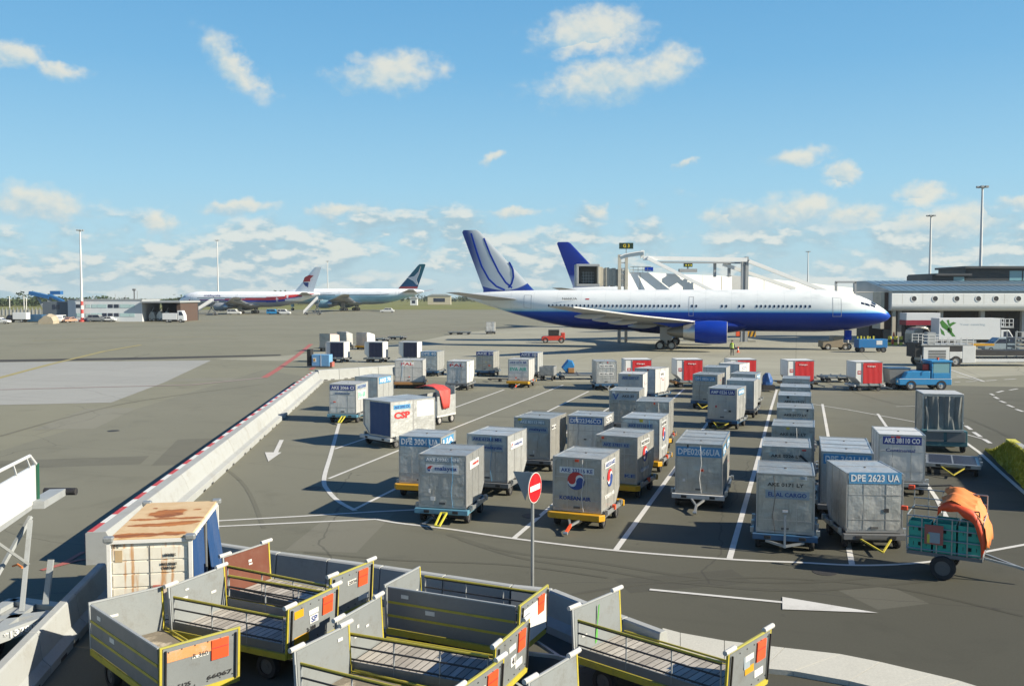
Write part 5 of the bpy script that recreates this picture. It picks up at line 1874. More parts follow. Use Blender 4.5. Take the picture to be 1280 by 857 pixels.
mb = MB()
mb.box(-0.82, 0.82, 0.05, 1.55, 0.0, 1.98, M_ALUD)
mb.build('shell', t2)
mb = MB()
for x in (-0.82, 0.82):
    for y in (0.0, 1.55):
        mb.box(x - 0.03, x + 0.03, y - 0.03, y + 0.03, 0.0, 2.0, M_STEEL)
for y in (0.0, 1.55):
    mb.box(-0.79, 0.79, y - 0.03, y + 0.03, 1.93, 2.0, M_STEEL)
mb.build('edge_frame', t2)
MB().box(-0.85, 0.85, -0.03, 1.6, 2.003, 2.06, M_ALUW).build('roof', t2, bevel=0.02)
mb = MB()
n = 20
rows = [0.02, 0.5, 1.0, 1.5, 1.93]
vs = []
for r, z in enumerate(rows):
    sq = 1.0 - 0.10 * (1.0 - abs(r - 2) / 2)
    for i in range(n + 1):
        vs.append((0.77 * sq * (2 * i / n - 1), -0.045 - 0.05 * sin(i * 0.9 + r * 0.9) - 0.03 * sin(i * 2.1), z))
mb.add(vs, [(k * (n + 1) + i, k * (n + 1) + i + 1, (k + 1) * (n + 1) + i + 1, (k + 1) * (n + 1) + i) for k in range(4) for i in range(n)], M_PLAST)
mb.build('plastic_sheet', t2, smooth=True)

# ------------------------------------------------------------------ grass bank at the edge of the road
M_GRASS = paint('grass', (0.36, 0.36, 0.03), 0.9, dirt=0.6, scale=5, bump=0.8, dirtcol=(0.13, 0.16, 0.016))
pts_g = [P(1231, 562), P(1258, 588), P(1281, 612), P(1310, 640)]
pts_t = [P(1257, 549.5, 1.15), P(1272, 560, 1.15), P(1292, 574, 1.15), P(1325, 598, 1.15)]
mb = MB()
rows = 8
vs = []
steps = 24
for i in range(steps + 1):
    u = i / steps * 3
    k = min(int(u), 2)
    f_ = u - k
    g_ = pts_g[k].lerp(pts_g[k + 1], f_)
    t_ = pts_t[k].lerp(pts_t[k + 1], f_)
    ease = min(1.0, 0.25 + i / 5.0)
    for j in range(rows + 1):
        v = j / rows
        p = g_.lerp(t_, v)
        z = 1.15 * ease * sin(min(v, 1) * pi / 2) ** 0.9
        vs.append((p.x + random.uniform(-.03, .03), p.y + random.uniform(-.03, .03), z + random.uniform(-.03, .03) * (j > 0)))
R1 = rows + 1
mb.add(vs, [(i * R1 + j, (i + 1) * R1 + j, (i + 1) * R1 + j + 1, i * R1 + j + 1) for i in range(steps) for j in range(rows)], M_GRASS)
bk = mb.build('grass_bank', smooth=True)
structure(bk)
gm = MB()
M_BLADE = paint('grass_blade', (0.40, 0.39, 0.035), 0.8, dirt=0.7, scale=2, dirtcol=(0.20, 0.18, 0.03))
rg = random.Random(4)
for _ in range(6500):
    i = rg.randrange(steps)
    j = rg.randrange(rows)
    a0, a1, a2_, a3 = (Vector(vs[i * R1 + j]), Vector(vs[(i + 1) * R1 + j]), Vector(vs[(i + 1) * R1 + j + 1]), Vector(vs[i * R1 + j + 1]))
    u, v = rg.random(), rg.random()
    p = a0.lerp(a1, u).lerp(a3.lerp(a2_, u), v)
    h_ = rg.uniform(0.06, 0.17)
    an = rg.uniform(0, pi)
    w_ = Vector((cos(an), sin(an), 0)) * 0.022
    tip = p + Vector((rg.uniform(-.06, .06), rg.uniform(-.10, .02), h_))
    gm.add([p - w_, p + w_, tip], [(0, 1, 2)], M_BLADE)
stuff(gm.build('grass'))
mb = MB()
for k in range(6):
    u0, u1 = k / 6 * 3, (k + 0.96) / 6 * 3

    def pt(u):
        i = min(int(u), 2)
        return pts_t[i].lerp(pts_t[i + 1], u - i)
    a_, b_ = pt(u0), pt(u1)
    d_ = (b_ - a_).normalized()
    nn = Vector((-d_.y, d_.x, 0)) * 0.35
    if nn.x < 0:
        nn = -nn
    q = [a_, b_, b_ + nn, a_ + nn]
    mb.add([(p.x, p.y, z) for z in (0.0, 1.20) for p in q], [(4, 5, 6, 7), (0, 1, 5, 4), (1, 2, 6, 5), (2, 3, 7, 6), (3, 0, 4, 7)], M_YELY if k == 0 else M_BAR)
tag(mb.build('retaining_wall'), 'low pale concrete wall with a yellow end holding up the grass bank', 'wall')

# ------------------------------------------------------------------ airliners
ST = [(0.0, .04, .04, 4.30), (0.25, .42, .40, 4.31), (0.7, .78, .76, 4.36), (1.5, 1.18, 1.18, 4.50), (2.6, 1.60, 1.66, 4.68), (3.6, 1.90, 2.00, 4.80), (5.0, 2.20, 2.32, 4.88), (7.0, 2.44, 2.58, 4.94), (9.0, 2.515, 2.68, 4.95),
      (20.0, 2.515, 2.68, 4.95), (36.0, 2.515, 2.68, 4.95), (40.0, 2.46, 2.55, 5.06), (44.0, 2.12, 2.18, 5.42), (48.0, 1.50, 1.62, 5.92), (51.5, .88, 1.02, 6.36), (54.0, .42, .52, 6.66), (54.9, .20, .26, 6.75)]


def station(x):
    for i in range(len(ST) - 1):
        if ST[i][0] <= x <= ST[i + 1][0]:
            f = (x - ST[i][0]) / (ST[i + 1][0] - ST[i][0])
            return [ST[i][k] + (ST[i + 1][k] - ST[i][k]) * f for k in (1, 2, 3)]
    return ST[-1][1:]


def surf(x, th, off=0.0):
    """point on the fuselage skin; th = 0 towards +y, 90 degrees up"""
    ry, rz, zc = station(x)
    return (x, (ry + off) * cos(th), zc + (rz + off) * sin(th))


def patch(mb, x0, x1, t0, t1, mat, off=0.02, nx=4, nt=4):
    vs = [surf(x0 + (x1 - x0) * i / nx, t0 + (t1 - t0) * j / nt, off) for i in range(nx + 1) for j in range(nt + 1)]
    m = nt + 1
    mb.add(vs, [(i * m + j, (i + 1) * m + j, (i + 1) * m + j + 1, i * m + j + 1) for i in range(nx) for j in range(nt)], mat)


def foil(chord, thick, n=9):
    up, lo = [], []
    for i in range(n + 1):
        t = i / n
        xx = t * t * 0.4 + t * 0.6
        th = thick * (0.2969 * sqrt(xx) - 0.126 * xx - 0.3516 * xx ** 2 + 0.2843 * xx ** 3 - 0.1015 * xx ** 4) * 5
        up.append((xx * chord, th * chord * 0.62))
        lo.append((xx * chord, -th * chord * 0.40))
    return up + lo[::-1][:-1]


def wing_mb(secs, mat, vertical=False):
    """secs: (span position, leading edge x, height, chord, thickness)"""
    mb = MB()
    rings = []
    for s, xle, z, c, th in secs:
        if vertical:
            rings.append([(xle + a, b, s) for a, b in foil(c, th)])
        else:
            rings.append([(xle + a, s, z + b) for a, b in foil(c, th)])
    mb.loft(rings, mat)
    return mb


def livery(name, stops, rough=0.28, axis='Z', fromto=(0, 10)):
    """paint scheme: bands of colour along one axis of the aircraft"""
    m, T, b = new_mat(name)
    tc = T.node('ShaderNodeTexCoord')
    comp = T.sep(tc.outputs['Object'])[{'X': 0, 'Y': 1, 'Z': 2}[axis]]
    mr = T.node('ShaderNodeMapRange')
    T.link(comp, mr.inputs[0])
    mr.inputs[1].default_value, mr.inputs[2].default_value = fromto
    cr = T.node('ShaderNodeValToRGB')
    el = cr.color_ramp.elements
    while len(el) > 1:
        el.remove(el[-1])
    for i, (z, c) in enumerate(stops):
        p = (z - fromto[0]) / (fromto[1] - fromto[0])
        e = el[0] if i == 0 else el.new(p)
        e.position = p
        e.color = (*c, 1)
    T.link(mr.outputs[0], cr.inputs[0])
    n = T.noise(T.vmath('MULTIPLY', tc.outputs['Object'], (0.35, 0.35, 1.2)), 1.2, 5.0, 0.6)
    c = T.mix(T.ramp(n, 0.45, 0.8, 0.0, 1.0), cr.outputs[0], T.mix(1.0, cr.outputs[0], (0.82, 0.83, 0.84), 'MULTIPLY'))
    # skin joints
    xx, yy_, zz2 = T.sep(tc.outputs['Object'])
    fx = T.math('FRACT', T.math('MULTIPLY', xx, 0.31))
    jt = T.math('MULTIPLY', T.ramp(T.math('MINIMUM', fx, T.math('SUBTRACT', 1.0, fx)), 0.012, 0.004), 0.14)
    c = T.mix(jt, c, (0.05, 0.06, 0.08))
    T.val(b.inputs['Base Color'], c)
    b.inputs['Roughness'].default_value = rough
    b.inputs['Specular IOR Level'].default_value = 0.16
    MATS[name] = m
    return m


M_WINGG = paint('wing_grey', (0.40, 0.41, 0.42), 0.45, 0.1, dirt=0.35, scale=0.6, dirtcol=(0.22, 0.22, 0.21))
M_LEAD = paint('polished_edge', (0.75, 0.75, 0.74), 0.30, 0.4, dirt=0.1)
M_WIN = glass('cabin_glass', (0.012, 0.02, 0.045), 0.15)
M_NAVY = paint('deep_blue_gloss', (0.004, 0.042, 0.36), 0.45, dirt=0.3, scale=0.8, dirtcol=(0.003, 0.02, 0.16), spec=0.2)
M_DUCT = paint('bare_metal', (0.62, 0.61, 0.58), 0.35, 0.7, dirt=0.3, scale=2)
M_EXH = paint('exhaust', (0.22, 0.215, 0.20), 0.45, 0.6, dirt=0.3)
M_STRUT = paint('gear_strut', (0.50, 0.50, 0.48), 0.5, 0.2, dirt=0.4)
M_AWH = paint('aircraft_white', (0.74, 0.75, 0.76), 0.3, dirt=0.12, scale=0.5, dirtcol=(0.45, 0.45, 0.44))


def airliner(label, loc, rz, scale, fus, fin_mat, nac, detail=True, fin_extra=None, fus_extra=None, wing=None, group=None, belly=None):
    t = thing('airliner', label, 'aircraft', loc, rz, group)
    t.scale = (scale, scale, scale)
    wing = wing or M_WINGG
    n = 36
    mb = MB()
    xs = [s[0] for s in ST]
    xs += [12, 15, 24, 28, 32, 42, 46, 50]
    xs = sorted(set(xs))
    mb.loft([[surf(x, 2 * pi * i / n) for i in range(n)] for x in xs], fus)
    f = mb.build('fuselage', t, smooth=True)
    # wing box fairing
    mb = MB()
    rings = []
    for x, w_, h_ in ((16.5, 1.2, .3), (18.5, 2.3, .8), (21, 2.9, 1.15), (28, 3.0, 1.2), (31, 2.6, 1.0), (34, 1.4, .4)):
        rings.append([(x, w_ * cos(2 * pi * i / 20), 3.0 + h_ * sin(2 * pi * i / 20)) for i in range(20)])
    mb.loft(rings, belly or fus)
    mb.build('belly_fairing', t, smooth=True)
    for s in (1, -1):
        w = wing_mb([(s * 1.8, 19.5, 3.0, 12.2, .13), (s * 8.3, 24.0, 3.72, 7.6, .115), (s * 16, 30.4, 4.62, 5.0, .105), (s * 23.2, 36.3, 5.62, 2.7, .10), (s * 23.8, 37.1, 5.72, 1.9, .08)], wing).build('wing', t, smooth=True)
        mb = MB()
        for (ya, xa, za), (yb, xb, zb) in zip([(3, 20.35, 3.17), (8.3, 24.0, 3.74), (16, 30.4, 4.64)], [(8.3, 24.0, 3.74), (16, 30.4, 4.64), (23.2, 36.3, 5.64)]):
            mb.bar((xa + 0.10, s * ya, za), (xb + 0.10, s * yb, zb), 0.36, 0.15, M_LEAD)
        mb.build('slat', w)
        for yy in (5.0, 10.2, 14.0, 18.0):
            xc = 31.6 + (yy - 5) * 0.37
            zz = 3.0 + 0.118 * (yy - 1.8)
            mb = MB()
            rings = []
            for k in range(9):
                u = k / 8
                r = 0.26 * sin(pi * (0.06 + 0.90 * u)) ** 0.7
                rings.append([(xc - 3.0 + 3.6 * u, s * yy + r * cos(2 * pi * i / 10), zz - 0.30 - 0.12 * u + r * 1.4 * sin(2 * pi * i / 10)) for i in range(10)])
            mb.loft(rings, wing)
            mb.build('flap_fairing', w, smooth=True)
        # engine
        ey, ez = s * 7.9, 2.42
        mb = MB()
        prof = [(20.00, 1.16), (19.85, 1.24), (19.90, 1.33), (20.70, 1.42), (22.10, 1.44), (23.70, 1.30)]
        mb.loft([[(x, ey + r * cos(2 * pi * i / 28), ez + r * sin(2 * pi * i / 28)) for i in range(28)] for x, r in prof[2:]], nac, False, True)
        e = mb.build('engine_nacelle', t, smooth=True)
        mb = MB()
        mb.loft([[(x, ey + r * cos(2 * pi * i / 28), ez + r * sin(2 * pi * i / 28)) for i in range(28)] for x, r in [(20.70, 1.10), (20.20, 1.12)] + prof[:3]], M_DUCT, True, False)
        mb.build('intake_ring', e, smooth=True)
        mb = MB()
        mb.loft([[(x, ey + r * cos(2 * pi * i / 24), ez + r * sin(2 * pi * i / 24)) for i in range(24)] for x, r in ((23.70, 1.18), (25.10, 0.95))], M_DUCT, False, True)
        mb.loft([[(x, ey + r * cos(2 * pi * i / 24), ez + r * sin(2 * pi * i / 24)) for i in range(24)] for x, r in ((25.10, 0.80), (26.30, 0.62), (27.10, 0.25))], M_EXH, False, True)
        mb.build('exhaust', e, smooth=True)
        mb = MB()
        mb.prism([(21.30, 3.72), (26.60, 4.1), (29.10, 3.6), (26.10, 2.9), (23.60, 3.6)], 'y', ey - 0.18, ey + 0.18, nac if detail else wing)
        mb.build('pylon', e)
        # tailplane
        wing_mb([(s * 0.5, 46.8, 6.25, 5.9, .10), (s * 9.3, 53.2, 7.25, 2.0, .09)], wing).build('tailplane', t, smooth=True)
        # main gear
        mb = MB()
        gx, gy = 27.4, s * 4.65
        mb.tube((gx, gy, 3.3), (gx, gy, 0.75), 0.17, M_STRUT, 10)
        mb.tube((gx, gy, 1.6), (gx + 0.2, gy - s * 1.8, 3.0), 0.10, M_STRUT, 8)
        mb.tube((gx - 0.75, gy, 0.58), (gx + 0.75, gy, 0.58), 0.14, M_STRUT, 8)
        mb.box(gx - 0.75, gx + 0.75, gy + s * 0.50 - 0.03, gy + s * 0.50 + 0.03, 1.25, 2.9, M_WINGG)
        g = mb.build('main_gear', t)
        for dx in (-0.72, 0.72):
            for dy in (-0.58, 0.58):
                MB().wheel((gx + dx, gy + dy, 0.58), 0.58, 0.42, M_TYRE, M_STRUT, 'y', 18).build('wheel', g, smooth=True)
    mb = MB()
    mb.tube((5.0, 0, 2.6), (5.0, 0, 0.5), 0.13, M_STRUT, 10)
    mb.box(4.6, 5.4, -0.45, -0.40, 1.3, 2.5, nac)
    mb.box(4.6, 5.4, 0.40, 0.45, 1.3, 2.5, nac)
    g = mb.build('nose_gear', t)
    for dy in (-0.3, 0.3):
        MB().wheel((5.0, dy, 0.46), 0.46, 0.28, M_TYRE, M_STRUT, 'y', 16).build('wheel', g, smooth=True)
    # fin
    fm = wing_mb([(6.6, 44.0, 0, 8.6, .085), (7.7, 45.6, 0, 7.0, .085), (15.55, 53.0, 0, 2.6, .085), (15.85, 53.5, 0, 1.9, .06)], fin_mat, True)
    fo = fm.build('tail_fin', t, smooth=True)
    if fin_extra:
        fin_extra(fo)
    # cockpit glass
    mb = MB()
    for s in (1, -1):
        for t0, t1, x0, x1 in ((34, 46, 1.95, 2.55), (30, 41, 2.65, 3.2), (30, 39, 3.28, 3.7), (50, 66, 1.85, 2.4), (70, 87, 1.8, 2.3)):
            a_, b_ = radians(t0), radians(t1)
            if s < 0:
                a_, b_ = pi - b_, pi - a_
            patch(mb, x0, x1, a_, b_, M_WIN, 0.025, 3, 3)
    mb.build('cockpit_window', f)
    # cabin windows and doors, both sides
    door_x = (6.6, 24.4, 46.0)
    if detail:
        mb = MB()
        mb.prism([(0.13 * cos(2 * pi * i / 10), 0.19 * sin(2 * pi * i / 10)) for i in range(10)], 'y', -0.01, 0.018, M_WIN)
        o = mb.build('cabin_window')
        me = o.data
        bpy.data.objects.remove(o)
        skip = [(0, 9.3), (16.7, 17.5), (18.7, 19.6), (20.6, 23.5), (24.3, 25.4), (43.4, 60)]
        x = 9.3
        while x < 43.6:
            if not any(a_ <= x <= b_ for a_, b_ in skip):
                th = math.asin((5.52 - station(x)[2]) / station(x)[1])
                p = surf(x, th)
                o = bpy.data.objects.new('cabin_window', me)
                COL.objects.link(o)
                o.location = p
                o.rotation_euler = (th, 0, 0)
                o.parent = f
            x += 0.535
    else:
        mb = MB()
        for s in (1, -1):
            for a_, b_ in ((9, 23), (25, 43)):
                patch(mb, a_, b_, radians(9) if s > 0 else radians(171), radians(13) if s > 0 else radians(167), M_WIN, 0.02, 10, 1)
        mb.build('window_row', f)
    for dx in door_x:
        mb = MB()
        h0, h1 = radians(-14), radians(40)
        for s in (1, -1):
            def A(a_):
                return a_ if s > 0 else pi - a_
            w_ = 0.53 if dx != 24.4 else 0.3
            patch(mb, dx - w_, dx - w_ + 0.05, A(h0), A(h1), M_WINGG, 0.012, 1, 6)
            patch(mb, dx + w_ - 0.05, dx + w_, A(h0), A(h1), M_WINGG, 0.012, 1, 6)
            patch(mb, dx - w_, dx + w_, A(h1), A(h1 + 0.02), M_WINGG, 0.012, 2, 1)
            patch(mb, dx - w_, dx + w_, A(h0 - 0.02), A(h0), M_WINGG, 0.012, 2, 1)
        mb.build('door', f)
    if fus_extra:
        fus_extra(f)
    return t


M_FUS1 = livery('white_to_blue_shaded_belly', [(0, (0.003, 0.010, 0.075)), (2.6, (0.003, 0.015, 0.13)), (3.9, (0.004, 0.030, 0.24)), (4.70, (0.006, 0.066, 0.40)), (4.75, (0.09, 0.34, 0.60)), (4.98, (0.40, 0.58, 0.67)), (5.25, (0.66, 0.70, 0.70)), (10, (0.72, 0.73, 0.71))], 0.36)  # belly blue deepened downwards: shade put into the paint below the real bands


def fin_paint():
    """silver fin shading into deep blue at the trailing edge and the tip, with a blue foot"""
    m, T, b = new_mat('blue_silver_fin')
    tc = T.node('ShaderNodeTexCoord')
    x, y, z = T.sep(tc.outputs['Object'])
    # distance from the trailing edge, as a share of the local chord
    zn = T.math('DIVIDE', T.math('SUBTRACT', z, 7.0), 8.8)
    le = T.math('ADD', 44.6, T.math('MULTIPLY', zn, 8.9))
    te = T.math('ADD', 52.5, T.math('MULTIPLY', zn, 3.0))
    u = T.math('DIVIDE', T.math('SUBTRACT', te, x), T.math('SUBTRACT', te, le))
    k = T.math('ADD', T.math('MULTIPLY', u, 1.35), T.math('MULTIPLY', T.math('SUBTRACT', 1.0, zn), 0.85))
    c = T.mix(T.ramp(k, 0.25, 1.10), (0.010, 0.035, 0.22), (0.52, 0.56, 0.58))
    # foot
    foot = T.math('ADD', 7.55, T.math('MULTIPLY', T.math('POWER', T.math('ABSOLUTE', T.math('SUBTRACT', u, 0.42)), 1.6), 2.6))
    c = T.mix(T.ramp(T.math('SUBTRACT', z, foot), 0.06, -0.06), c, (0.012, 0.045, 0.27))
    T.val(b.inputs['Base Color'], c)
    b.inputs['Roughness'].default_value = 0.3
    return m


def tulip(fo):
    """blue double line emblem on both sides of the fin"""
    lines = [[(54.3, 15.4), (53.5, 12.8), (52.8, 10.85), (51.8, 9.1), (50.7, 8.1), (49.5, 7.6)],
             [(52.5, 14.7), (51.6, 12.5), (50.4, 10.1), (49.4, 8.65), (48.5, 7.9)],
             [(48.95, 11.4), (48.4, 10.4), (48.3, 9.4), (48.55, 8.5), (49.0, 7.9)]]
    for s in (1, -1):
        for ln in lines:
            mb = MB()
            for (x0, z0), (x1, z1) in zip(ln, ln[1:]):
                for k in range(3):
                    a0 = k / 3
                    a1 = (k + 1) / 3
                    pa = (x0 + (x1 - x0) * a0, z0 + (z1 - z0) * a0)
                    pb = (x0 + (x1 - x0) * a1, z0 + (z1 - z0) * a1)

                    def yy(p):
                        zn = (p[1] - 7.0) / 8.8
                        le, te = 44.6 + zn * 8.9, 52.5 + zn * 3.0
                        c = te - le
                        xx = min(max((p[0] - le) / c, 0.02), 0.98)
                        th = 0.085 * (0.2969 * sqrt(xx) - 0.126 * xx - 0.3516 * xx ** 2 + 0.2843 * xx ** 3 - 0.1015 * xx ** 4) * 5
                        return th * c * (0.62 if s > 0 else 0.40) + 0.02
                    mb.bar((pa[0], s * yy(pa), pa[1]), (pb[0], s * yy(pb), pb[1]), 0.05, 0.24, M_NAVY, up=(1, 0, 0.01))
            mb.build('emblem_line', fo)


def reg1(f):
    p = surf(45.0 - 4.4, radians(24), 0.02)
    o = lettering('N666UA', 'back', Vector((40.2, surf(40.2, radians(24))[1] + 0.03, 6.45)), 2.0, 0.30, M_GREYF, f)
    MB().add([surf(37.6, radians(30), .02), surf(38.1, radians(30), .02), surf(38.1, radians(34), .02), surf(37.6, radians(34), .02)], [(0, 1, 2, 3)], M_TXR).build('flag', f)


RZ1 = pi - radians(13)
plane1 = airliner('white and blue airliner parked across the apron with a silver fin bearing blue curves', (47.3, 115.0, 0), RZ1, 1.0, M_FUS1, fin_paint(), M_NAVY, True, tulip, reg1)

M_FIN2 = livery('deep_blue_fin', [(6, (0.55, 0.56, 0.58)), (9.4, (0.10, 0.16, 0.42)), (9.8, (0.012, 0.035, 0.27)), (16, (0.014, 0.04, 0.30))], fromto=(5, 17))
airliner('far airliner behind the boarding bridge of which the deep blue fin shows', (72.4, 186.0, 0), pi - radians(11), 1.15, M_FUS1, M_FIN2, M_NAVY, False)

M_FUS3 = livery('white_over_grey_livery', [(0, (0.30, 0.31, 0.33)), (4.35, (0.33, 0.34, 0.36)), (4.45, (0.88, 0.89, 0.88)), (10, (0.90, 0.90, 0.88))])
M_FIN3 = livery('white_fin', [(0, (0.90, 0.91, 0.90)), (16, (0.84, 0.88, 0.88))], fromto=(0, 17))


def kite_tail(fo):
    for s in (1, -1):
        mb = MB()
        for pts, m in KITE:
            q = [(50.9 - x * 2.1, 11.1 + y * 2.3) for x, y in pts]
            q = [(101.8 - x, z) for x, z in q]
            mb = MB()
            mb.prism(q, 'y', s * 0.20 - 0.02, s * 0.30 + 0.02, m)
            mb.build('tail_emblem', fo)


M_STRR = paint('red_stripe', (0.75, 0.035, 0.03), 0.4, dirt=0.1)
M_STRB = paint('blue_stripe', (0.02, 0.05, 0.40), 0.4, dirt=0.1)


def stripe3(f):
    mb = MB()
    for s in (1, -1):
        def A(d):
            return radians(d) if s > 0 else pi - radians(d)
        for x0, x1, a0, a1, b0, b1 in ((0.9, 20, -4, -1, -10, -10), (20, 28, -5, 5, -12, -8), (28, 36, -6, 11, -20, -11), (36, 43, -6, 18, -24, -8), (43, 49, 0, 28, -8, 0), (49, 53, 14, 32, 14, 14)):
            patch(mb, x0, x1, A(a0), A(a1), M_STRR, 0.02, 4, 2)
            if a0 - b0 > 2:
                patch(mb, x0, x1, A(b0), A(a0), M_STRB, 0.02, 4, 2)
        yy = s * (2.50)
        lettering('malaysia', 'front' if s < 0 else 'back', Vector((15.0, s * 2.49, 6.15)), 6.5, 1.0, M_STRB, f)
    mb.build('cheat_line', f)


airliner('far white airliner with a red and blue stripe and a kite mark on its fin', (-124.6, 345.0, 0), -radians(16), 1.06, M_FUS3, M_FIN3, M_STEELP, False, kite_tail, stripe3)

M_FUS4 = livery('white_over_green_livery', [(0, (0.30, 0.34, 0.34)), (2.9, (0.34, 0.40, 0.40)), (3.6, (0.26, 0.46, 0.50)), (5.0, (0.32, 0.54, 0.58)), (5.7, (0.64, 0.74, 0.76)), (6.0, (0.90, 0.91, 0.90)), (10, (0.90, 0.90, 0.88))])
M_FIN4 = livery('dark_green_fin', [(0, (0.74, 0.75, 0.76)), (7.6, (0.74, 0.75, 0.76)), (7.7, (0.45, 0.08, 0.08)), (8.3, (0.40, 0.07, 0.08)), (8.4, (0.012, 0.085, 0.20)), (12, (0.008, 0.12, 0.18)), (16, (0.008, 0.14, 0.16))], fromto=(0, 17))


def brush_tail(fo):
    for s in (1, -1):
        mb = MB()
        mb.prism([(54.0, 15.2), (53.2, 13.4), (51.6, 11.8), (48.9, 11.3), (51.2, 10.2), (52.4, 8.9), (53.0, 8.9), (52.4, 10.6), (53.3, 12.6)], 'y', s * 0.20 - 0.02, s * 0.32, M_AWH)
        mb.build('tail_emblem', fo)


airliner('far airliner with pale green flanks and a dark green fin with a white brush mark', (-102.0, 405.0, 0), -radians(17), 1.24, M_FUS4, M_FIN4, paint('pale_green', (0.25, 0.42, 0.46), 0.4), False, brush_tail)


# ------------------------------------------------------------------ boarding bridge between the two aircraft
JZ = 137.0


def J(px, py, dz=0.0):
    return PD(px, py, JZ + dz)


M_BRW = paint('bridge_white', (0.84, 0.85, 0.83), 0.5, dirt=0.3, scale=0.7, dirtcol=(0.45, 0.43, 0.38))
M_BRG = paint('bridge_grey', (0.36, 0.38, 0.39), 0.5, 0.1, dirt=0.3, scale=0.8)
M_BRC = paint('bridge_beige', (0.50, 0.47, 0.38), 0.6, dirt=0.4, scale=1.2)
jb = thing('boarding_bridge', 'white boarding bridge with overhead beams reaching over the blue airliner', 'boarding bridge', (J(928, 360).x, JZ, 0), 0)
O_ = -Vector(jb.location)


def jbuild(mb, name, parent=None, **kw):
    return mb.build(name, parent or jb, loc=O_ if parent is None else None, **kw)




def SW(px):
    return -1.4 + 15.0 * (px - 783) / 309


mb = MB()
# first tunnel (level) and second tunnel (sloping down towards the pier)
for (xa, ta, ba), (xb, tb, bb), w_, m in (((783, 339.5, 366), (915, 345.5, 367), 3.2, M_BRW), ((914, 344, 367), (934, 346, 368), 3.5, M_BRG), ((934, 345.5, 368), (1092, 362.5, 384), 3.0, M_BRW)):
    for z in (0,):
        A0, A1, B0, B1 = J(xa, ta, SW(xa)), J(xa, ba, SW(xa)), J(xb, tb, SW(xb)), J(xb, bb, SW(xb))
        vs = []
        for off in (0, w_):
            for p in (A1, B1, B0, A0):
                vs.append((p.x, p.y + off, p.z))
        mb.add(vs, [(0, 1, 2, 3), (7, 6, 5, 4), (0, 4, 5, 1), (1, 5, 6, 2), (2, 6, 7, 3), (3, 7, 4, 0)], m)
jbuild(mb, 'tunnel')
mb = MB()
for px in (800, 826, 852, 878, 902, 955, 985, 1020, 1055):
    k = 339.5 + (px - 783) * 6 / 132 if px < 914 else 345.5 + (px - 934) * 17 / 158
    a_, b_ = J(px, k + 0.5, SW(px)), J(px, k + 22, SW(px))
    mb.box(a_.x - 0.05, a_.x + 0.05, a_.y - 0.06, a_.y + 0.05, b_.z, a_.z, M_BRC)
jbuild(mb, 'tunnel_rib')
mb = MB()
# cab with an open, grilled mouth
c0, c1 = J(719, 330.5), J(748, 358)
for (x0, x1, z0, z1, y0, y1, m) in ((c0.x, c1.x, c0.z - 0.35, c0.z, -2.2, 1.8, M_BRG), (c0.x, c1.x, c1.z, c1.z + 0.35, -2.2, 1.8, M_BRG), (c0.x, c0.x + 0.35, c1.z + 0.35, c0.z - 0.35, -2.2, 1.8, M_BRG),
                                    (c1.x - 0.35, c1.x, c1.z + 0.35, c0.z - 0.35, -2.2, 1.8, M_BRC), (c0.x + 0.35, c1.x - 0.35, c1.z + 0.35, c0.z - 0.35, 0.5, 0.7, paint('cab_inside', (0.16, 0.165, 0.16), 0.7, dirt=0.4))):
    mb.box(x0, x1, JZ + y0, JZ + y1, z0, z1, m)
cb = jbuild(mb, 'cab', bevel=0.05)
mb = MB()
for k in range(4):
    z = c1.z + 0.7 + 0.45 * k
    mb.box(c0.x + 1.0, c1.x - 0.6, JZ + 0.40, JZ + 0.48, z, z + 0.07, M_STEEL)
for k in range(4):
    x = c0.x + 1.2 + 0.42 * k
    mb.box(x, x + 0.06, JZ + 0.30, JZ + 0.38, c1.z + 0.5, c1.z + 2.2, M_STEEL)
mb.build('grille', cb)
mb = MB()
b0, b1 = J(748, 334), J(784, 358)
nb = 9
for k in range(nb):
    x0 = b0.x + (b1.x - b0.x) * k / nb
    x1 = b0.x + (b1.x - b0.x) * (k + 1) / nb
    gr = 0.12 * (k % 2)
    m = M_BRC if k < 6 else M_BRW
    mb.box(x0, x1, JZ - 1.7 + gr, JZ + 1.7 - gr, b1.z + gr, b0.z - gr - 0.04 * k, m)
jbuild(mb, 'bellows')
mb = MB()
for px, w_ in ((772.5, 0.45), (781, 0.4)):
    a_ = J(px, 319)
    mb.box(a_.x - w_ / 2, a_.x + w_ / 2, JZ - 2.2, JZ - 1.8, 0, a_.z, M_BRC)
    jbuild(mb, 'support_post')
    mb = MB()
a_ = J(777, 330)
for k in range(5):
    z = J(777, 322 + 7 * k).z
    mb.box(J(773, 0).x, J(781, 0).x, JZ - 2.15, JZ - 1.85, z - 0.08, z + 0.08, M_STEELP)
jbuild(mb, 'ladder_rung')
mb = MB()
a_, b_ = J(922.5, 322), J(934, 322)
mb.box(b_.x - 1.0, b_.x - 0.55, JZ - 0.8, JZ - 0.3, 0, a_.z, M_BRG)
jbuild(mb, 'support_post')
mb = MB()
mb.box(b_.x - 0.45, b_.x, JZ - 0.9, JZ - 0.2, 0, a_.z + 0.1, M_STEELP)
jbuild(mb, 'support_post')
for px in (895, 913):
    mb = MB()
    a_ = J(px, 328)
    mb.box(a_.x - 0.2, a_.x + 0.2, JZ + 0.6, JZ + 1.0, J(px, 346).z, a_.z, M_BRG)
    jbuild(mb, 'support_post')
mb = MB()


def jbar(p, q, w_, h_, m, off=0.0):
    mb.bar(J(*p) + Vector((0, off, 0)), J(*q) + Vector((0, off, 0)), w_, h_, m)


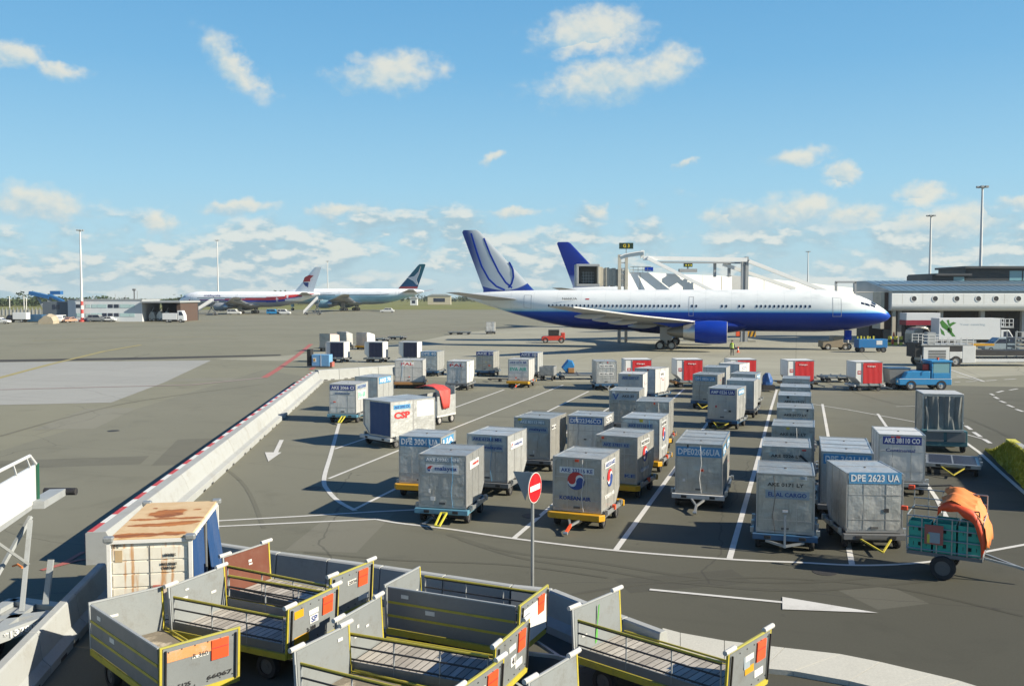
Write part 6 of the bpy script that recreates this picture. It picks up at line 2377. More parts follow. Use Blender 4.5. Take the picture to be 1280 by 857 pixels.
arc = [(773, 321.5), (778, 319.3), (786, 317.6), (794, 316.3), (802, 315.5)]
for p, q in zip(arc, arc[1:]):
    jbar((p[0], p[1] + 1.6), (q[0], q[1] + 1.6), 1.2, 0.55, paint('arc_blue_grey', (0.20, 0.27, 0.32), 0.5), -1.6)
    jbar((p[0], p[1] - 0.6), (q[0], q[1] - 0.6), 1.3, 0.14, M_BRW, -1.6)
jbar((801, 313.5), (801, 323), 0.5, 0.5, M_BRW, -1.6)
jbar((802, 323), (930, 325.2), 0.55, 0.58, M_BRW, -1.6)
jbar((818, 327.5), (930, 328.5), 0.4, 0.22, M_BRG, 0.3)
jbar((807, 323), (890, 365), 0.40, 0.46, M_BRW, -1.9)
jbar((934, 326.5), (1030, 364), 0.5, 0.52, M_BRW, -0.8)
jbar((905, 330), (995, 361), 0.5, 0.5, M_BRW, 0.6)
jbuild(mb, 'overhead_beam')
mb = MB()
jbar((1045, 367), (1045, 352.5), 0.30, 0.30, M_BRG)
jbar((1069, 367), (1069, 352.5), 0.30, 0.30, M_BRG)
jbar((1044, 352.5), (1070, 352.5), 0.30, 0.30, M_BRG)
jbuild(mb, 'gantry_frame')
mb = MB()
M_SIGNG = paint('sign_dark_green', (0.012, 0.035, 0.015), 0.4, dirt=0.1)
a_, b_ = J(774, 303.5, -1.8), J(791.5, 311, -1.8)
mb.box(a_.x, b_.x, JZ - 1.9, JZ - 1.7, b_.z, a_.z, M_SIGNG)
mb.box((a_.x + b_.x) / 2 - 0.06, (a_.x + b_.x) / 2 + 0.06, JZ - 1.85, JZ - 1.75, b_.z - 1.2, b_.z, M_STEEL)
sg = jbuild(mb, 'gate_sign')
lettering('G 3', 'front', Vector(((a_.x + b_.x) / 2, JZ - 1.91, (a_.z + b_.z) / 2)), 0.95, 0.50, paint('sign_yellow', (0.72, 0.55, 0.03), 0.4, dirt=0.05), sg)
mb = MB()
a_, b_ = J(855, 329), J(866, 333.5)
mb.box(a_.x, b_.x, JZ + 0.2, JZ + 0.4, b_.z, a_.z, M_SIGNG)
for k in range(3):
    x = a_.x + 0.25 + 0.38 * k
    mb.box(x, x + 0.2, JZ + 0.18, JZ + 0.199, b_.z + 0.15, a_.z - 0.15, M_YELY)
mb.cbox(((a_.x + b_.x) / 2, JZ + 0.5, J(860, 338).z), (2.6, 1.2, 0.5), M_BRG)
mb.cbox(((a_.x + b_.x) / 2, JZ + 0.5, (b_.z + J(860, 338).z) / 2), (0.2, 0.2, 1.0), M_BRG)
a_ = J(813, 336)
mb.cbox((a_.x, JZ + 1.6, a_.z), (1.2, 0.8, 0.6), M_NAVY)
jbuild(mb, 'roof_equipment')
mb = MB()
for px in (790, 796, 802, 808):
    a_ = J(px, 334)
    mb.box(a_.x - 0.03, a_.x + 0.03, JZ - 1.4, JZ - 1.34, J(px, 341).z, a_.z, M_BRC)
a_, b_ = J(786, 334), J(812, 334)
mb.box(a_.x, b_.x, JZ - 1.40, JZ - 1.34, a_.z, a_.z + 0.08, M_BRC)
mb.box(a_.x, b_.x, JZ - 1.40, JZ - 1.34, a_.z - 0.5, a_.z - 0.42, M_BRC)
jbuild(mb, 'walkway_rail')

# ------------------------------------------------------------------ pier building
PZ = 131.0
M_PIER = paint('pier_white', (0.74, 0.76, 0.74), 0.45, dirt=0.3, scale=0.5, dirtcol=(0.36, 0.36, 0.33))
M_PROOF = paint('pier_blue_roof', (0.15, 0.235, 0.30), 0.40, 0.2, dirt=0.3, scale=0.4, dirtcol=(0.06, 0.09, 0.11))
M_DK = paint('dark_facade', (0.028, 0.032, 0.036), 0.5, dirt=0.3, scale=0.5)
M_DKR = paint('dark_roof', (0.05, 0.055, 0.06), 0.5, dirt=0.3, scale=0.5)
M_BRN = paint('brown_wall', (0.09, 0.055, 0.04), 0.7, dirt=0.4, scale=1)
M_TGL = glass('teal_glass', (0.16, 0.32, 0.36), 0.15)
PXL, PXR = PD(1115, 370, PZ).x, 112.0
zb, zt = PD(1200, 388.5, PZ).z, PD(1200, 364.5, PZ).z
pier = thing('terminal_pier', 'white pier building with round porthole windows and a blue sloping roof', 'terminal building', ((PXL + PXR) / 2, PZ + 8, 0), 0)
O_ = -Vector(pier.location)


def pb(mb, name, parent=pier, **kw):
    return mb.build(name, parent, loc=O_ if parent is pier else None, **kw)


mb = MB()
prof = []
for k in range(7):
    a_ = -pi / 2 + pi / 2 * k / 6
    prof.append((PZ + 0.8 - 0.8 * sin(a_ + pi / 2) if False else PZ + 0.9 - 0.9 * cos(a_), zb + 0.9 + 0.9 * sin(a_)))
prof = [(PZ + 14, zb)] + prof + [(PZ, zt - 0.3), (PZ + 0.3, zt), (PZ + 14, zt)]
mb.prism(prof, 'x', PXL, PXR, M_PIER)
band = pb(mb, 'facade')
mb = MB()
for k in range(12):
    x = PXL + 2.9 * k + 1.5
    mb.box(x - 0.02, x + 0.02, PZ - 0.006, PZ + 0.02, zb + 1.0, zt - 0.3, M_BRC)
mb.build('panel_joint', band)
for px in (1142.5, 1169, 1196, 1223, 1245, 1273, 1297):
    p = PD(px, 373.2, PZ)
    mb = MB()
    mb.loft([[(p.x + r * cos(2 * pi * i / 20), PZ - y, p.z + r * sin(2 * pi * i / 20)) for i in range(20)] for r, y in ((0.36, 0.006), (0.36, 0.02))], M_TXK, False, True)
    w_ = mb.build('porthole', band)
    mb = MB()
    mb.loft([[(p.x + r * cos(2 * pi * i / 20), PZ - y, p.z + r * sin(2 * pi * i / 20)) for i in range(20)] for r, y in ((0.46, 0.0), (0.46, 0.05), (0.36, 0.05), (0.36, 0.021))], M_PIER, False, False)
    mb.build('porthole_ring', w_)
mb = MB()
za = PD(1200, 351, PZ + 9).z
mb.prism([(PZ - 0.10, zt + 0.06), (PZ - 0.10, zt + 0.20), (PZ + 9, za), (PZ + 14, za), (PZ + 14, zt + 0.05)], 'x', PXL - 0.4, PXR, M_PROOF)
rf = pb(mb, 'roof')
mb = MB()
for k in range(40):
    x = PXL + 1.1 * k
    mb.bar((x, PZ - 0.10, zt + 0.215), (x, PZ + 9, za + 0.015), 0.06, 0.05, M_PROOF)
mb.bar((PXL, PZ + 4.5, (zt + 0.26 + za) / 2 + 0.09), (PXR, PZ + 4.5, (zt + 0.26 + za) / 2 + 0.09), 0.5, 0.10, M_STEELP)
mb.build('roof_seam', rf)
mb = MB()
DZ = PZ + 10.0
for x0, x1, y0, y1 in ((1165, 1207, 343.5, 358), (1207, 1330, 334, 358)):
    a_, b_ = PD(x0, y0, DZ), PD(x1, y1, DZ)
    mb.box(a_.x, b_.x - 0.01, DZ, DZ + 9, b_.z, a_.z, M_DK)
up = pb(mb, 'upper_storey')
mb = MB()
for x0, x1, y0 in ((1168, 1212, 342.3), (1204, 1330, 333.2)):
    a_, b_ = PD(x0, y0, DZ), PD(x1, y0, DZ)
    mb.box(a_.x, b_.x, DZ - 0.8, DZ + 9.5, a_.z - 0.28, a_.z + 0.05 + 0.01 * x0 / 1000, M_DKR)
mb.build('flat_roof', up)
for x0, x1, y0, y1 in ((1192, 1205, 346, 354), (1262, 1277, 338.5, 350.5), (1279, 1300, 338.5, 350.5)):
    a_, b_ = PD(x0, y0, DZ), PD(x1, y1, DZ)
    MB().box(a_.x, b_.x, DZ - 0.03, DZ - 0.004, b_.z, a_.z, M_TGL).build('window', up)
mb = MB()
mb.box(PXL + 0.3, PXR, PZ + 9, PZ + 14, 0, zb - 0.01, M_DK)
und = pb(mb, 'ground_floor')
mb = MB()
for k in range(9):
    x = PXL + 2.0 + 6.0 * k
    mb.box(x - 0.3, x + 0.3, PZ + 2, PZ + 2.6, 0, zb - 0.01, M_BRG)
mb.build('column', und)
mb = MB()
for k in range(16):
    x = PXL + 3.0 + 2.4 * k
    mb.box(x - 0.7, x + 0.7, PZ + 8.93, PZ + 8.995, 0.4, 3.4, M_WIN)
    mb.box(x - 0.95, x - 0.85, PZ + 8.90, PZ + 8.995, 0.2, 4.0, M_BRN)
mb.build('ground_floor_window', und)
# brown stair tower at the end of the pier
mb = MB()
a_, b_ = PD(1098, 363, PZ + 2), PD(1116, 395, PZ + 2)
mb.box(a_.x, a_.x + 0.5, PZ + 1, PZ + 4, a_.z - 5.5, a_.z - 0.2, M_BRC)
mb.box(a_.x + 0.6, b_.x - 0.6, PZ + 1.2, PZ + 4, a_.z - 5.5, a_.z - 0.3, M_BRN)
mb.box(b_.x - 0.5, b_.x, PZ + 1, PZ + 4, 0, a_.z - 0.2, M_DK)
mb.box(a_.x + 1.6, a_.x + 2.1, PZ + 0.8, PZ + 1.15, 0, a_.z - 0.6, M_BRC)
pb(mb, 'stair_tower')


# ------------------------------------------------------------------ light masts
def mast(label, px, ytop, dist, banded=False, bulky=1.0):
    p = PD(px, 390, dist)
    top_ = PD(px, ytop, dist).z
    t = thing('light_mast', label, 'light mast', (p.x, dist, 0), 0, 'tall apron light masts')
    mb = MB()
    mb.tube((0, 0, 0), (0, 0, top_ - 0.4), 0.34 * bulky, M_MAST, 12, r2=0.17 * bulky)
    mb.build('pole', t, smooth=True)
    mb = MB()
    mb.tube((0, 0, top_ - 0.4), (0, 0, top_ - 0.2), 0.6, M_GREYF, 12)
    for k in range(6):
        a_ = 2 * pi * k / 6
        mb.cbox((0.72 * cos(a_), 0.72 * sin(a_), top_ - 0.28), (0.45, 0.45, 0.26), M_STEELP)
    mb.build('lamp_head', t)
    if banded:
        mb = MB()
        for k in range(6):
            mb.tube((0, 0, 0.02 + 1.05 * k), (0, 0, 0.02 + 1.05 * (k + 1)), 0.375 - 0.005 * k, M_RED if k % 2 == 0 else M_WHITE, 14)
        mb.tube((0, 0, 0), (0, 0, 0.5), 0.9, M_RED, 14)
        mb.build('warning_band', t)
    return t


M_MAST = paint('mast_paint', (0.66, 0.66, 0.64), 0.5, dirt=0.2, scale=0.5)
mast('tall light mast with a red and white banded foot in front of the grey office', 102.5, 286.5, 237, True)
mast('light mast rising behind the nose of the kite marked airliner', 273, 299.5, 385)
mast('light mast rising between the kite marked fin and the green flanked airliner', 410, 326, 520)
mast('slender light mast beyond the boarding bridge, before the nose of the blue airliner', 1009, 313.5, 355)
mast('light mast standing behind the blue pier roof, the shorter of the pair there', 1161, 268, 195)
mast('tallest light mast standing behind the pier near the dark upper storey', 1224, 231.5, 150, False, 0.9)

# ------------------------------------------------------------------ vehicles and small equipment
M_BLUEV = paint('tractor_blue', (0.03, 0.25, 0.52), 0.4, dirt=0.25, scale=2.5, dirtcol=(0.02, 0.10, 0.2))
M_GPU = paint('cart_blue', (0.015, 0.17, 0.42), 0.45, dirt=0.25, scale=2.5)
M_TRUCKW = paint('truck_white', (0.66, 0.68, 0.69), 0.4, dirt=0.25, scale=0.8, dirtcol=(0.4, 0.4, 0.38))
M_MAROON = paint('maroon_paint', (0.26, 0.012, 0.035), 0.45, dirt=0.2)
M_CAR = paint('car_pale_blue', (0.32, 0.39, 0.43), 0.3, 0.3, dirt=0.15)
M_CARW = paint('car_white', (0.66, 0.67, 0.66), 0.35, dirt=0.2, scale=1.5)
M_LEAF = paint('printed_leaf', (0.04, 0.19, 0.02), 0.5, dirt=0.4, scale=3, dirtcol=(0.02, 0.10, 0.015))
M_CONE = paint('cone_orange', (0.80, 0.10, 0.02), 0.5, dirt=0.2)
M_HIVIS = paint('hi_vis_yellow', (0.45, 0.62, 0.03), 0.6, dirt=0.1)
M_SKIN = paint('skin', (0.42, 0.25, 0.18), 0.6, dirt=0.1)
M_CLOTH = paint('dark_trousers', (0.02, 0.024, 0.035), 0.8, dirt=0.2)
M_CTRP = paint('plastic_wrap', (0.78, 0.77, 0.74), 0.3, dirt=0.4, scale=2.0, bump=0.8, dirtcol=(0.40, 0.38, 0.36))
M_PINK = paint('pinkish_wrap', (0.72, 0.54, 0.46), 0.4, dirt=0.4, scale=2.0, bump=0.7)
M_TAN = paint('tan_tarp', (0.42, 0.36, 0.26), 0.7, dirt=0.4, scale=1.5, bump=0.6)


def wheels(t, spots, r, w, axis='x', rim=None):
    for c in spots:
        MB().wheel((c[0], c[1], r), r, w, M_TYRE, rim or M_RIM, axis, 16).build('wheel', t, smooth=True)


def car(label, cat, px, py, rz, paint_, Lc=4.4, Wc=1.75, Hc=1.5, kind='van', group=None, name='parked_car'):
    """local +x is forwards"""
    at = P(px, py)
    t = thing(name, label, cat, (at.x, at.y, 0), rz, group)
    h = Lc / 2
    if kind == 'van':
        body = [(-h, 0.35), (-h, Hc * 0.62), (-h + 0.10, Hc * 0.95), (-h + 0.3, Hc), (h - 1.75, Hc), (h - 1.05, Hc * 0.62), (h - 0.15, Hc * 0.52), (h, Hc * 0.42), (h, 0.35)]
    else:
        body = [(-h, 0.35), (-h, Hc * 0.58), (-h + 0.55, Hc * 0.64), (-h + 1.1, Hc), (h - 2.0, Hc), (h - 1.25, Hc * 0.64), (h - 0.15, Hc * 0.54), (h, Hc * 0.42), (h, 0.35)]
    mb = MB()
    mb.prism(body, 'y', -Wc / 2, Wc / 2, paint_)
    b = mb.build('body', t, bevel=0.06)
    mb = MB()
    for s in (-1, 1):
        y0, y1 = s * Wc / 2 - 0.004, s * Wc / 2 + 0.006
        if kind == 'van':
            qs = ([(-h + 0.22, Hc * 0.62), (-h + 0.30, Hc * 0.92), (-h + 1.25, Hc * 0.92), (-h + 1.25, Hc * 0.62)], [(-h + 1.35, Hc * 0.62), (-h + 1.35, Hc * 0.92), (h - 1.80, Hc * 0.92), (h - 1.25, Hc * 0.62)])
        else:
            qs = ([(-h + 0.75, Hc * 0.65), (-h + 1.17, Hc * 0.93), (-h + 1.9, Hc * 0.93), (-h + 1.9, Hc * 0.65)], [(-h + 2.0, Hc * 0.65), (-h + 2.0, Hc * 0.93), (h - 2.05, Hc * 0.93), (h - 1.45, Hc * 0.65)])
        for q in qs:
            mb.prism(q, 'y', min(y0, y1), max(y0, y1), M_WIN)
    mb.build('side_window', b)
    mb = MB()
    if kind == 'van':
        a_, c_ = Vector((h - 1.70, 0, Hc * 0.95)), Vector((h - 1.09, 0, Hc * 0.64))
    else:
        a_, c_ = Vector((h - 1.93, 0, Hc * 0.95)), Vector((h - 1.28, 0, Hc * 0.66))
    nn = Vector((0.5, 0, 0.6)).normalized() * 0.01
    mb.add([a_ + Vector((0, -Wc * 0.43, 0)) + nn, a_ + Vector((0, Wc * 0.43, 0)) + nn, c_ + Vector((0, Wc * 0.45, 0)) + nn, c_ + Vector((0, -Wc * 0.45, 0)) + nn], [(0, 1, 2, 3)], M_WIN)
    mb.build('windscreen', b)
    for s in (-1, 1):
        MB().cbox((h + 0.003, s * Wc * 0.36, Hc * 0.44), (0.02, 0.28, 0.12), M_PLW).build('headlight', b)
    wheels(t, [(x, s * (Wc / 2 - 0.10)) for x in (-h + 0.8, h - 0.8) for s in (-1, 1)], 0.31, 0.2, 'y')
    return t


def truck(label, px, py, rz, Lb, Hb, Wb, paint_, cab_paint, z0=0.95, platform=False, name='box_truck', cat='truck', group=None, cab_h=2.3):
    """local +x forwards; box behind, cab in front; origin under the middle of the box"""
    at = P(px, py)
    t = thing(name, label, cat, (at.x, at.y, 0), rz, group)
    mb = MB()
    mb.box(-Lb / 2, Lb / 2, -Wb / 2, Wb / 2, z0, z0 + Hb, paint_)
    bx = mb.build('cargo_box', t, bevel=0.03)
    mb = MB()
    mb.box(-Lb / 2 + 0.1, Lb / 2 + 1.6, -0.45, 0.45, 0.55, z0 - 0.01, M_DARK)
    mb.box(-Lb * 0.2, Lb * 0.12, -Wb / 2 + 0.1, -Wb / 2 + 0.4, 0.45, z0 - 0.03, M_STEELP)
    mb.build('chassis', t)
    mb = MB()
    x0, x1 = Lb / 2 + 0.12, Lb / 2 + 1.75
    mb.prism([(x0, 0.5), (x0, cab_h), (x0 + 1.1, cab_h), (x1, cab_h * 0.62), (x1 + 0.05, 0.5)], 'y', -Wb / 2 + 0.08, Wb / 2 - 0.08, cab_paint)
    cb = mb.build('cab', t, bevel=0.06)
    mb = MB()
    for s in (-1, 1):
        y0, y1 = s * (Wb / 2 - 0.08) - 0.004, s * (Wb / 2 - 0.08) + 0.008
        mb.prism([(x0 + 0.35, cab_h * 0.60), (x0 + 0.35, cab_h * 0.90), (x0 + 1.05, cab_h * 0.90), (x1 - 0.12, cab_h * 0.60)], 'y', min(y0, y1), max(y0, y1), M_WIN)
    mb.build('side_window', cb)
    wheels(t, [(x, s * (Wb / 2 - 0.18)) for x in (-Lb / 2 + 1.2, Lb / 2 + 0.9) for s in (-1, 1)], 0.46, 0.3, 'y')
    if platform:
        mb = MB()
        for z in (z0 + Hb - 0.1, z0 + Hb - 0.6, z0 + Hb - 1.1):
            for s in (-1, 1):
                mb.bar((Lb / 2 + 0.1, s * Wb / 2, z), (Lb / 2 + 1.7, s * Wb / 2, z), 0.07, 0.07, M_TRUCKW)
        for k in range(4):
            for s in (-1, 1):
                mb.bar((Lb / 2 + 0.1 + 0.53 * k, s * Wb / 2, z0 + Hb - 1.2), (Lb / 2 + 0.1 + 0.53 * k, s * Wb / 2, z0 + Hb - 0.05), 0.07, 0.07, M_TRUCKW)
        mb.box(Lb / 2 + 0.02, Lb / 2 + 1.8, -Wb / 2, Wb / 2, z0 + Hb - 1.3, z0 + Hb - 1.2, M_STEELP)
        mb.build('front_platform', t)
    return t, bx


# catering lorry with the printed leaves, under the pier's edge
tk, bx = truck('white catering lorry with green palm leaves printed on its box, parked beside the pier', 1206, 433, 0.0, 8.2, 2.85, 2.4, M_TRUCKW, M_TRUCKW, 1.0, True)
mb = MB()
for pts in ([(-4.0, 2.4), (-3.6, 2.75), (-2.6, 1.9), (-2.1, 0.95), (-2.9, 1.3), (-3.6, 1.7)], [(-2.9, 2.7), (-2.5, 2.75), (-2.4, 2.2), (-1.8, 2.45), (-1.3, 2.3), (-2.0, 1.95), (-2.3, 1.7), (-2.6, 2.0)],
            [(-2.75, 1.5), (-2.4, 1.75), (-2.0, 1.55), (-1.95, 1.1), (-2.3, 0.85), (-2.7, 1.05)], [(-2.4, 0.9), (-2.0, 1.1), (-1.5, 0.55), (-1.3, 0.3), (-1.9, 0.4)], [(-3.9, 1.6), (-3.3, 1.1), (-3.1, 0.5), (-3.7, 0.8)]):
    mb.prism([(-4.05 + (x + 4.05) * 0.82, z * 0.95 + 1.03) for x, z in pts], 'y', -1.212, -1.204, M_LEAF)
mb.build('leaf_print', bx)
lettering('Your catering', 'front', Vector((0.35, -1.206, 2.98)), 3.4, 0.36, paint('faint_print', (0.40, 0.47, 0.52), 0.5, dirt=0.1), bx)
tk, bx = truck('white lorry with a broad maroon stripe standing by the brown stair tower', 1149, 430.6, 0.0, 4.7, 1.7, 2.2, M_TRUCKW, M_TRUCKW, 2.75)
MB().box(-2.37, 2.37, -1.106, 1.106, 2.76, 3.45, M_MAROON).build('maroon_stripe', bx)
MB().box(-2.0, 2.0, -0.9, 0.9, 0.6, 2.74, M_DARK).build('scissor_lift', tk)
car('pale blue estate car parked in front of the palm leaf lorry', 'car', 1248, 439.5, pi, M_CAR, 4.3, 1.7, 1.75, 'van')

# cargo loader: low white machine with a long conveyor bed
at = P(1182, 458)
t = thing('cargo_loader', 'low white cargo loader with a louvred engine cover and guard rails, behind the blue tractor', 'cargo loader', (at.x, at.y + 1.2, 0), 0)
mb = MB()
mb.box(-2.2, 0.35, -1.2, 1.2, 0.55, 1.9, M_CARW)
mb.box(0.353, 1.597, -1.2, 1.2, 0.75, 1.45, M_CARW)
mb.box(1.6, 2.9, -1.2, 1.2, 0.35, 2.0, M_CARW)
mb.box(-2.4, 2.7, -1.15, 1.15, 2.003, 2.18, M_STEELP)
bd = mb.build('body', t, bevel=0.04)
mb = MB()
for k in range(6):
    mb.box(-1.7, 0.0, -1.215, -1.195, 0.75 + 0.15 * k, 0.83 + 0.15 * k, M_DARK)
mb.build('louvre', bd)
mb = MB()
mb.box(-2.0, 1.59, -1.19, 1.19, 1.903, 2.002, M_DARK)
mb.box(0.36, 1.59, -1.19, 1.19, 1.453, 1.90, M_DARK)
mb.build('recess', bd)
mb = MB()
for y in (-1.15, 1.15):
    for x in [-2.3 + 0.62 * k for k in range(9)]:
        mb.bar((x, y, 2.18), (x, y, 3.1 if x < -0.5 else 2.8), 0.06, 0.06, M_CARW)
    for z in (2.5, 2.78):
        mb.bar((-2.3, y, z), (2.66, y, z), 0.05, 0.05, M_CARW)
    mb.bar((-2.3, y, 3.1), (-0.4, y, 3.1), 0.06, 0.06, M_CARW)
mb.build('guard_rail', t)
mb = MB()
mb.box(-1.55, -0.75, -0.6, 0.2, 2.2, 3.3, M_STEELP)
mb.box(-2.9, -2.25, -1.0, 1.0, 0.9, 2.3, M_DARK)
mb.build('driver_stand', t)
wheels(t, [(1.0, -1.1), (1.0, 1.1), (-1.9, -1.0), (-1.9, 1.0)], 0.52, 0.34, 'y')
mb = MB()
mb.box(2.95, 9.5, -1.0, 1.0, 0.45, 0.75, M_CARW)
mb.box(2.95, 9.2, -0.9, 0.9, 1.05, 1.55, M_DARK)
for k in range(20):
    mb.tube((3.1 + 0.31 * k, -0.95, 0.80), (3.1 + 0.31 * k, 0.95, 0.80), 0.06, M_ROLL, 8)
mb.build('conveyor_bed', t)
mb = MB()
mb.box(2.9, 5.8, 0.9, 1.3, 1.9, 2.12, M_YEL)
mb.build('tow_rail', t)
# rack of flat trolleys at the right edge
at = P(1283, 452)
t = thing('trolley_rack', 'stack of dark flat trolleys in a pale post frame beside the pale blue car', 'trolley stack', (at.x, at.y, 0), 0)
mb = MB()
for k in range(6):
    mb.box(-1.6, 1.6, -0.8, 0.8, 0.25 + 0.42 * k, 0.45 + 0.42 * k, M_BLUED if k < 3 else M_GREYF)
mb.build('trolley_bed', t)
mb = MB()
for x in (-1.65, -0.6, 1.65):
    for y in (-0.85, 0.85):
        mb.bar((x, y, 0), (x, y, 3.2), 0.09, 0.09, M_STEEL)
for z in (1.6, 3.15):
    mb.bar((-1.65, -0.85, z), (1.65, -0.85, z), 0.09, 0.09, M_STEEL)
mb.build('post_frame', t)

# blue tractor
at = P(1157, 488)
t = thing('tow_tractor', 'bright blue tow tractor with a square cab parked by the last red curtain', 'tractor', (at.x, at.y + 0.8, 0), 0)
mb = MB()
mb.prism([(-1.85, 0.42), (-1.85, 0.85), (-1.55, 0.95), (-1.35, 1.35), (-0.95, 1.42), (0.35, 1.42), (0.35, 0.42)], 'y', -0.75, 0.75, M_BLUEV)
mb.box(-1.95, 1.9, -0.80, 0.80, 0.40, 0.86, M_BLUEV)
bd = mb.build('body', t, bevel=0.05)
mb = MB()
mb.box(0.42, 0.54, -0.76, 0.76, 0.86, 2.05, M_BLUEV)
mb.box(1.74, 1.86, -0.76, 0.76, 0.86, 2.05, M_BLUEV)
mb.box(0.36, 1.92, -0.82, 0.82, 2.05, 2.2, M_BLUEV)
for y in (-0.75, 0.75):
    mb.box(0.54, 1.74, y - 0.03, y + 0.03, 0.86, 1.28, M_BLUEV)
cb = mb.build('cab', t, bevel=0.03)
for y in (-0.74, 0.74):
    MB().box(0.56, 1.72, y - 0.012, y + 0.012, 1.29, 2.04, M_TGL).build('cab_window', cb)
mb = MB()
mb.box(0.75, 1.35, -0.35, 0.35, 0.90, 1.55, M_DARK)
mb.box(0.70, 0.82, -0.35, 0.35, 1.5, 1.95, M_DARK)
mb.build('seat', t)
mb = MB()
mb.box(-0.15, 0.35, -0.5, 0.5, 1.42, 1.95, M_DARK)
mb.box(-0.12, 0.30, -0.51, 0.51, 1.5, 1.9, M_RED)
mb.tube((0.2, 0.55, 1.4), (0.2, 0.55, 2.5), 0.045, M_STEELP, 8)
mb.build('exhaust_stack', t)
MB().box(-1.92, 1.88, -0.806, -0.801, 0.84, 0.875, M_PLW).build('trim_strip', bd)
for y in (-0.55, 0.55):
    MB().tube((-1.955, y, 0.66), (-1.975, y, 0.66), 0.09, M_PLW, 12).build('headlight', bd)
    MB().path([(0.5, y * 1.45, 1.7), (0.35, y * 1.75, 1.75), (0.35, y * 1.75, 1.5)], 0.02, M_DARK, 5).build('mirror_arm', cb)
MB().tube((1.2, 0, 2.2), (1.2, 0, 2.36), 0.08, M_ORRED, 12).build('beacon', cb)
MB().box(1.862, 1.872, -0.62, 0.62, 1.30, 1.98, M_WIN).build('rear_window', cb)
wheels(t, [(-1.05, -0.70), (-1.05, 0.70), (1.15, -0.70), (1.15, 0.70)], 0.38, 0.26, 'y')
# grey bin trailer behind the tractor, between it and the curtain
at = P(1125, 487)
t = thing('bin_trailer', 'dark grey bin trailer coupled behind the blue tractor', 'trailer', (at.x, at.y + 0.6, 0), 0)
mb = MB()
mb.prism([(-0.75, 0.45), (-0.85, 1.55), (0.75, 1.55), (0.65, 0.45)], 'y', -0.6, 0.6, M_GREYF)
mb.build('bin', t, bevel=0.03)
MB().box(-0.88, 0.78, -0.63, 0.63, 1.553, 1.62, M_BLUED).build('lid', t)
wheels(t, [(-0.45, -0.5), (-0.45, 0.5), (0.35, -0.5), (0.35, 0.5)], 0.24, 0.14, 'y', M_RIMD)

# blue ground power cart by the nose wheel
at = P(1088, 440)
t = thing('power_cart', 'blue ground power cart with yellow handles beside the nose wheel of the blue airliner', 'power cart', (at.x, at.y, 0), 0)
mb = MB()
mb.box(-1.75, 1.75, -0.8, 0.8, 0.55, 1.62, M_GPU)
b = mb.build('body', t, bevel=0.06)
mb = MB()
mb.box(0.4, 1.1, -0.815, -0.795, 0.95, 1.45, M_PLW)
mb.build('control_panel', b)
mb = MB()
for x in (-1.4, -0.6, 0.1):
    mb.bar((x, -0.6, 1.62), (x, -0.6, 2.0), 0.16, 0.16, M_YELY)
    mb.bar((x, 0.5, 1.62), (x, 0.5, 1.9), 0.12, 0.12, M_YELY)
mb.build('handle', t)
wheels(t, [(-1.3, -0.7), (-1.3, 0.7), (1.3, -0.7), (1.3, 0.7)], 0.34, 0.22, 'y', M_RIMD)
# nose wheel tug
at = P(1044, 437)
t = thing('nose_tug', 'tan pushback tug standing under the nose of the blue airliner', 'tug', (at.x, at.y, 0), 0)
mb = MB()
mb.prism([(-1.9, 0.35), (-1.9, 1.2), (-0.6, 1.25), (-0.4, 1.8), (0.6, 1.8), (0.7, 0.9), (1.7, 0.85), (1.7, 0.35)], 'y', -0.9, 0.9, paint('tan_paint', (0.30, 0.24, 0.16), 0.5, dirt=0.5))
mb.build('body', t, bevel=0.05)
wheels(t, [(-1.2, -0.8), (-1.2, 0.8), (1.0, -0.8), (1.0, 0.8)], 0.42, 0.25, 'y', M_WHITEF)

# red tug under the tail
at = P(692, 428.5)
t = thing('red_tug', 'low red tug with a dark engine block under the tail of the blue airliner', 'tug', (at.x, at.y, 0), 0)
M_TUGR = paint('tug_red', (0.56, 0.05, 0.03), 0.45, dirt=0.3, scale=2)
mb = MB()
mb.prism([(-1.75, 0.4), (-1.75, 0.85), (-1.5, 1.0), (1.1, 1.05), (1.2, 0.4)], 'y', -0.85, 0.85, M_TUGR)
mb.box(1.05, 1.6, -0.8, 0.8, 0.5, 1.5, M_TUGR)
mb.build('body', t, bevel=0.05)
mb = MB()
mb.box(-0.75, 0.75, -0.7, 0.7, 1.05, 1.9, M_DARK)
mb.box(0.8, 1.5, -0.3, 0.3, 1.5, 2.1, M_WHITEF)
mb.build('engine_block', t)
wheels(t, [(-1.2, -0.75), (-1.2, 0.75), (1.1, -0.75), (1.1, 0.75)], 0.42, 0.26, 'y')

# chevron board on a stand
at = P(932, 427)
t = thing('chevron_barrier', 'yellow and black striped board with an orange flasher on a stand beside the blue engine', 'warning barrier', (at.x, at.y, 0), 0)
mb = MB()
mb.box(-0.9, 1.5, -0.03, 0.03, 0.75, 1.55, M_YEL)
bo = mb.build('board', t)
mb = MB()
for k in range(4):
    x = -0.85 + 0.60 * k
    mb.prism([(x, 0.75), (x + 0.28, 0.75), (x + 0.53, 1.55), (x + 0.25, 1.55)], 'y', -0.038, -0.031, M_TXK)
mb.build('black_stripe', bo)
mb = MB()
mb.bar((0.3, 0, 0), (0.3, 0, 0.75), 0.08, 0.08, M_DARK)
mb.bar((-0.9, 0, 0.05), (1.5, 0, 0.05), 0.1, 0.1, M_DARK)
mb.build('stand', t)
mb = MB()
mb.cbox((-1.2, 0, 1.2), (0.5, 0.4, 0.7), M_CONE)
mb.cbox((-1.1, 0, 0.82), (0.5, 0.2, 0.1), M_DARK)
mb.build('flasher', t)


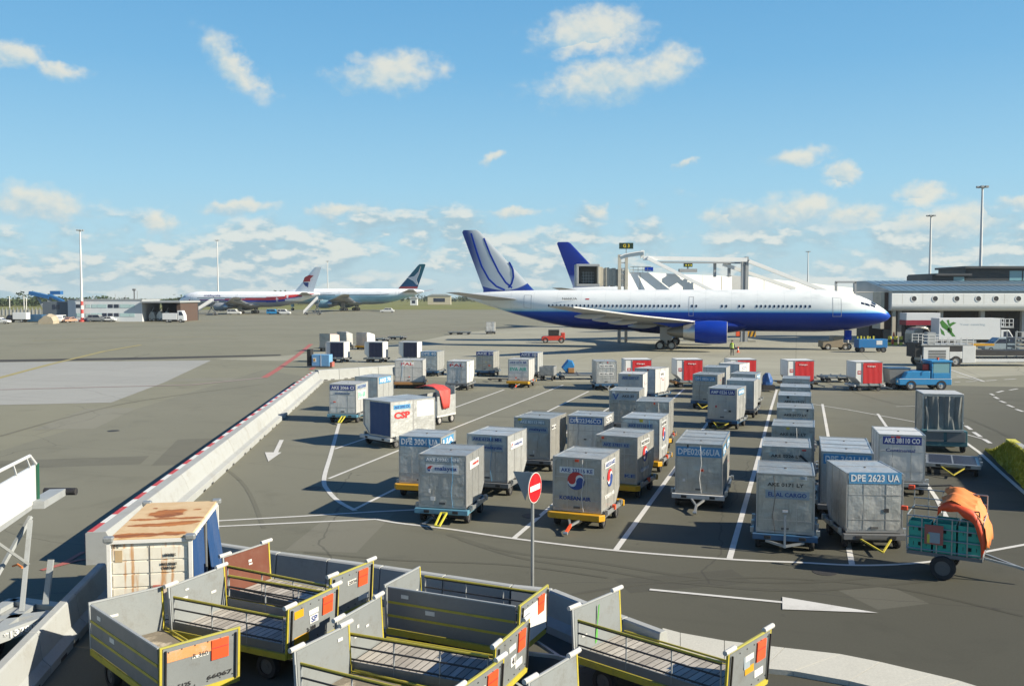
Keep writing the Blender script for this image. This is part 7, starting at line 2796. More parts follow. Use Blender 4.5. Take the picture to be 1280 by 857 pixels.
def cone(label, px, py, h=0.75, group=None):
    at = P(px, py)
    t = thing('traffic_cone', label, 'traffic cone', (at.x, at.y, 0), 0, group)
    mb = MB()
    mb.box(-h * .28, h * .28, -h * .28, h * .28, 0, 0.04, M_CONE)
    mb.tube((0, 0, 0.04), (0, 0, h), h * .2, M_CONE, 14, r2=h * .045)
    mb.build('cone_body', t)
    MB().tube((0, 0, h * .45), (0, 0, h * .66), h * .152, M_WHITE, 14, r2=h * .118).build('white_band', t)


cone('small red and white traffic cone beside the worker in the yellow vest', 922.5, 440.5)
cone('tall orange traffic cone behind the blue power cart', 1117, 430, 1.7)
for k, px in enumerate((1112, 1119.5, 1126, 1137, 1143)):
    at = P(px, 431.5)
    t = thing('bollard', 'yellow and dark striped bollard in the line behind the power cart', 'bollard', (at.x, at.y, 0), 0, 'striped bollards behind the power cart')
    MB().tube((0, 0, 0), (0, 0, 1.25), 0.24, M_YELY, 12).build('post', t)
    mb = MB()
    mb.tube((0, 0, 0.45), (0, 0, 0.8), 0.245, M_TXK, 12)
    mb.build('dark_band', t)
# rounded grey freight box, open end to the right
at = P(1152, 432)
t = thing('rounded_box', 'rounded grey freight box with a dark open end below the maroon striped lorry', 'cargo container', (at.x, at.y, 0.35), radians(12))
out = [(-1.3, 0), (1.3, 0), (1.3, 1.5), (0.95, 2.05), (0.4, 2.2), (-0.7, 2.1), (-1.15, 1.8), (-1.3, 1.3)]
MB().prism(out, 'y', 0, 1.9, M_ALUD).build('shell', t, bevel=0.05)
MB().prism([(0.1, 0.1), (1.2, 0.1), (1.2, 1.4), (0.9, 1.85), (0.4, 1.95), (0.15, 1.7)], 'y', -0.03, -0.005, M_TXK).build('opening', t)
at2 = P(1152, 432)
t = thing('flat_trolley', 'flat trolley carrying the rounded grey freight box', 'trolley', (at2.x, at2.y, 0), radians(12))
MB().box(-1.4, 1.4, -0.05, 1.95, 0.22, 0.345, M_GREYF).build('bed', t)
wheels(t, [(-1.0, 0.2), (-1.0, 1.7), (1.0, 0.2), (1.0, 1.7)], 0.16, 0.12, 'y', M_RIMD)


# ------------------------------------------------------------------ worker in the yellow vest (seen from afar)
def worker(label, px, py, facing):
    at = P(px, py)
    t = thing('person', label, 'person', (at.x, at.y, 0), facing)
    V = [(0, 0, 0.95), (0, 0, 1.15), (0, 0, 1.38), (0, 0, 1.52), (0, -0.01, 1.60), (0, -0.01, 1.72),
         (0.10, 0, 0.90), (0.11, -0.01, 0.50), (0.12, 0.02, 0.09), (0.13, -0.13, 0.04), (-0.10, 0, 0.90), (-0.12, -0.02, 0.50), (-0.14, 0.02, 0.09), (-0.15, -0.13, 0.04),
         (0.19, 0, 1.40), (0.26, -0.02, 1.13), (0.25, -0.16, 0.92), (0.24, -0.22, 0.86), (-0.19, 0, 1.40), (-0.27, 0.0, 1.13), (-0.27, -0.08, 0.88), (-0.26, -0.10, 0.80)]
    Rr = [.145, .135, .165, .06, .085, .095, .095, .068, .045, .04, .095, .068, .045, .04, .062, .048, .036, .04, .062, .048, .036, .04]
    E = [(0, 1), (1, 2), (2, 3), (3, 4), (4, 5), (0, 6), (6, 7), (7, 8), (8, 9), (0, 10), (10, 11), (11, 12), (12, 13), (2, 14), (14, 15), (15, 16), (16, 17), (2, 18), (18, 19), (19, 20), (20, 21)]
    me = bpy.data.meshes.new('body')
    me.from_pydata(V, E, [])
    o = put(me, 'body', t)
    o.modifiers.new('skin', 'SKIN')
    for i, sv in enumerate(me.skin_vertices[0].data):
        sv.radius = (Rr[i], Rr[i] * (0.72 if i in (0, 1, 2) else 1.0))
        sv.use_root = (i == 0)
    o.modifiers.new('sub', 'SUBSURF').levels = 1
    o.modifiers['sub'].render_levels = 1
    dg = bpy.context.evaluated_depsgraph_get()
    m2 = bpy.data.meshes.new_from_object(o.evaluated_get(dg), depsgraph=dg)
    o.modifiers.clear()
    o.data = m2
    m2.materials.clear()
    for m in (M_CLOTH, M_SKIN):
        m2.materials.append(m)
    for p in m2.polygons:
        c = p.center
        p.material_index = 1 if (c.z > 1.50 or (abs(c.x) > 0.2 and c.z < 0.92 and c.z > 0.7)) else 0
        p.use_smooth = True
    mb = MB()
    rings = []
    for z, rx, ry in ((0.88, .19, .145), (1.1, .185, .14), (1.3, .205, .15), (1.42, .20, .13), (1.47, .12, .09)):
        rings.append([(rx * cos(2 * pi * i / 16), ry * sin(2 * pi * i / 16), z) for i in range(16)])
    mb.loft(rings, M_HIVIS)
    v = mb.build('vest', t, smooth=True)
    mb = MB()
    for z, rx, ry in ((1.0, .192, .147), (1.2, .199, .15)):
        mb.loft([[(rx * cos(2 * pi * i / 16), ry * sin(2 * pi * i / 16), zz) for i in range(16)] for zz in (z, z + 0.05)], M_PLW, False, False)
    mb.build('reflective_strip', v)
    mb = MB()
    mb.loft([[(r * cos(2 * pi * i / 12), 0.0 + r * sin(2 * pi * i / 12), z) for i in range(12)] for z, r in ((1.68, .108), (1.74, .108), (1.80, .085), (1.83, .03))], M_CLOTH)
    mb.build('hair', t, smooth=True)


worker('person in a yellow vest and dark trousers standing by the blue engine', 915, 444.5, radians(160))

# ------------------------------------------------------------------ grey boarding stairs / belt loader at the left edge
pbx = Vector((-9.7, 17.5, 0))
t = thing('belt_loader', 'grey belt loader with a white side board at the left edge beyond the barrier', 'belt loader', pbx, 0)
O_ = -pbx


def Lq(px, py, dist):
    return PD(px, py, dist)


mb = MB()
a0, a1 = Vector((-8.9, 13.6, 2.72)), Lq(46, 627, 19.7)
b0, b1 = Vector((-8.9, 13.6, 3.45)), Lq(45, 580, 19.7)
mb.add([a0, a1, b1, b0] + [p + Vector((-0.05, 0, 0)) for p in (a0, a1, b1, b0)], [(0, 1, 2, 3), (7, 6, 5, 4), (0, 4, 5, 1), (1, 5, 6, 2), (2, 6, 7, 3), (3, 7, 4, 0)], M_TRUCKW)
sb = mb.build('side_board', t, loc=O_)
mb = MB()
d_ = (a1 - a0).normalized()
mb.bar(a1 + Vector((0.02, 0, -0.02)), b1 + Vector((0.02, 0, 0.02)), 0.07, 0.06, paint('dark_green_edge', (0.01, 0.09, 0.05), 0.5))
mb.build('edge_strip', sb)
for k, (s_, tx, w_) in enumerate(((0.80, 'SCHOPF', 0.8), (0.70, 'AIR', 0.35))):
    pass
mb = MB()
r0, r1, r2 = b0 + Vector((0, 0, 0.30)), Lq(37, 569.5, 19.2), b1
mb.path([r0, r1, r2], 0.035, M_TRUCKW, 8)
for f_ in (0.60, 0.78, 0.93):
    p = b0.lerp(b1, f_)
    q = r0.lerp(r1, min(1.0, f_ * 1.03))
    mb.tube(p, q, 0.02, M_TRUCKW, 6)
mb.build('hand_rail', t, loc=O_)
mb = MB()
c0_ = Vector((-9.9, 13.6, 2.55))
off = Vector((-0.42, 0, 0))
mb.bar(Vector((-8.98, 13.6, 2.60)) + off, a1 + off + Vector((0, 0, -0.02)), 0.80, 0.16, M_STEELP)
mb.bar(Vector((-9.95, 13.6, 3.1)), a1 + Vector((-0.95, 0, 0.45)), 0.06, 0.7, M_STEELP)
mb.build('conveyor_frame', t, loc=O_)
mb = MB()
e0, e1 = Vector((-10.15, 19.4, 2.52)), Lq(72, 615, 20.9)
mb.bar(e0, e1, 0.34, 0.16, M_STEELP)
mb.tube(e1 + Vector((-0.35, 0.1, 0)), e1 + Vector((0.38, 0.1, 0)), 0.085, M_DARK, 12)
mb.build('tip_arm', t, loc=O_)
mb = MB()
mb.bar((-9.85, 18.6, 2.4), (-9.70, 17.9, 0.75), 0.08, 0.07, M_STEELP)
mb.bar((-10.0, 18.9, 2.4), (-10.4, 17.4, 0.75), 0.07, 0.07, M_STEELP)
mb.bar((-9.50, 18.7, 1.55), (-9.48, 18.4, 0.72), 0.11, 0.06, M_STEELP)
mb.bar((-9.7, 18.2, 1.6), (-10.1, 17.6, 2.3), 0.05, 0.05, M_STEEL)
mb.build('lift_leg', t, loc=O_)
MB().path([Lq(16, 707, 18.6), Lq(22, 705, 18.5), Lq(28, 709, 18.4)], 0.022, M_ORANGE, 6).build('strap', t, loc=O_)
mb = MB()
zc = 0.62
tip = P(80, 759, zc)
tip2 = P(58, 778, zc)
# flat outrigger frame with round openings: outline strips with gaps left open
outl = [Vector((-10.4, 18.9, zc)), Vector((tip.x, tip.y, zc)), Vector((tip.x + 0.02, tip.y - 0.28, zc)), Vector((-9.9, 16.6, zc)), Vector((-10.6, 16.2, zc))]
for p, q in zip(outl, outl[1:] + outl[:1]):
    mb.bar(p, q, 0.24, 0.10, M_STEELP)
mb.bar((-9.9, 18.7, zc), (-9.75, 16.9, zc), 0.22, 0.09, M_STEELP)
mb.bar((-10.3, 17.7, zc), (-9.2, 18.1, zc), 0.20, 0.09, M_STEELP)
mb.box(-10.9, -9.9, 14.5, 18.9, 0.3, 0.56, M_STEELP)
ch = mb.build('outrigger', t, loc=O_)
mid = (outl[2] + outl[3]) / 2
dd = (outl[3] - outl[2]).normalized()
mb = MB()
mb.bar(outl[2] + dd * 0.1 + Vector((0.10, -0.06, -0.04)), outl[3] + Vector((0.10, -0.06, -0.04)), 0.02, 0.22, M_STEELP)
mb.build('side_plate', ch)
o = lettering('*13780*', 'front', mid + Vector((0.12, -0.085, -0.04)), 0.75, 0.13, M_TXW, ch)
ang = atan2((outl[2] - outl[3]).y, (outl[2] - outl[3]).x)
o.matrix_basis = Matrix.Translation(mid + Vector((0.125, -0.085, -0.04))) @ Matrix.Rotation(ang, 4, 'Z') @ Matrix.Translation(-(mid + Vector((0.12, -0.085, -0.04)))) @ o.matrix_basis
mb = MB()
for (x, y) in ((-9.95, 14.8), (-10.9, 14.8), (-9.95, 17.2), (-10.9, 17.2)):
    w = MB().wheel((x, y, 0.34), 0.34, 0.24, M_TYRE, M_RIM, 'x', 18).build('wheel', t, loc=O_, smooth=True)

# ------------------------------------------------------------------ loads among the far rows
at = P(399, 459.5)
t = thing('box_stack', 'light blue boxes with a small coloured sticker standing behind the pale barrier', 'stack of boxes', (at.x, at.y, 0), radians(-8))
M_SKY = paint('light_blue_plastic', (0.16, 0.36, 0.60), 0.5, dirt=0.3, scale=3)
mb = MB()
mb.box(-0.75, 1.0, 0, 1.0, 0.15, 1.25, M_SKY)
b = mb.build('box', t, bevel=0.03)
mb = MB()
mb.box(-0.62, -0.30, -0.02, -0.004, 0.55, 0.95, M_PLW)
mb.box(-0.55, -0.38, -0.03, -0.021, 0.65, 0.85, M_YEL)
mb.box(0.15, 0.2, -0.02, -0.004, 0.15, 1.25, M_PLW)
mb.build('sticker', b)
mb = MB()
mb.box(-1.25, -0.90, 0.1, 0.9, 0.1, 1.75, M_DARK)
mb.box(-1.25, 1.0, 0.0, 1.0, 0.05, 0.149, M_GREYF)
mb.build('upright_board', t)
MB().box(1.05, 1.25, 0.1, 0.8, 0.1, 0.55, M_LINER).build('red_block', t)

# wrapped loads of the far row
RZF = heading(1080)
GF = 'wrapped loads of the farthest row'
for px, py, label, dlabel, mat1, w_, d_, h_ in ((406, 434, 'grey container wrapped in pinkish plastic, first of the farthest row', 'dolly under the pinkish wrapped load of the farthest row', M_PINK, 1.5, 2.2, 1.7),
                                             (427, 431, 'plain grey container standing behind the pinkish wrapped load', 'dolly under the plain grey container of the farthest row', M_ALUW, 1.4, 1.6, 1.7),
                                             (452, 432, 'grey container bulging with white plastic wrap in the farthest row', 'dolly with yellow marks under the bulging white wrapped load', M_CTRP, 1.5, 2.1, 1.7)):
    at = P(px, py, HB)
    dolly(dlabel, at, RZF, 'yellow' if 'yellow' in dlabel else 'grey', 'none', max(1.9, d_))
    t = thing('wrapped_load', label, 'wrapped load', (at.x, at.y, HB), RZF, GF)
    mb = MB()
    mb.box(-w_ / 2, w_ / 2, 0, 0.06, 0, h_, M_ALUD)
    mb.build('front_panel', t)
    mb = MB()
    rings = []
    rr = random.Random(int(px))
    for k in range(7):
        y = 0.062 + (d_ - 0.062) * k / 6
        hh = h_ * (1 - 0.10 * (k / 6) ** 2 + rr.uniform(-.05, .03))
        ww = w_ / 2 * (1 + rr.uniform(-.05, .06))
        rings.append([(-ww, y, 0), (ww, y, 0), (ww * (1 + rr.uniform(-.05, .05)), y, hh * 0.5), (ww * 0.95, y, hh * 0.93), (ww * 0.5, y, hh), (-ww * 0.5, y, hh), (-ww * 0.95, y, hh * 0.93)])
    mb.loft(rings, mat1)
    mb.build('wrapping', t)
for px, py, label in ((484, 427, 'low empty dolly, nearer of the two beyond the white wrapped load'), (506, 424.5, 'low empty dolly, farther of the two beyond the white wrapped load')):
    dolly(label, P(px, py), RZF + pi / 2, 'grey', 'none', 2.4)

# lone container and empty dollies out on the open apron
at = P(613, 417.5)
dolly('dolly under the lone container out on the open apron', at, heading(700), 'grey', 'none', 1.9)
container('lone grey container out on the open apron below the tail of the blue airliner', Vector((at.x, at.y, 0)), heading(700), 1.6, CW, 1.6, (0.3, 0.4), M_ALUW, 'lone container on the apron')
for px, label in ((575, 'low empty dolly out on the open apron, left of the lone container'), (588, 'low empty dolly out on the open apron, coupled next to the lone container')):
    dolly(label, P(px, 418), heading(700) + pi / 2, 'grey', 'none', 1.9)

# flat dark trolley with a blue and orange bundle
at = P(712, 474)
dolly('long dark flat trolley carrying the blue and orange bundle', at + Vector((2.3, 0.2, 0)), pi / 2 + radians(3), 'navy', 'none', 3.25)
t = thing('tarp_bundle', 'tilted blue and orange bundle on the dark flat trolley', 'bundle', (at.x - 0.1, at.y + 0.9, 0.51), radians(3))
mb = MB()
rings = []
for k in range(6):
    y = -0.6 + 0.24 * k
    s_ = 1.0 - 0.15 * abs(k - 2.5) / 2.5
    rings.append([(x * s_ + 0.03 * sin(k * 2 + i), y, z * s_ + 0.03 * sin(k + i * 2)) for i, (x, z) in enumerate([(-0.55, 0.45), (-0.15, 0.0), (0.45, 0.05), (0.55, 0.6), (0.35, 1.05), (0.0, 1.1)])])
mb.loft(rings, M_GPU)
mb.build('blue_tarp', t, smooth=False)
MB().box(-0.05, 0.48, -0.66, 0.62, 0.0, 0.42, M_ORBR).build('orange_load', t, bevel=0.04)
# small open cart
at = P(683, 476)
t = thing('small_cart', 'small grey open cart next to the white container with green stripes', 'cart', (at.x, at.y, 0), heading(900))
mb = MB()
mb.box(-0.6, 0.6, 0, 1.4, 0.40, 0.48, M_GREYF)
for a_ in ((-0.6, 0.6, 0, 0.04), (-0.6, 0.6, 1.36, 1.4), (-0.6, -0.56, 0.04, 1.36), (0.56, 0.6, 0.04, 1.36)):
    mb.box(*a_, 0.48, 1.15, M_ALU)
mb.build('body', t)
wheels(t, [(-0.45, 0.2), (-0.45, 1.2), (0.45, 0.2), (0.45, 1.2)], 0.2, 0.12, 'x', M_RIMD)
# clutter under the left middle rows: tow bars
for k, (px, py, L_, a_, label) in enumerate(((612, 477, 2.2, 0.3, 'dark tow bar lying beside the yellow dolly'), (1043, 487, 3.0, -0.1, 'pale tow bar lying between the last two red curtain containers'))):
    at = P(px, py)
    mb = MB()
    mb.bar((0, 0, 0.25), (L_, 0, 0.18), 0.10, 0.10, M_STEELP if k else M_DARK)
    mb.bar((0, -0.4, 0.2), (0, 0.4, 0.2), 0.10, 0.10, M_STEELP if k else M_DARK)
    mb.bar((L_ * .4, -0.3, 0.12), (L_ * .4, 0.3, 0.12), 0.12, 0.24, M_DARK)
    tag(mb.build('tow_bar', None, at, a_), label, 'tow bar')
# stack of flat dollies between the last two curtains
at = P(1046, 477)
dolly('empty dolly standing between the last two red curtain containers', at + Vector((0.8, 0, 0)), pi / 2, 'grey', 'down', 2.0)
dolly('second empty dolly coupled on between the last two red curtain containers', at + Vector((-2.0, 0.2, 0)), pi / 2, 'grey', 'none', 2.0)
M_BTARP = paint('blue_tarp', (0.01, 0.09, 0.30), 0.55, dirt=0.4, scale=3, bump=0.5)
# blue tarp bundle at the tail of the shiny dented row
at = P(959, 489)
t = thing('tarp_heap', 'bright blue tarpaulin bundled on a dark frame at the end of the shiny dented row', 'tarpaulin', (at.x, at.y, 0), 0)
mb = MB()
rings = []
for k in range(5):
    z = 0.5 + 0.21 * k
    s_ = (0.85, .9, .8, .65, .35)[k]
    rings.append([(0.42 * s_ * cos(2 * pi * i / 9) + 0.05 * sin(i * 2 + k), 0.35 * s_ * sin(2 * pi * i / 9) + 0.05 * sin(i * 3 + k), z) for i in range(9)])
mb.loft(rings, M_BTARP)
mb.build('tarpaulin', t)
MB().box(-0.45, 0.45, -0.4, 0.4, 0.12, 0.495, M_DARK).build('base_frame', t)

# cart with a red tarpaulin
at = P(544, 530)
rz = radians(-30)
t = thing('tarp_cart', 'silver mesh cart with a red tarpaulin hanging over its side, behind the blue curtain pair', 'baggage cart', (at.x, at.y + 0.6, 0), rz)
mb = MB()
mb.box(-0.7, 0.7, -0.9, 0.9, 0.42, 0.52, M_WHITEF)
mb.build('chassis', t)
mb = MB()
for x in (-0.68, 0.68):
    mb.box(x - 0.02, x + 0.02, -0.88, 0.88, 0.52, 1.55, M_ALU)
mb.box(-0.66, 0.66, 0.86, 0.90, 0.52, 2.0, M_ALU)
mb.box(-0.66, 0.66, -0.90, -0.86, 0.52, 1.3, M_ALU)
mb.build('side_panel', t)
mb = MB()
n, K = 8, 7
pr = [(-0.9, 1.95), (-0.3, 2.1), (0.3, 2.05), (0.72, 1.85), (0.80, 1.5), (0.82, 1.15), (0.80, 0.85)]
vs = []
for j in range(n):
    y = -0.75 + 1.1 * j / (n - 1)
    for k, (x, z) in enumerate(pr):
        sh = (1.0 if k < 4 else 1.0 - 0.16 * (k - 3))
        vs.append((x + 0.03 * sin(j * 1.9 + k), -0.2 + (y + 0.2) * sh, z + 0.02 * sin(j * 2.3)))
mb.add(vs, [(j * K + k, j * K + k + 1, (j + 1) * K + k + 1, (j + 1) * K + k) for j in range(n - 1) for k in range(K - 1)], M_REDT)
tp = mb.build('tarpaulin', t, smooth=True)
tp.modifiers.new('thickness', 'SOLIDIFY').thickness = 0.015
wheels(t, [(-0.6, -0.6), (-0.6, 0.6), (0.6, -0.6), (0.6, 0.6)], 0.24, 0.14, 'x', M_RIM)

# ------------------------------------------------------------------ far left: office, hangar, vehicles
OZ = 238.0


def Fo(px, py):
    return PD(px, py, OZ)


M_OFF = paint('office_grey', (0.62, 0.65, 0.67), 0.6, dirt=0.2, scale=0.3, dirtcol=(0.3, 0.3, 0.3))
M_OFFSHADE = paint('office_grey_shaded', (0.11, 0.135, 0.16), 0.6, dirt=0.3, scale=0.3)  # office grey with the shade of its end face put into the colour
a_, b_ = Fo(84.5, 375), Fo(178, 402)
t = thing('office_building', 'long grey two storey office behind the red and white banded mast', 'office building', ((a_.x + b_.x) / 2, OZ, 0), 0)
O_ = -Vector(t.location)
mb = MB()
mb.box(a_.x, b_.x, OZ, OZ + 12, 0, a_.z, M_OFF)
w = mb.build('wall', t, loc=O_)
MB().box(a_.x - 0.15, b_.x + 0.15, OZ - 0.15, OZ + 12.1, a_.z + 0.003, a_.z + 0.22, M_STEELP).build('roof', t, loc=O_)
M_CYG = glass('cyan_glass', (0.34, 0.47, 0.47), 0.2)
for row, py in enumerate((382.5, 393.5)):
    for k, px in enumerate((98, 110, 117.5, 124.5, 130.5, 138, 145.5, 153, 159, 165.5)):
        p = Fo(px, py)
        m = M_WIN if (k in (0, 5, 6) and row == 0) or (k in (4, 5, 6) and row == 1) else M_CYG
        MB().box(p.x - 0.62, p.x + 0.62, OZ - 0.06, OZ - 0.003, p.z - 0.45, p.z + 0.45, m).build('window', w)
mb = MB()
for px, h_ in ((110, 1.2), (138, 1.6), (151, 1.2), (166, 2.4)):
    p = Fo(px, 374)
    mb.bar((p.x, OZ + 3, a_.z + 0.2), (p.x, OZ + 3, a_.z + h_), 0.12, 0.12, M_STEELP)
p = Fo(160, 374)
mb.bar((p.x, OZ + 4, a_.z + 0.2), (p.x, OZ + 4, a_.z + 2.6), 0.25, 0.25, M_GREYF)
mb.cbox((p.x, OZ + 4, a_.z + 2.7), (0.7, 0.7, 0.5), M_GREYF)
mb.build('roof_antenna', t, loc=O_)
a_, b_ = Fo(50.5, 377), Fo(84, 402)
t = thing('office_shaded_end', 'end of the long grey office, shade painted into its dark blue grey walls', 'building', ((a_.x + b_.x) / 2, OZ + 1, 0), 0)
O_ = -Vector(t.location)
mb = MB()
mb.box(a_.x, b_.x, OZ + 1, OZ + 13, 0, a_.z, M_OFFSHADE)
w = mb.build('wall', t, loc=O_)
for px in (67.5, 72.5):
    p = PD(px, 383.5, OZ + 1)
    MB().box(p.x - 0.35, p.x + 0.35, OZ + 0.94, OZ + 0.997, p.z - 0.6, p.z + 0.6, M_WIN).build('window', w)
# hangar
a_, b_ = Fo(178.5, 376), Fo(226, 402)
t = thing('open_shed', 'open fronted dark shed joined to the grey office', 'shed', ((a_.x + b_.x) / 2, OZ, 0), 0)
O_ = -Vector(t.location)
mb = MB()
mb.box(a_.x - 0.1, b_.x + 0.4, OZ - 1.5, OZ + 14, a_.z - 0.45, a_.z, M_STEELP)
mb.build('roof', t, loc=O_)
mb = MB()
mb.box(a_.x, b_.x, OZ + 13, OZ + 13.6, 0, a_.z - 0.455, M_DK)
mb.box(b_.x - 1.0, b_.x, OZ, OZ + 13, 0, a_.z - 0.455, M_BRN)
mb.build('wall', t, loc=O_)
for k, (px, m) in enumerate(((186, M_STEELP), (194, M_PLW), (201, M_STEEL))):
    p = Fo(px, 399)
    t = thing('shed_machine', ('grey', 'white', 'silver')[k] + ' service machine parked ' + ('at the left end inside the open shed', 'in the middle of the open shed', 'at the right end inside the open shed')[k], 'machine', (p.x, OZ + 2 + k, 0), 0, 'machines in the open shed')
    mb = MB()
    mb.prism([(-0.8, 0.4), (-0.8, 1.6), (-0.2, 2.6), (0.5, 2.4), (0.8, 1.2), (0.8, 0.4)], 'y', 0, 2.2, m)
    mb.bar((-0.2, 0.2, 2.4), (0.4, 0.4, 3.6), 0.2, 0.2, M_GREYF)
    mb.build('body', t)
    wheels(t, [(-0.5, 0.1), (0.5, 0.1)], 0.4, 0.3, 'y')
# blue high loader behind the shaded office end
HZ = 255.0


def Hq(px, py, dz=0):
    return PD(px, py, HZ + dz)


p = Hq(58, 400)
t = thing('high_loader', 'blue raised loader with tilted tubes showing above the roof of the shaded office end', 'high loader', (p.x, HZ, 0), 0)
O_ = -Vector(t.location)
M_HL = paint('loader_blue', (0.02, 0.12, 0.32), 0.45, dirt=0.2)
mb = MB()
mb.bar(Hq(38, 366), Hq(63, 371.5), 2.0, 0.95, M_HL)
mb.box(Hq(50, 0).x, Hq(63, 0).x, HZ + 1.2, HZ + 3, Hq(0, 368).z, Hq(0, 363.5).z, M_HL)
mb.bar(Hq(62, 369), Hq(79, 376.5), 1.6, 0.6, M_HL)
mb.build('tilted_tube', t, loc=O_)
mb = MB()
mb.bar(Hq(62, 372), Vector((Hq(62, 372).x, HZ, 0.8)), 0.9, 0.9, M_STEELP)
mb.bar(Hq(46, 369), Vector((Hq(60, 372).x, HZ, 0.9)), 0.5, 0.5, M_STEELP)
mb.box(p.x - 4, p.x + 4, HZ - 1.2, HZ + 1.2, 0.6, 1.5, M_HL)
mb.build('lift_column', t, loc=O_)
wheels(t, [(-2.6, -1), (2.6, -1), (-2.6, 1), (2.6, 1)], 0.6, 0.4, 'y')

# row of vehicles before the office
car('white car cut by the left edge of the picture far across the apron', 'car', 1, 404.5, 0, M_CARW, 4.3, 1.7, 1.5, 'sedan')
truck('small white lorry with a dark cab standing before the low fence', 27, 402.8, pi, 3.4, 1.7, 2.0, M_TRUCKW, M_DARK, 0.8, cab_h=1.9)
at = P(43, 402.5)
t = thing('freight_box', 'dark blue freight box on the ground before the shaded office end', 'container', (at.x, at.y, 0), 0)
MB().box(-1.9, 1.9, 0, 2.4, 0.12, 1.9, M_BLUED).build('shell', t, bevel=0.05)
MB().box(-1.8, 1.8, 0.2, 2.2, 0.0, 0.12, M_DARK).build('skid', t)
at = P(59, 404.5)
t = thing('tarp_load', 'tan tarpaulin covered load before the shaded office end', 'covered load', (at.x, at.y, 0), 0)
mb = MB()
rr = random.Random(3)
mb.loft([[(x * 2.3 * s_, y, z * s_ + rr.uniform(-.1, .1)) for x, z in ((-1, 0.05), (-.9, 1.0), (-.4, 1.9), (.2, 2.3), (.75, 1.9), (1, .9), (1, .05))] for y, s_ in ((-0.8, .8), (0, 1), (1.2, 1), (2, .8))], M_TAN)
mb.build('tarpaulin', t)
car('white delivery van parked before the shaded office end', 'van', 75, 403, -pi / 2 + 0.2, M_CARW, 4.6, 1.8, 1.9, 'van', name='delivery_van')
car('pale orange car next to the white delivery van', 'car', 86, 403, -pi / 2 - 0.3, paint('car_orange', (0.50, 0.30, 0.20), 0.4), 4.1, 1.7, 1.35, 'sedan')
car('grey van parked in front of the office just beyond the banded mast', 'van', 122, 402, 0, paint('car_grey', (0.30, 0.32, 0.33), 0.4, 0.3), 4.5, 1.8, 1.85, 'van', name='delivery_van')
car('low white saloon car in front of the lower office windows', 'car', 134, 402, pi, M_CARW, 4.4, 1.7, 1.35, 'sedan')
car('low silver saloon car behind the white saloon before the office', 'car', 147, 401.6, 0, paint('car_silver', (0.40, 0.41, 0.42), 0.35, 0.4), 4.4, 1.7, 1.35, 'sedan')
truck('flat white lorry with dark wheels in front of the end of the office', 164, 401.5, 0, 3.6, 0.8, 2.1, M_TRUCKW, M_TRUCKW, 0.9, cab_h=2.1)
truck('white service lorry with a tall cab standing clear of the open shed', 214, 403, 0, 3.6, 1.6, 2.1, M_TRUCKW, M_TRUCKW, 0.75, cab_h=3.0)
M_STAIR = paint('stairs_white', (0.95, 0.93, 0.90), 0.5, dirt=0.2)


def stairs(label, px_foot, px_top, py_foot, dist, h):
    a_, b_ = PD(px_foot, 390, dist), PD(px_top, 390, dist)
    t = thing('passenger_stairs', label, 'passenger stairs', (a_.x, dist, 0), 0, 'passenger stairs at far aircraft')
    Lx = b_.x - a_.x
    mb = MB()
    for y in (-1.0, 1.0):
        mb.add([(0, y - 0.05, 0.4), (Lx, y - 0.05, h), (Lx, y - 0.05, h + 1.2), (0, y - 0.05, 1.5), (0, y + 0.05, 0.4), (Lx, y + 0.05, h), (Lx, y + 0.05, h + 1.2), (0, y + 0.05, 1.5)],
               [(0, 1, 2, 3), (7, 6, 5, 4), (0, 4, 5, 1), (1, 5, 6, 2), (2, 6, 7, 3), (3, 7, 4, 0)], M_STAIR)
    mb.build('side_board', t)
    mb = MB()
    n = 16
    for k in range(n):
        mb.box(Lx * k / n, Lx * (k + 1) / n, -0.94, 0.94, 0.35 + (h - 0.35) * k / n, 0.45 + (h - 0.35) * k / n, M_STEELP)
    mb.box(Lx, Lx + 1.8, -1.0, 1.0, h - 0.1, h + 0.1, M_STEELP)
    mb.build('flight', t)
    mb = MB()
    mb.bar((Lx * 0.75, 0, 0.5), (Lx + 0.8, 0, h - 0.1), 0.35, 0.35, M_GREYF)
    mb.bar((Lx + 1.2, 0, 0.5), (Lx * 0.8, 0, h * 0.8), 0.35, 0.35, M_GREYF)
    mb.box(0, Lx + 1.5, -0.9, 0.9, 0.4, 0.75, M_GREYF)
    mb.build('lift_frame', t)
    wheels(t, [(0.8, -0.9), (0.8, 0.9), (Lx + 0.5, -0.9), (Lx + 0.5, 0.9)], 0.4, 0.25, 'y')


stairs('white passenger stairs rising to the front door of the kite marked airliner', 241, 266, 396, 312, 4.6)
stairs('white passenger stairs standing below the tail of the kite marked airliner', 380, 397, 393, 318, 5.2)
car('white pickup parked beyond the green flanked airliner on the edge of the grass', 'pickup', 484, 390.5, pi, M_CARW, 5.4, 1.9, 1.7, 'sedan', name='pickup')
for px, w_, label, m in ((293, 2.6, 'white service van below the wing of the kite marked airliner', M_CARW), (342, 3.4, 'blue service van beyond the main wheels of the kite marked airliner', M_BLUEV), (355, 3.4, 'white service van farther along beyond the kite marked airliner', M_CARW)):
    car(label, 'van', px, 393.2, 0, m, 4.6, 1.8, 1.9, 'van', name='delivery_van')

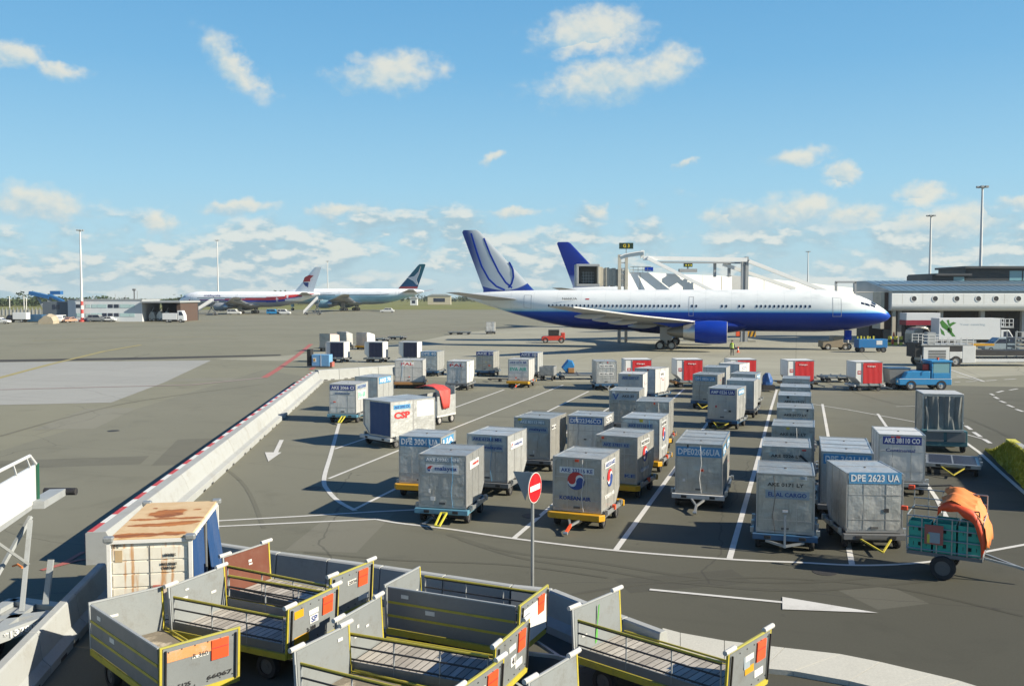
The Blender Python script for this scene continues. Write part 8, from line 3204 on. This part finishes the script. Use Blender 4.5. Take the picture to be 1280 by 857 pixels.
# far low fence with pale posts
FZ = 300
x0, x1 = PD(-20, 390, FZ).x, PD(50, 390, FZ).x
t = thing('field_fence', 'long low fence with pale posts beside the shaded office end', 'fence', ((x0 + x1) / 2, FZ, 0), 0)
mb = MB()
h_ = (x1 - x0) / 2
mb.box(-h_, h_, -0.03, 0.03, 0.2, 2.0, paint('fence_cream', (0.46, 0.44, 0.36), 0.7, dirt=0.4, scale=0.4))
mb.build('panel', t)
for k in range(16):
    x = -h_ + 2 * h_ * k / 15
    MB().box(x - 0.12, x + 0.12, -0.16, -0.035, 0, 2.7, M_STEELP).build('post', t)
for px, yt in ((12, 370), (30, 370), (33, 372)):
    p = PD(px, 380, 320)
    MB().tube((p.x, 320, 0), (p.x, 320, PD(px, yt, 320).z), 0.12, M_MAST, 6)
    mb = MB()
    mb.tube((0, 0, 0), (0, 0, PD(px, yt, 320).z), 0.14, M_MAST, 6)
    o = mb.build('lamp_post', None, (p.x, 320, 0))
    tag(o, 'thin pale pole beyond the low fence, ' + {12: 'farthest from the shaded office end', 30: 'second nearest the shaded office end', 33: 'nearest the shaded office end'}[px], 'pole', 'thin poles beyond the low fence')
# cream huts out on the grass
for px, py, w_, h_, d_, label in ((549, 383, 16, 6.0, 640, 'cream low building out on the grass beyond the blue airliner tail'), (517, 383, 4.5, 4.2, 600, 'small cream hut out on the grass below the dark green fin')):
    p = PD(px, py, d_)
    t = thing('field_hut', label, 'building', (p.x, d_, 0), 0)
    MB().box(-w_ / 2, w_ / 2, 0, 6, 0, h_, M_TRUCKW if w_ < 10 else paint('cream_wall', (0.50, 0.46, 0.34), 0.7, dirt=0.2)).build('wall', t)
    MB().prism([(-w_ / 2 - 0.4, h_ + 0.01), (w_ / 2 + 0.4, h_ + 0.01), (w_ * 0.3, h_ + 1.3), (-w_ * 0.3, h_ + 1.3)], 'y', -0.4, 6.4, M_STEELP).build('roof', t)
    MB().box(-w_ / 4, w_ / 4, -0.05, -0.004, h_ * .3, h_ * .75, M_WIN).build('window', t)

# far woods along the horizon: leafy clumps, too many to count
M_WOOD = paint('far_foliage', (0.035, 0.060, 0.022), 0.9, dirt=0.7, scale=0.06, dirtcol=(0.060, 0.080, 0.030))
rw = random.Random(8)


def wood(x0, x1, y, hmin, hmax, n, name='far_wood'):
    mb = MB()
    for i in range(n):
        cx = rw.uniform(x0, x1)
        cy = y + rw.uniform(-12, 12)
        hh = rw.uniform(hmin, hmax) * (0.75 + 0.25 * sin(cx * 0.031) + 0.15 * sin(cx * 0.11))
        r = rw.uniform(2.0, 4.2)
        for k in range(14):
            a_ = rw.uniform(0, 2 * pi)
            q = rw.random() ** 0.5 * r
            c = Vector((cx + q * cos(a_), cy + q * sin(a_), hh * rw.uniform(0.12, 1.0)))
            s_ = rw.uniform(0.6, 1.5)
            pts = [c + Vector((rw.uniform(-1, 1), rw.uniform(-1, 1), rw.uniform(-.8, .8))) * s_ for _ in range(4)]
            mb.add(pts, [(0, 1, 2), (0, 2, 3), (0, 3, 1), (1, 3, 2)], M_WOOD)
    return stuff(mb.build(name))


wood(-380, -270, 560, 5.0, 7.0, 180)
wood(-330, -130, 620, 6.5, 9.0, 260)
wood(-300, 120, 900, 6.0, 9.0, 420)
wood(100, 700, 1000, 7.0, 10.0, 360)

# ------------------------------------------------------------------ the thin haze of the far distance
hz = bpy.data.materials.new('haze_air')
hz.use_nodes = True
hz.node_tree.nodes.clear()
T = NT(hz.node_tree)
out_ = T.node('ShaderNodeOutputMaterial')
pv = T.node('ShaderNodeVolumePrincipled')
pv.inputs['Color'].default_value = (0.86, 0.93, 1.0, 1)
pv.inputs['Density'].default_value = 0.00011
pv.inputs['Anisotropy'].default_value = 0.25
T.link(pv.outputs[0], out_.inputs['Volume'])
mb = MB()
mb.box(-1510, 1510, -70, 1510, -1.06, 34.0, hz)
stuff(mb.build('haze'))
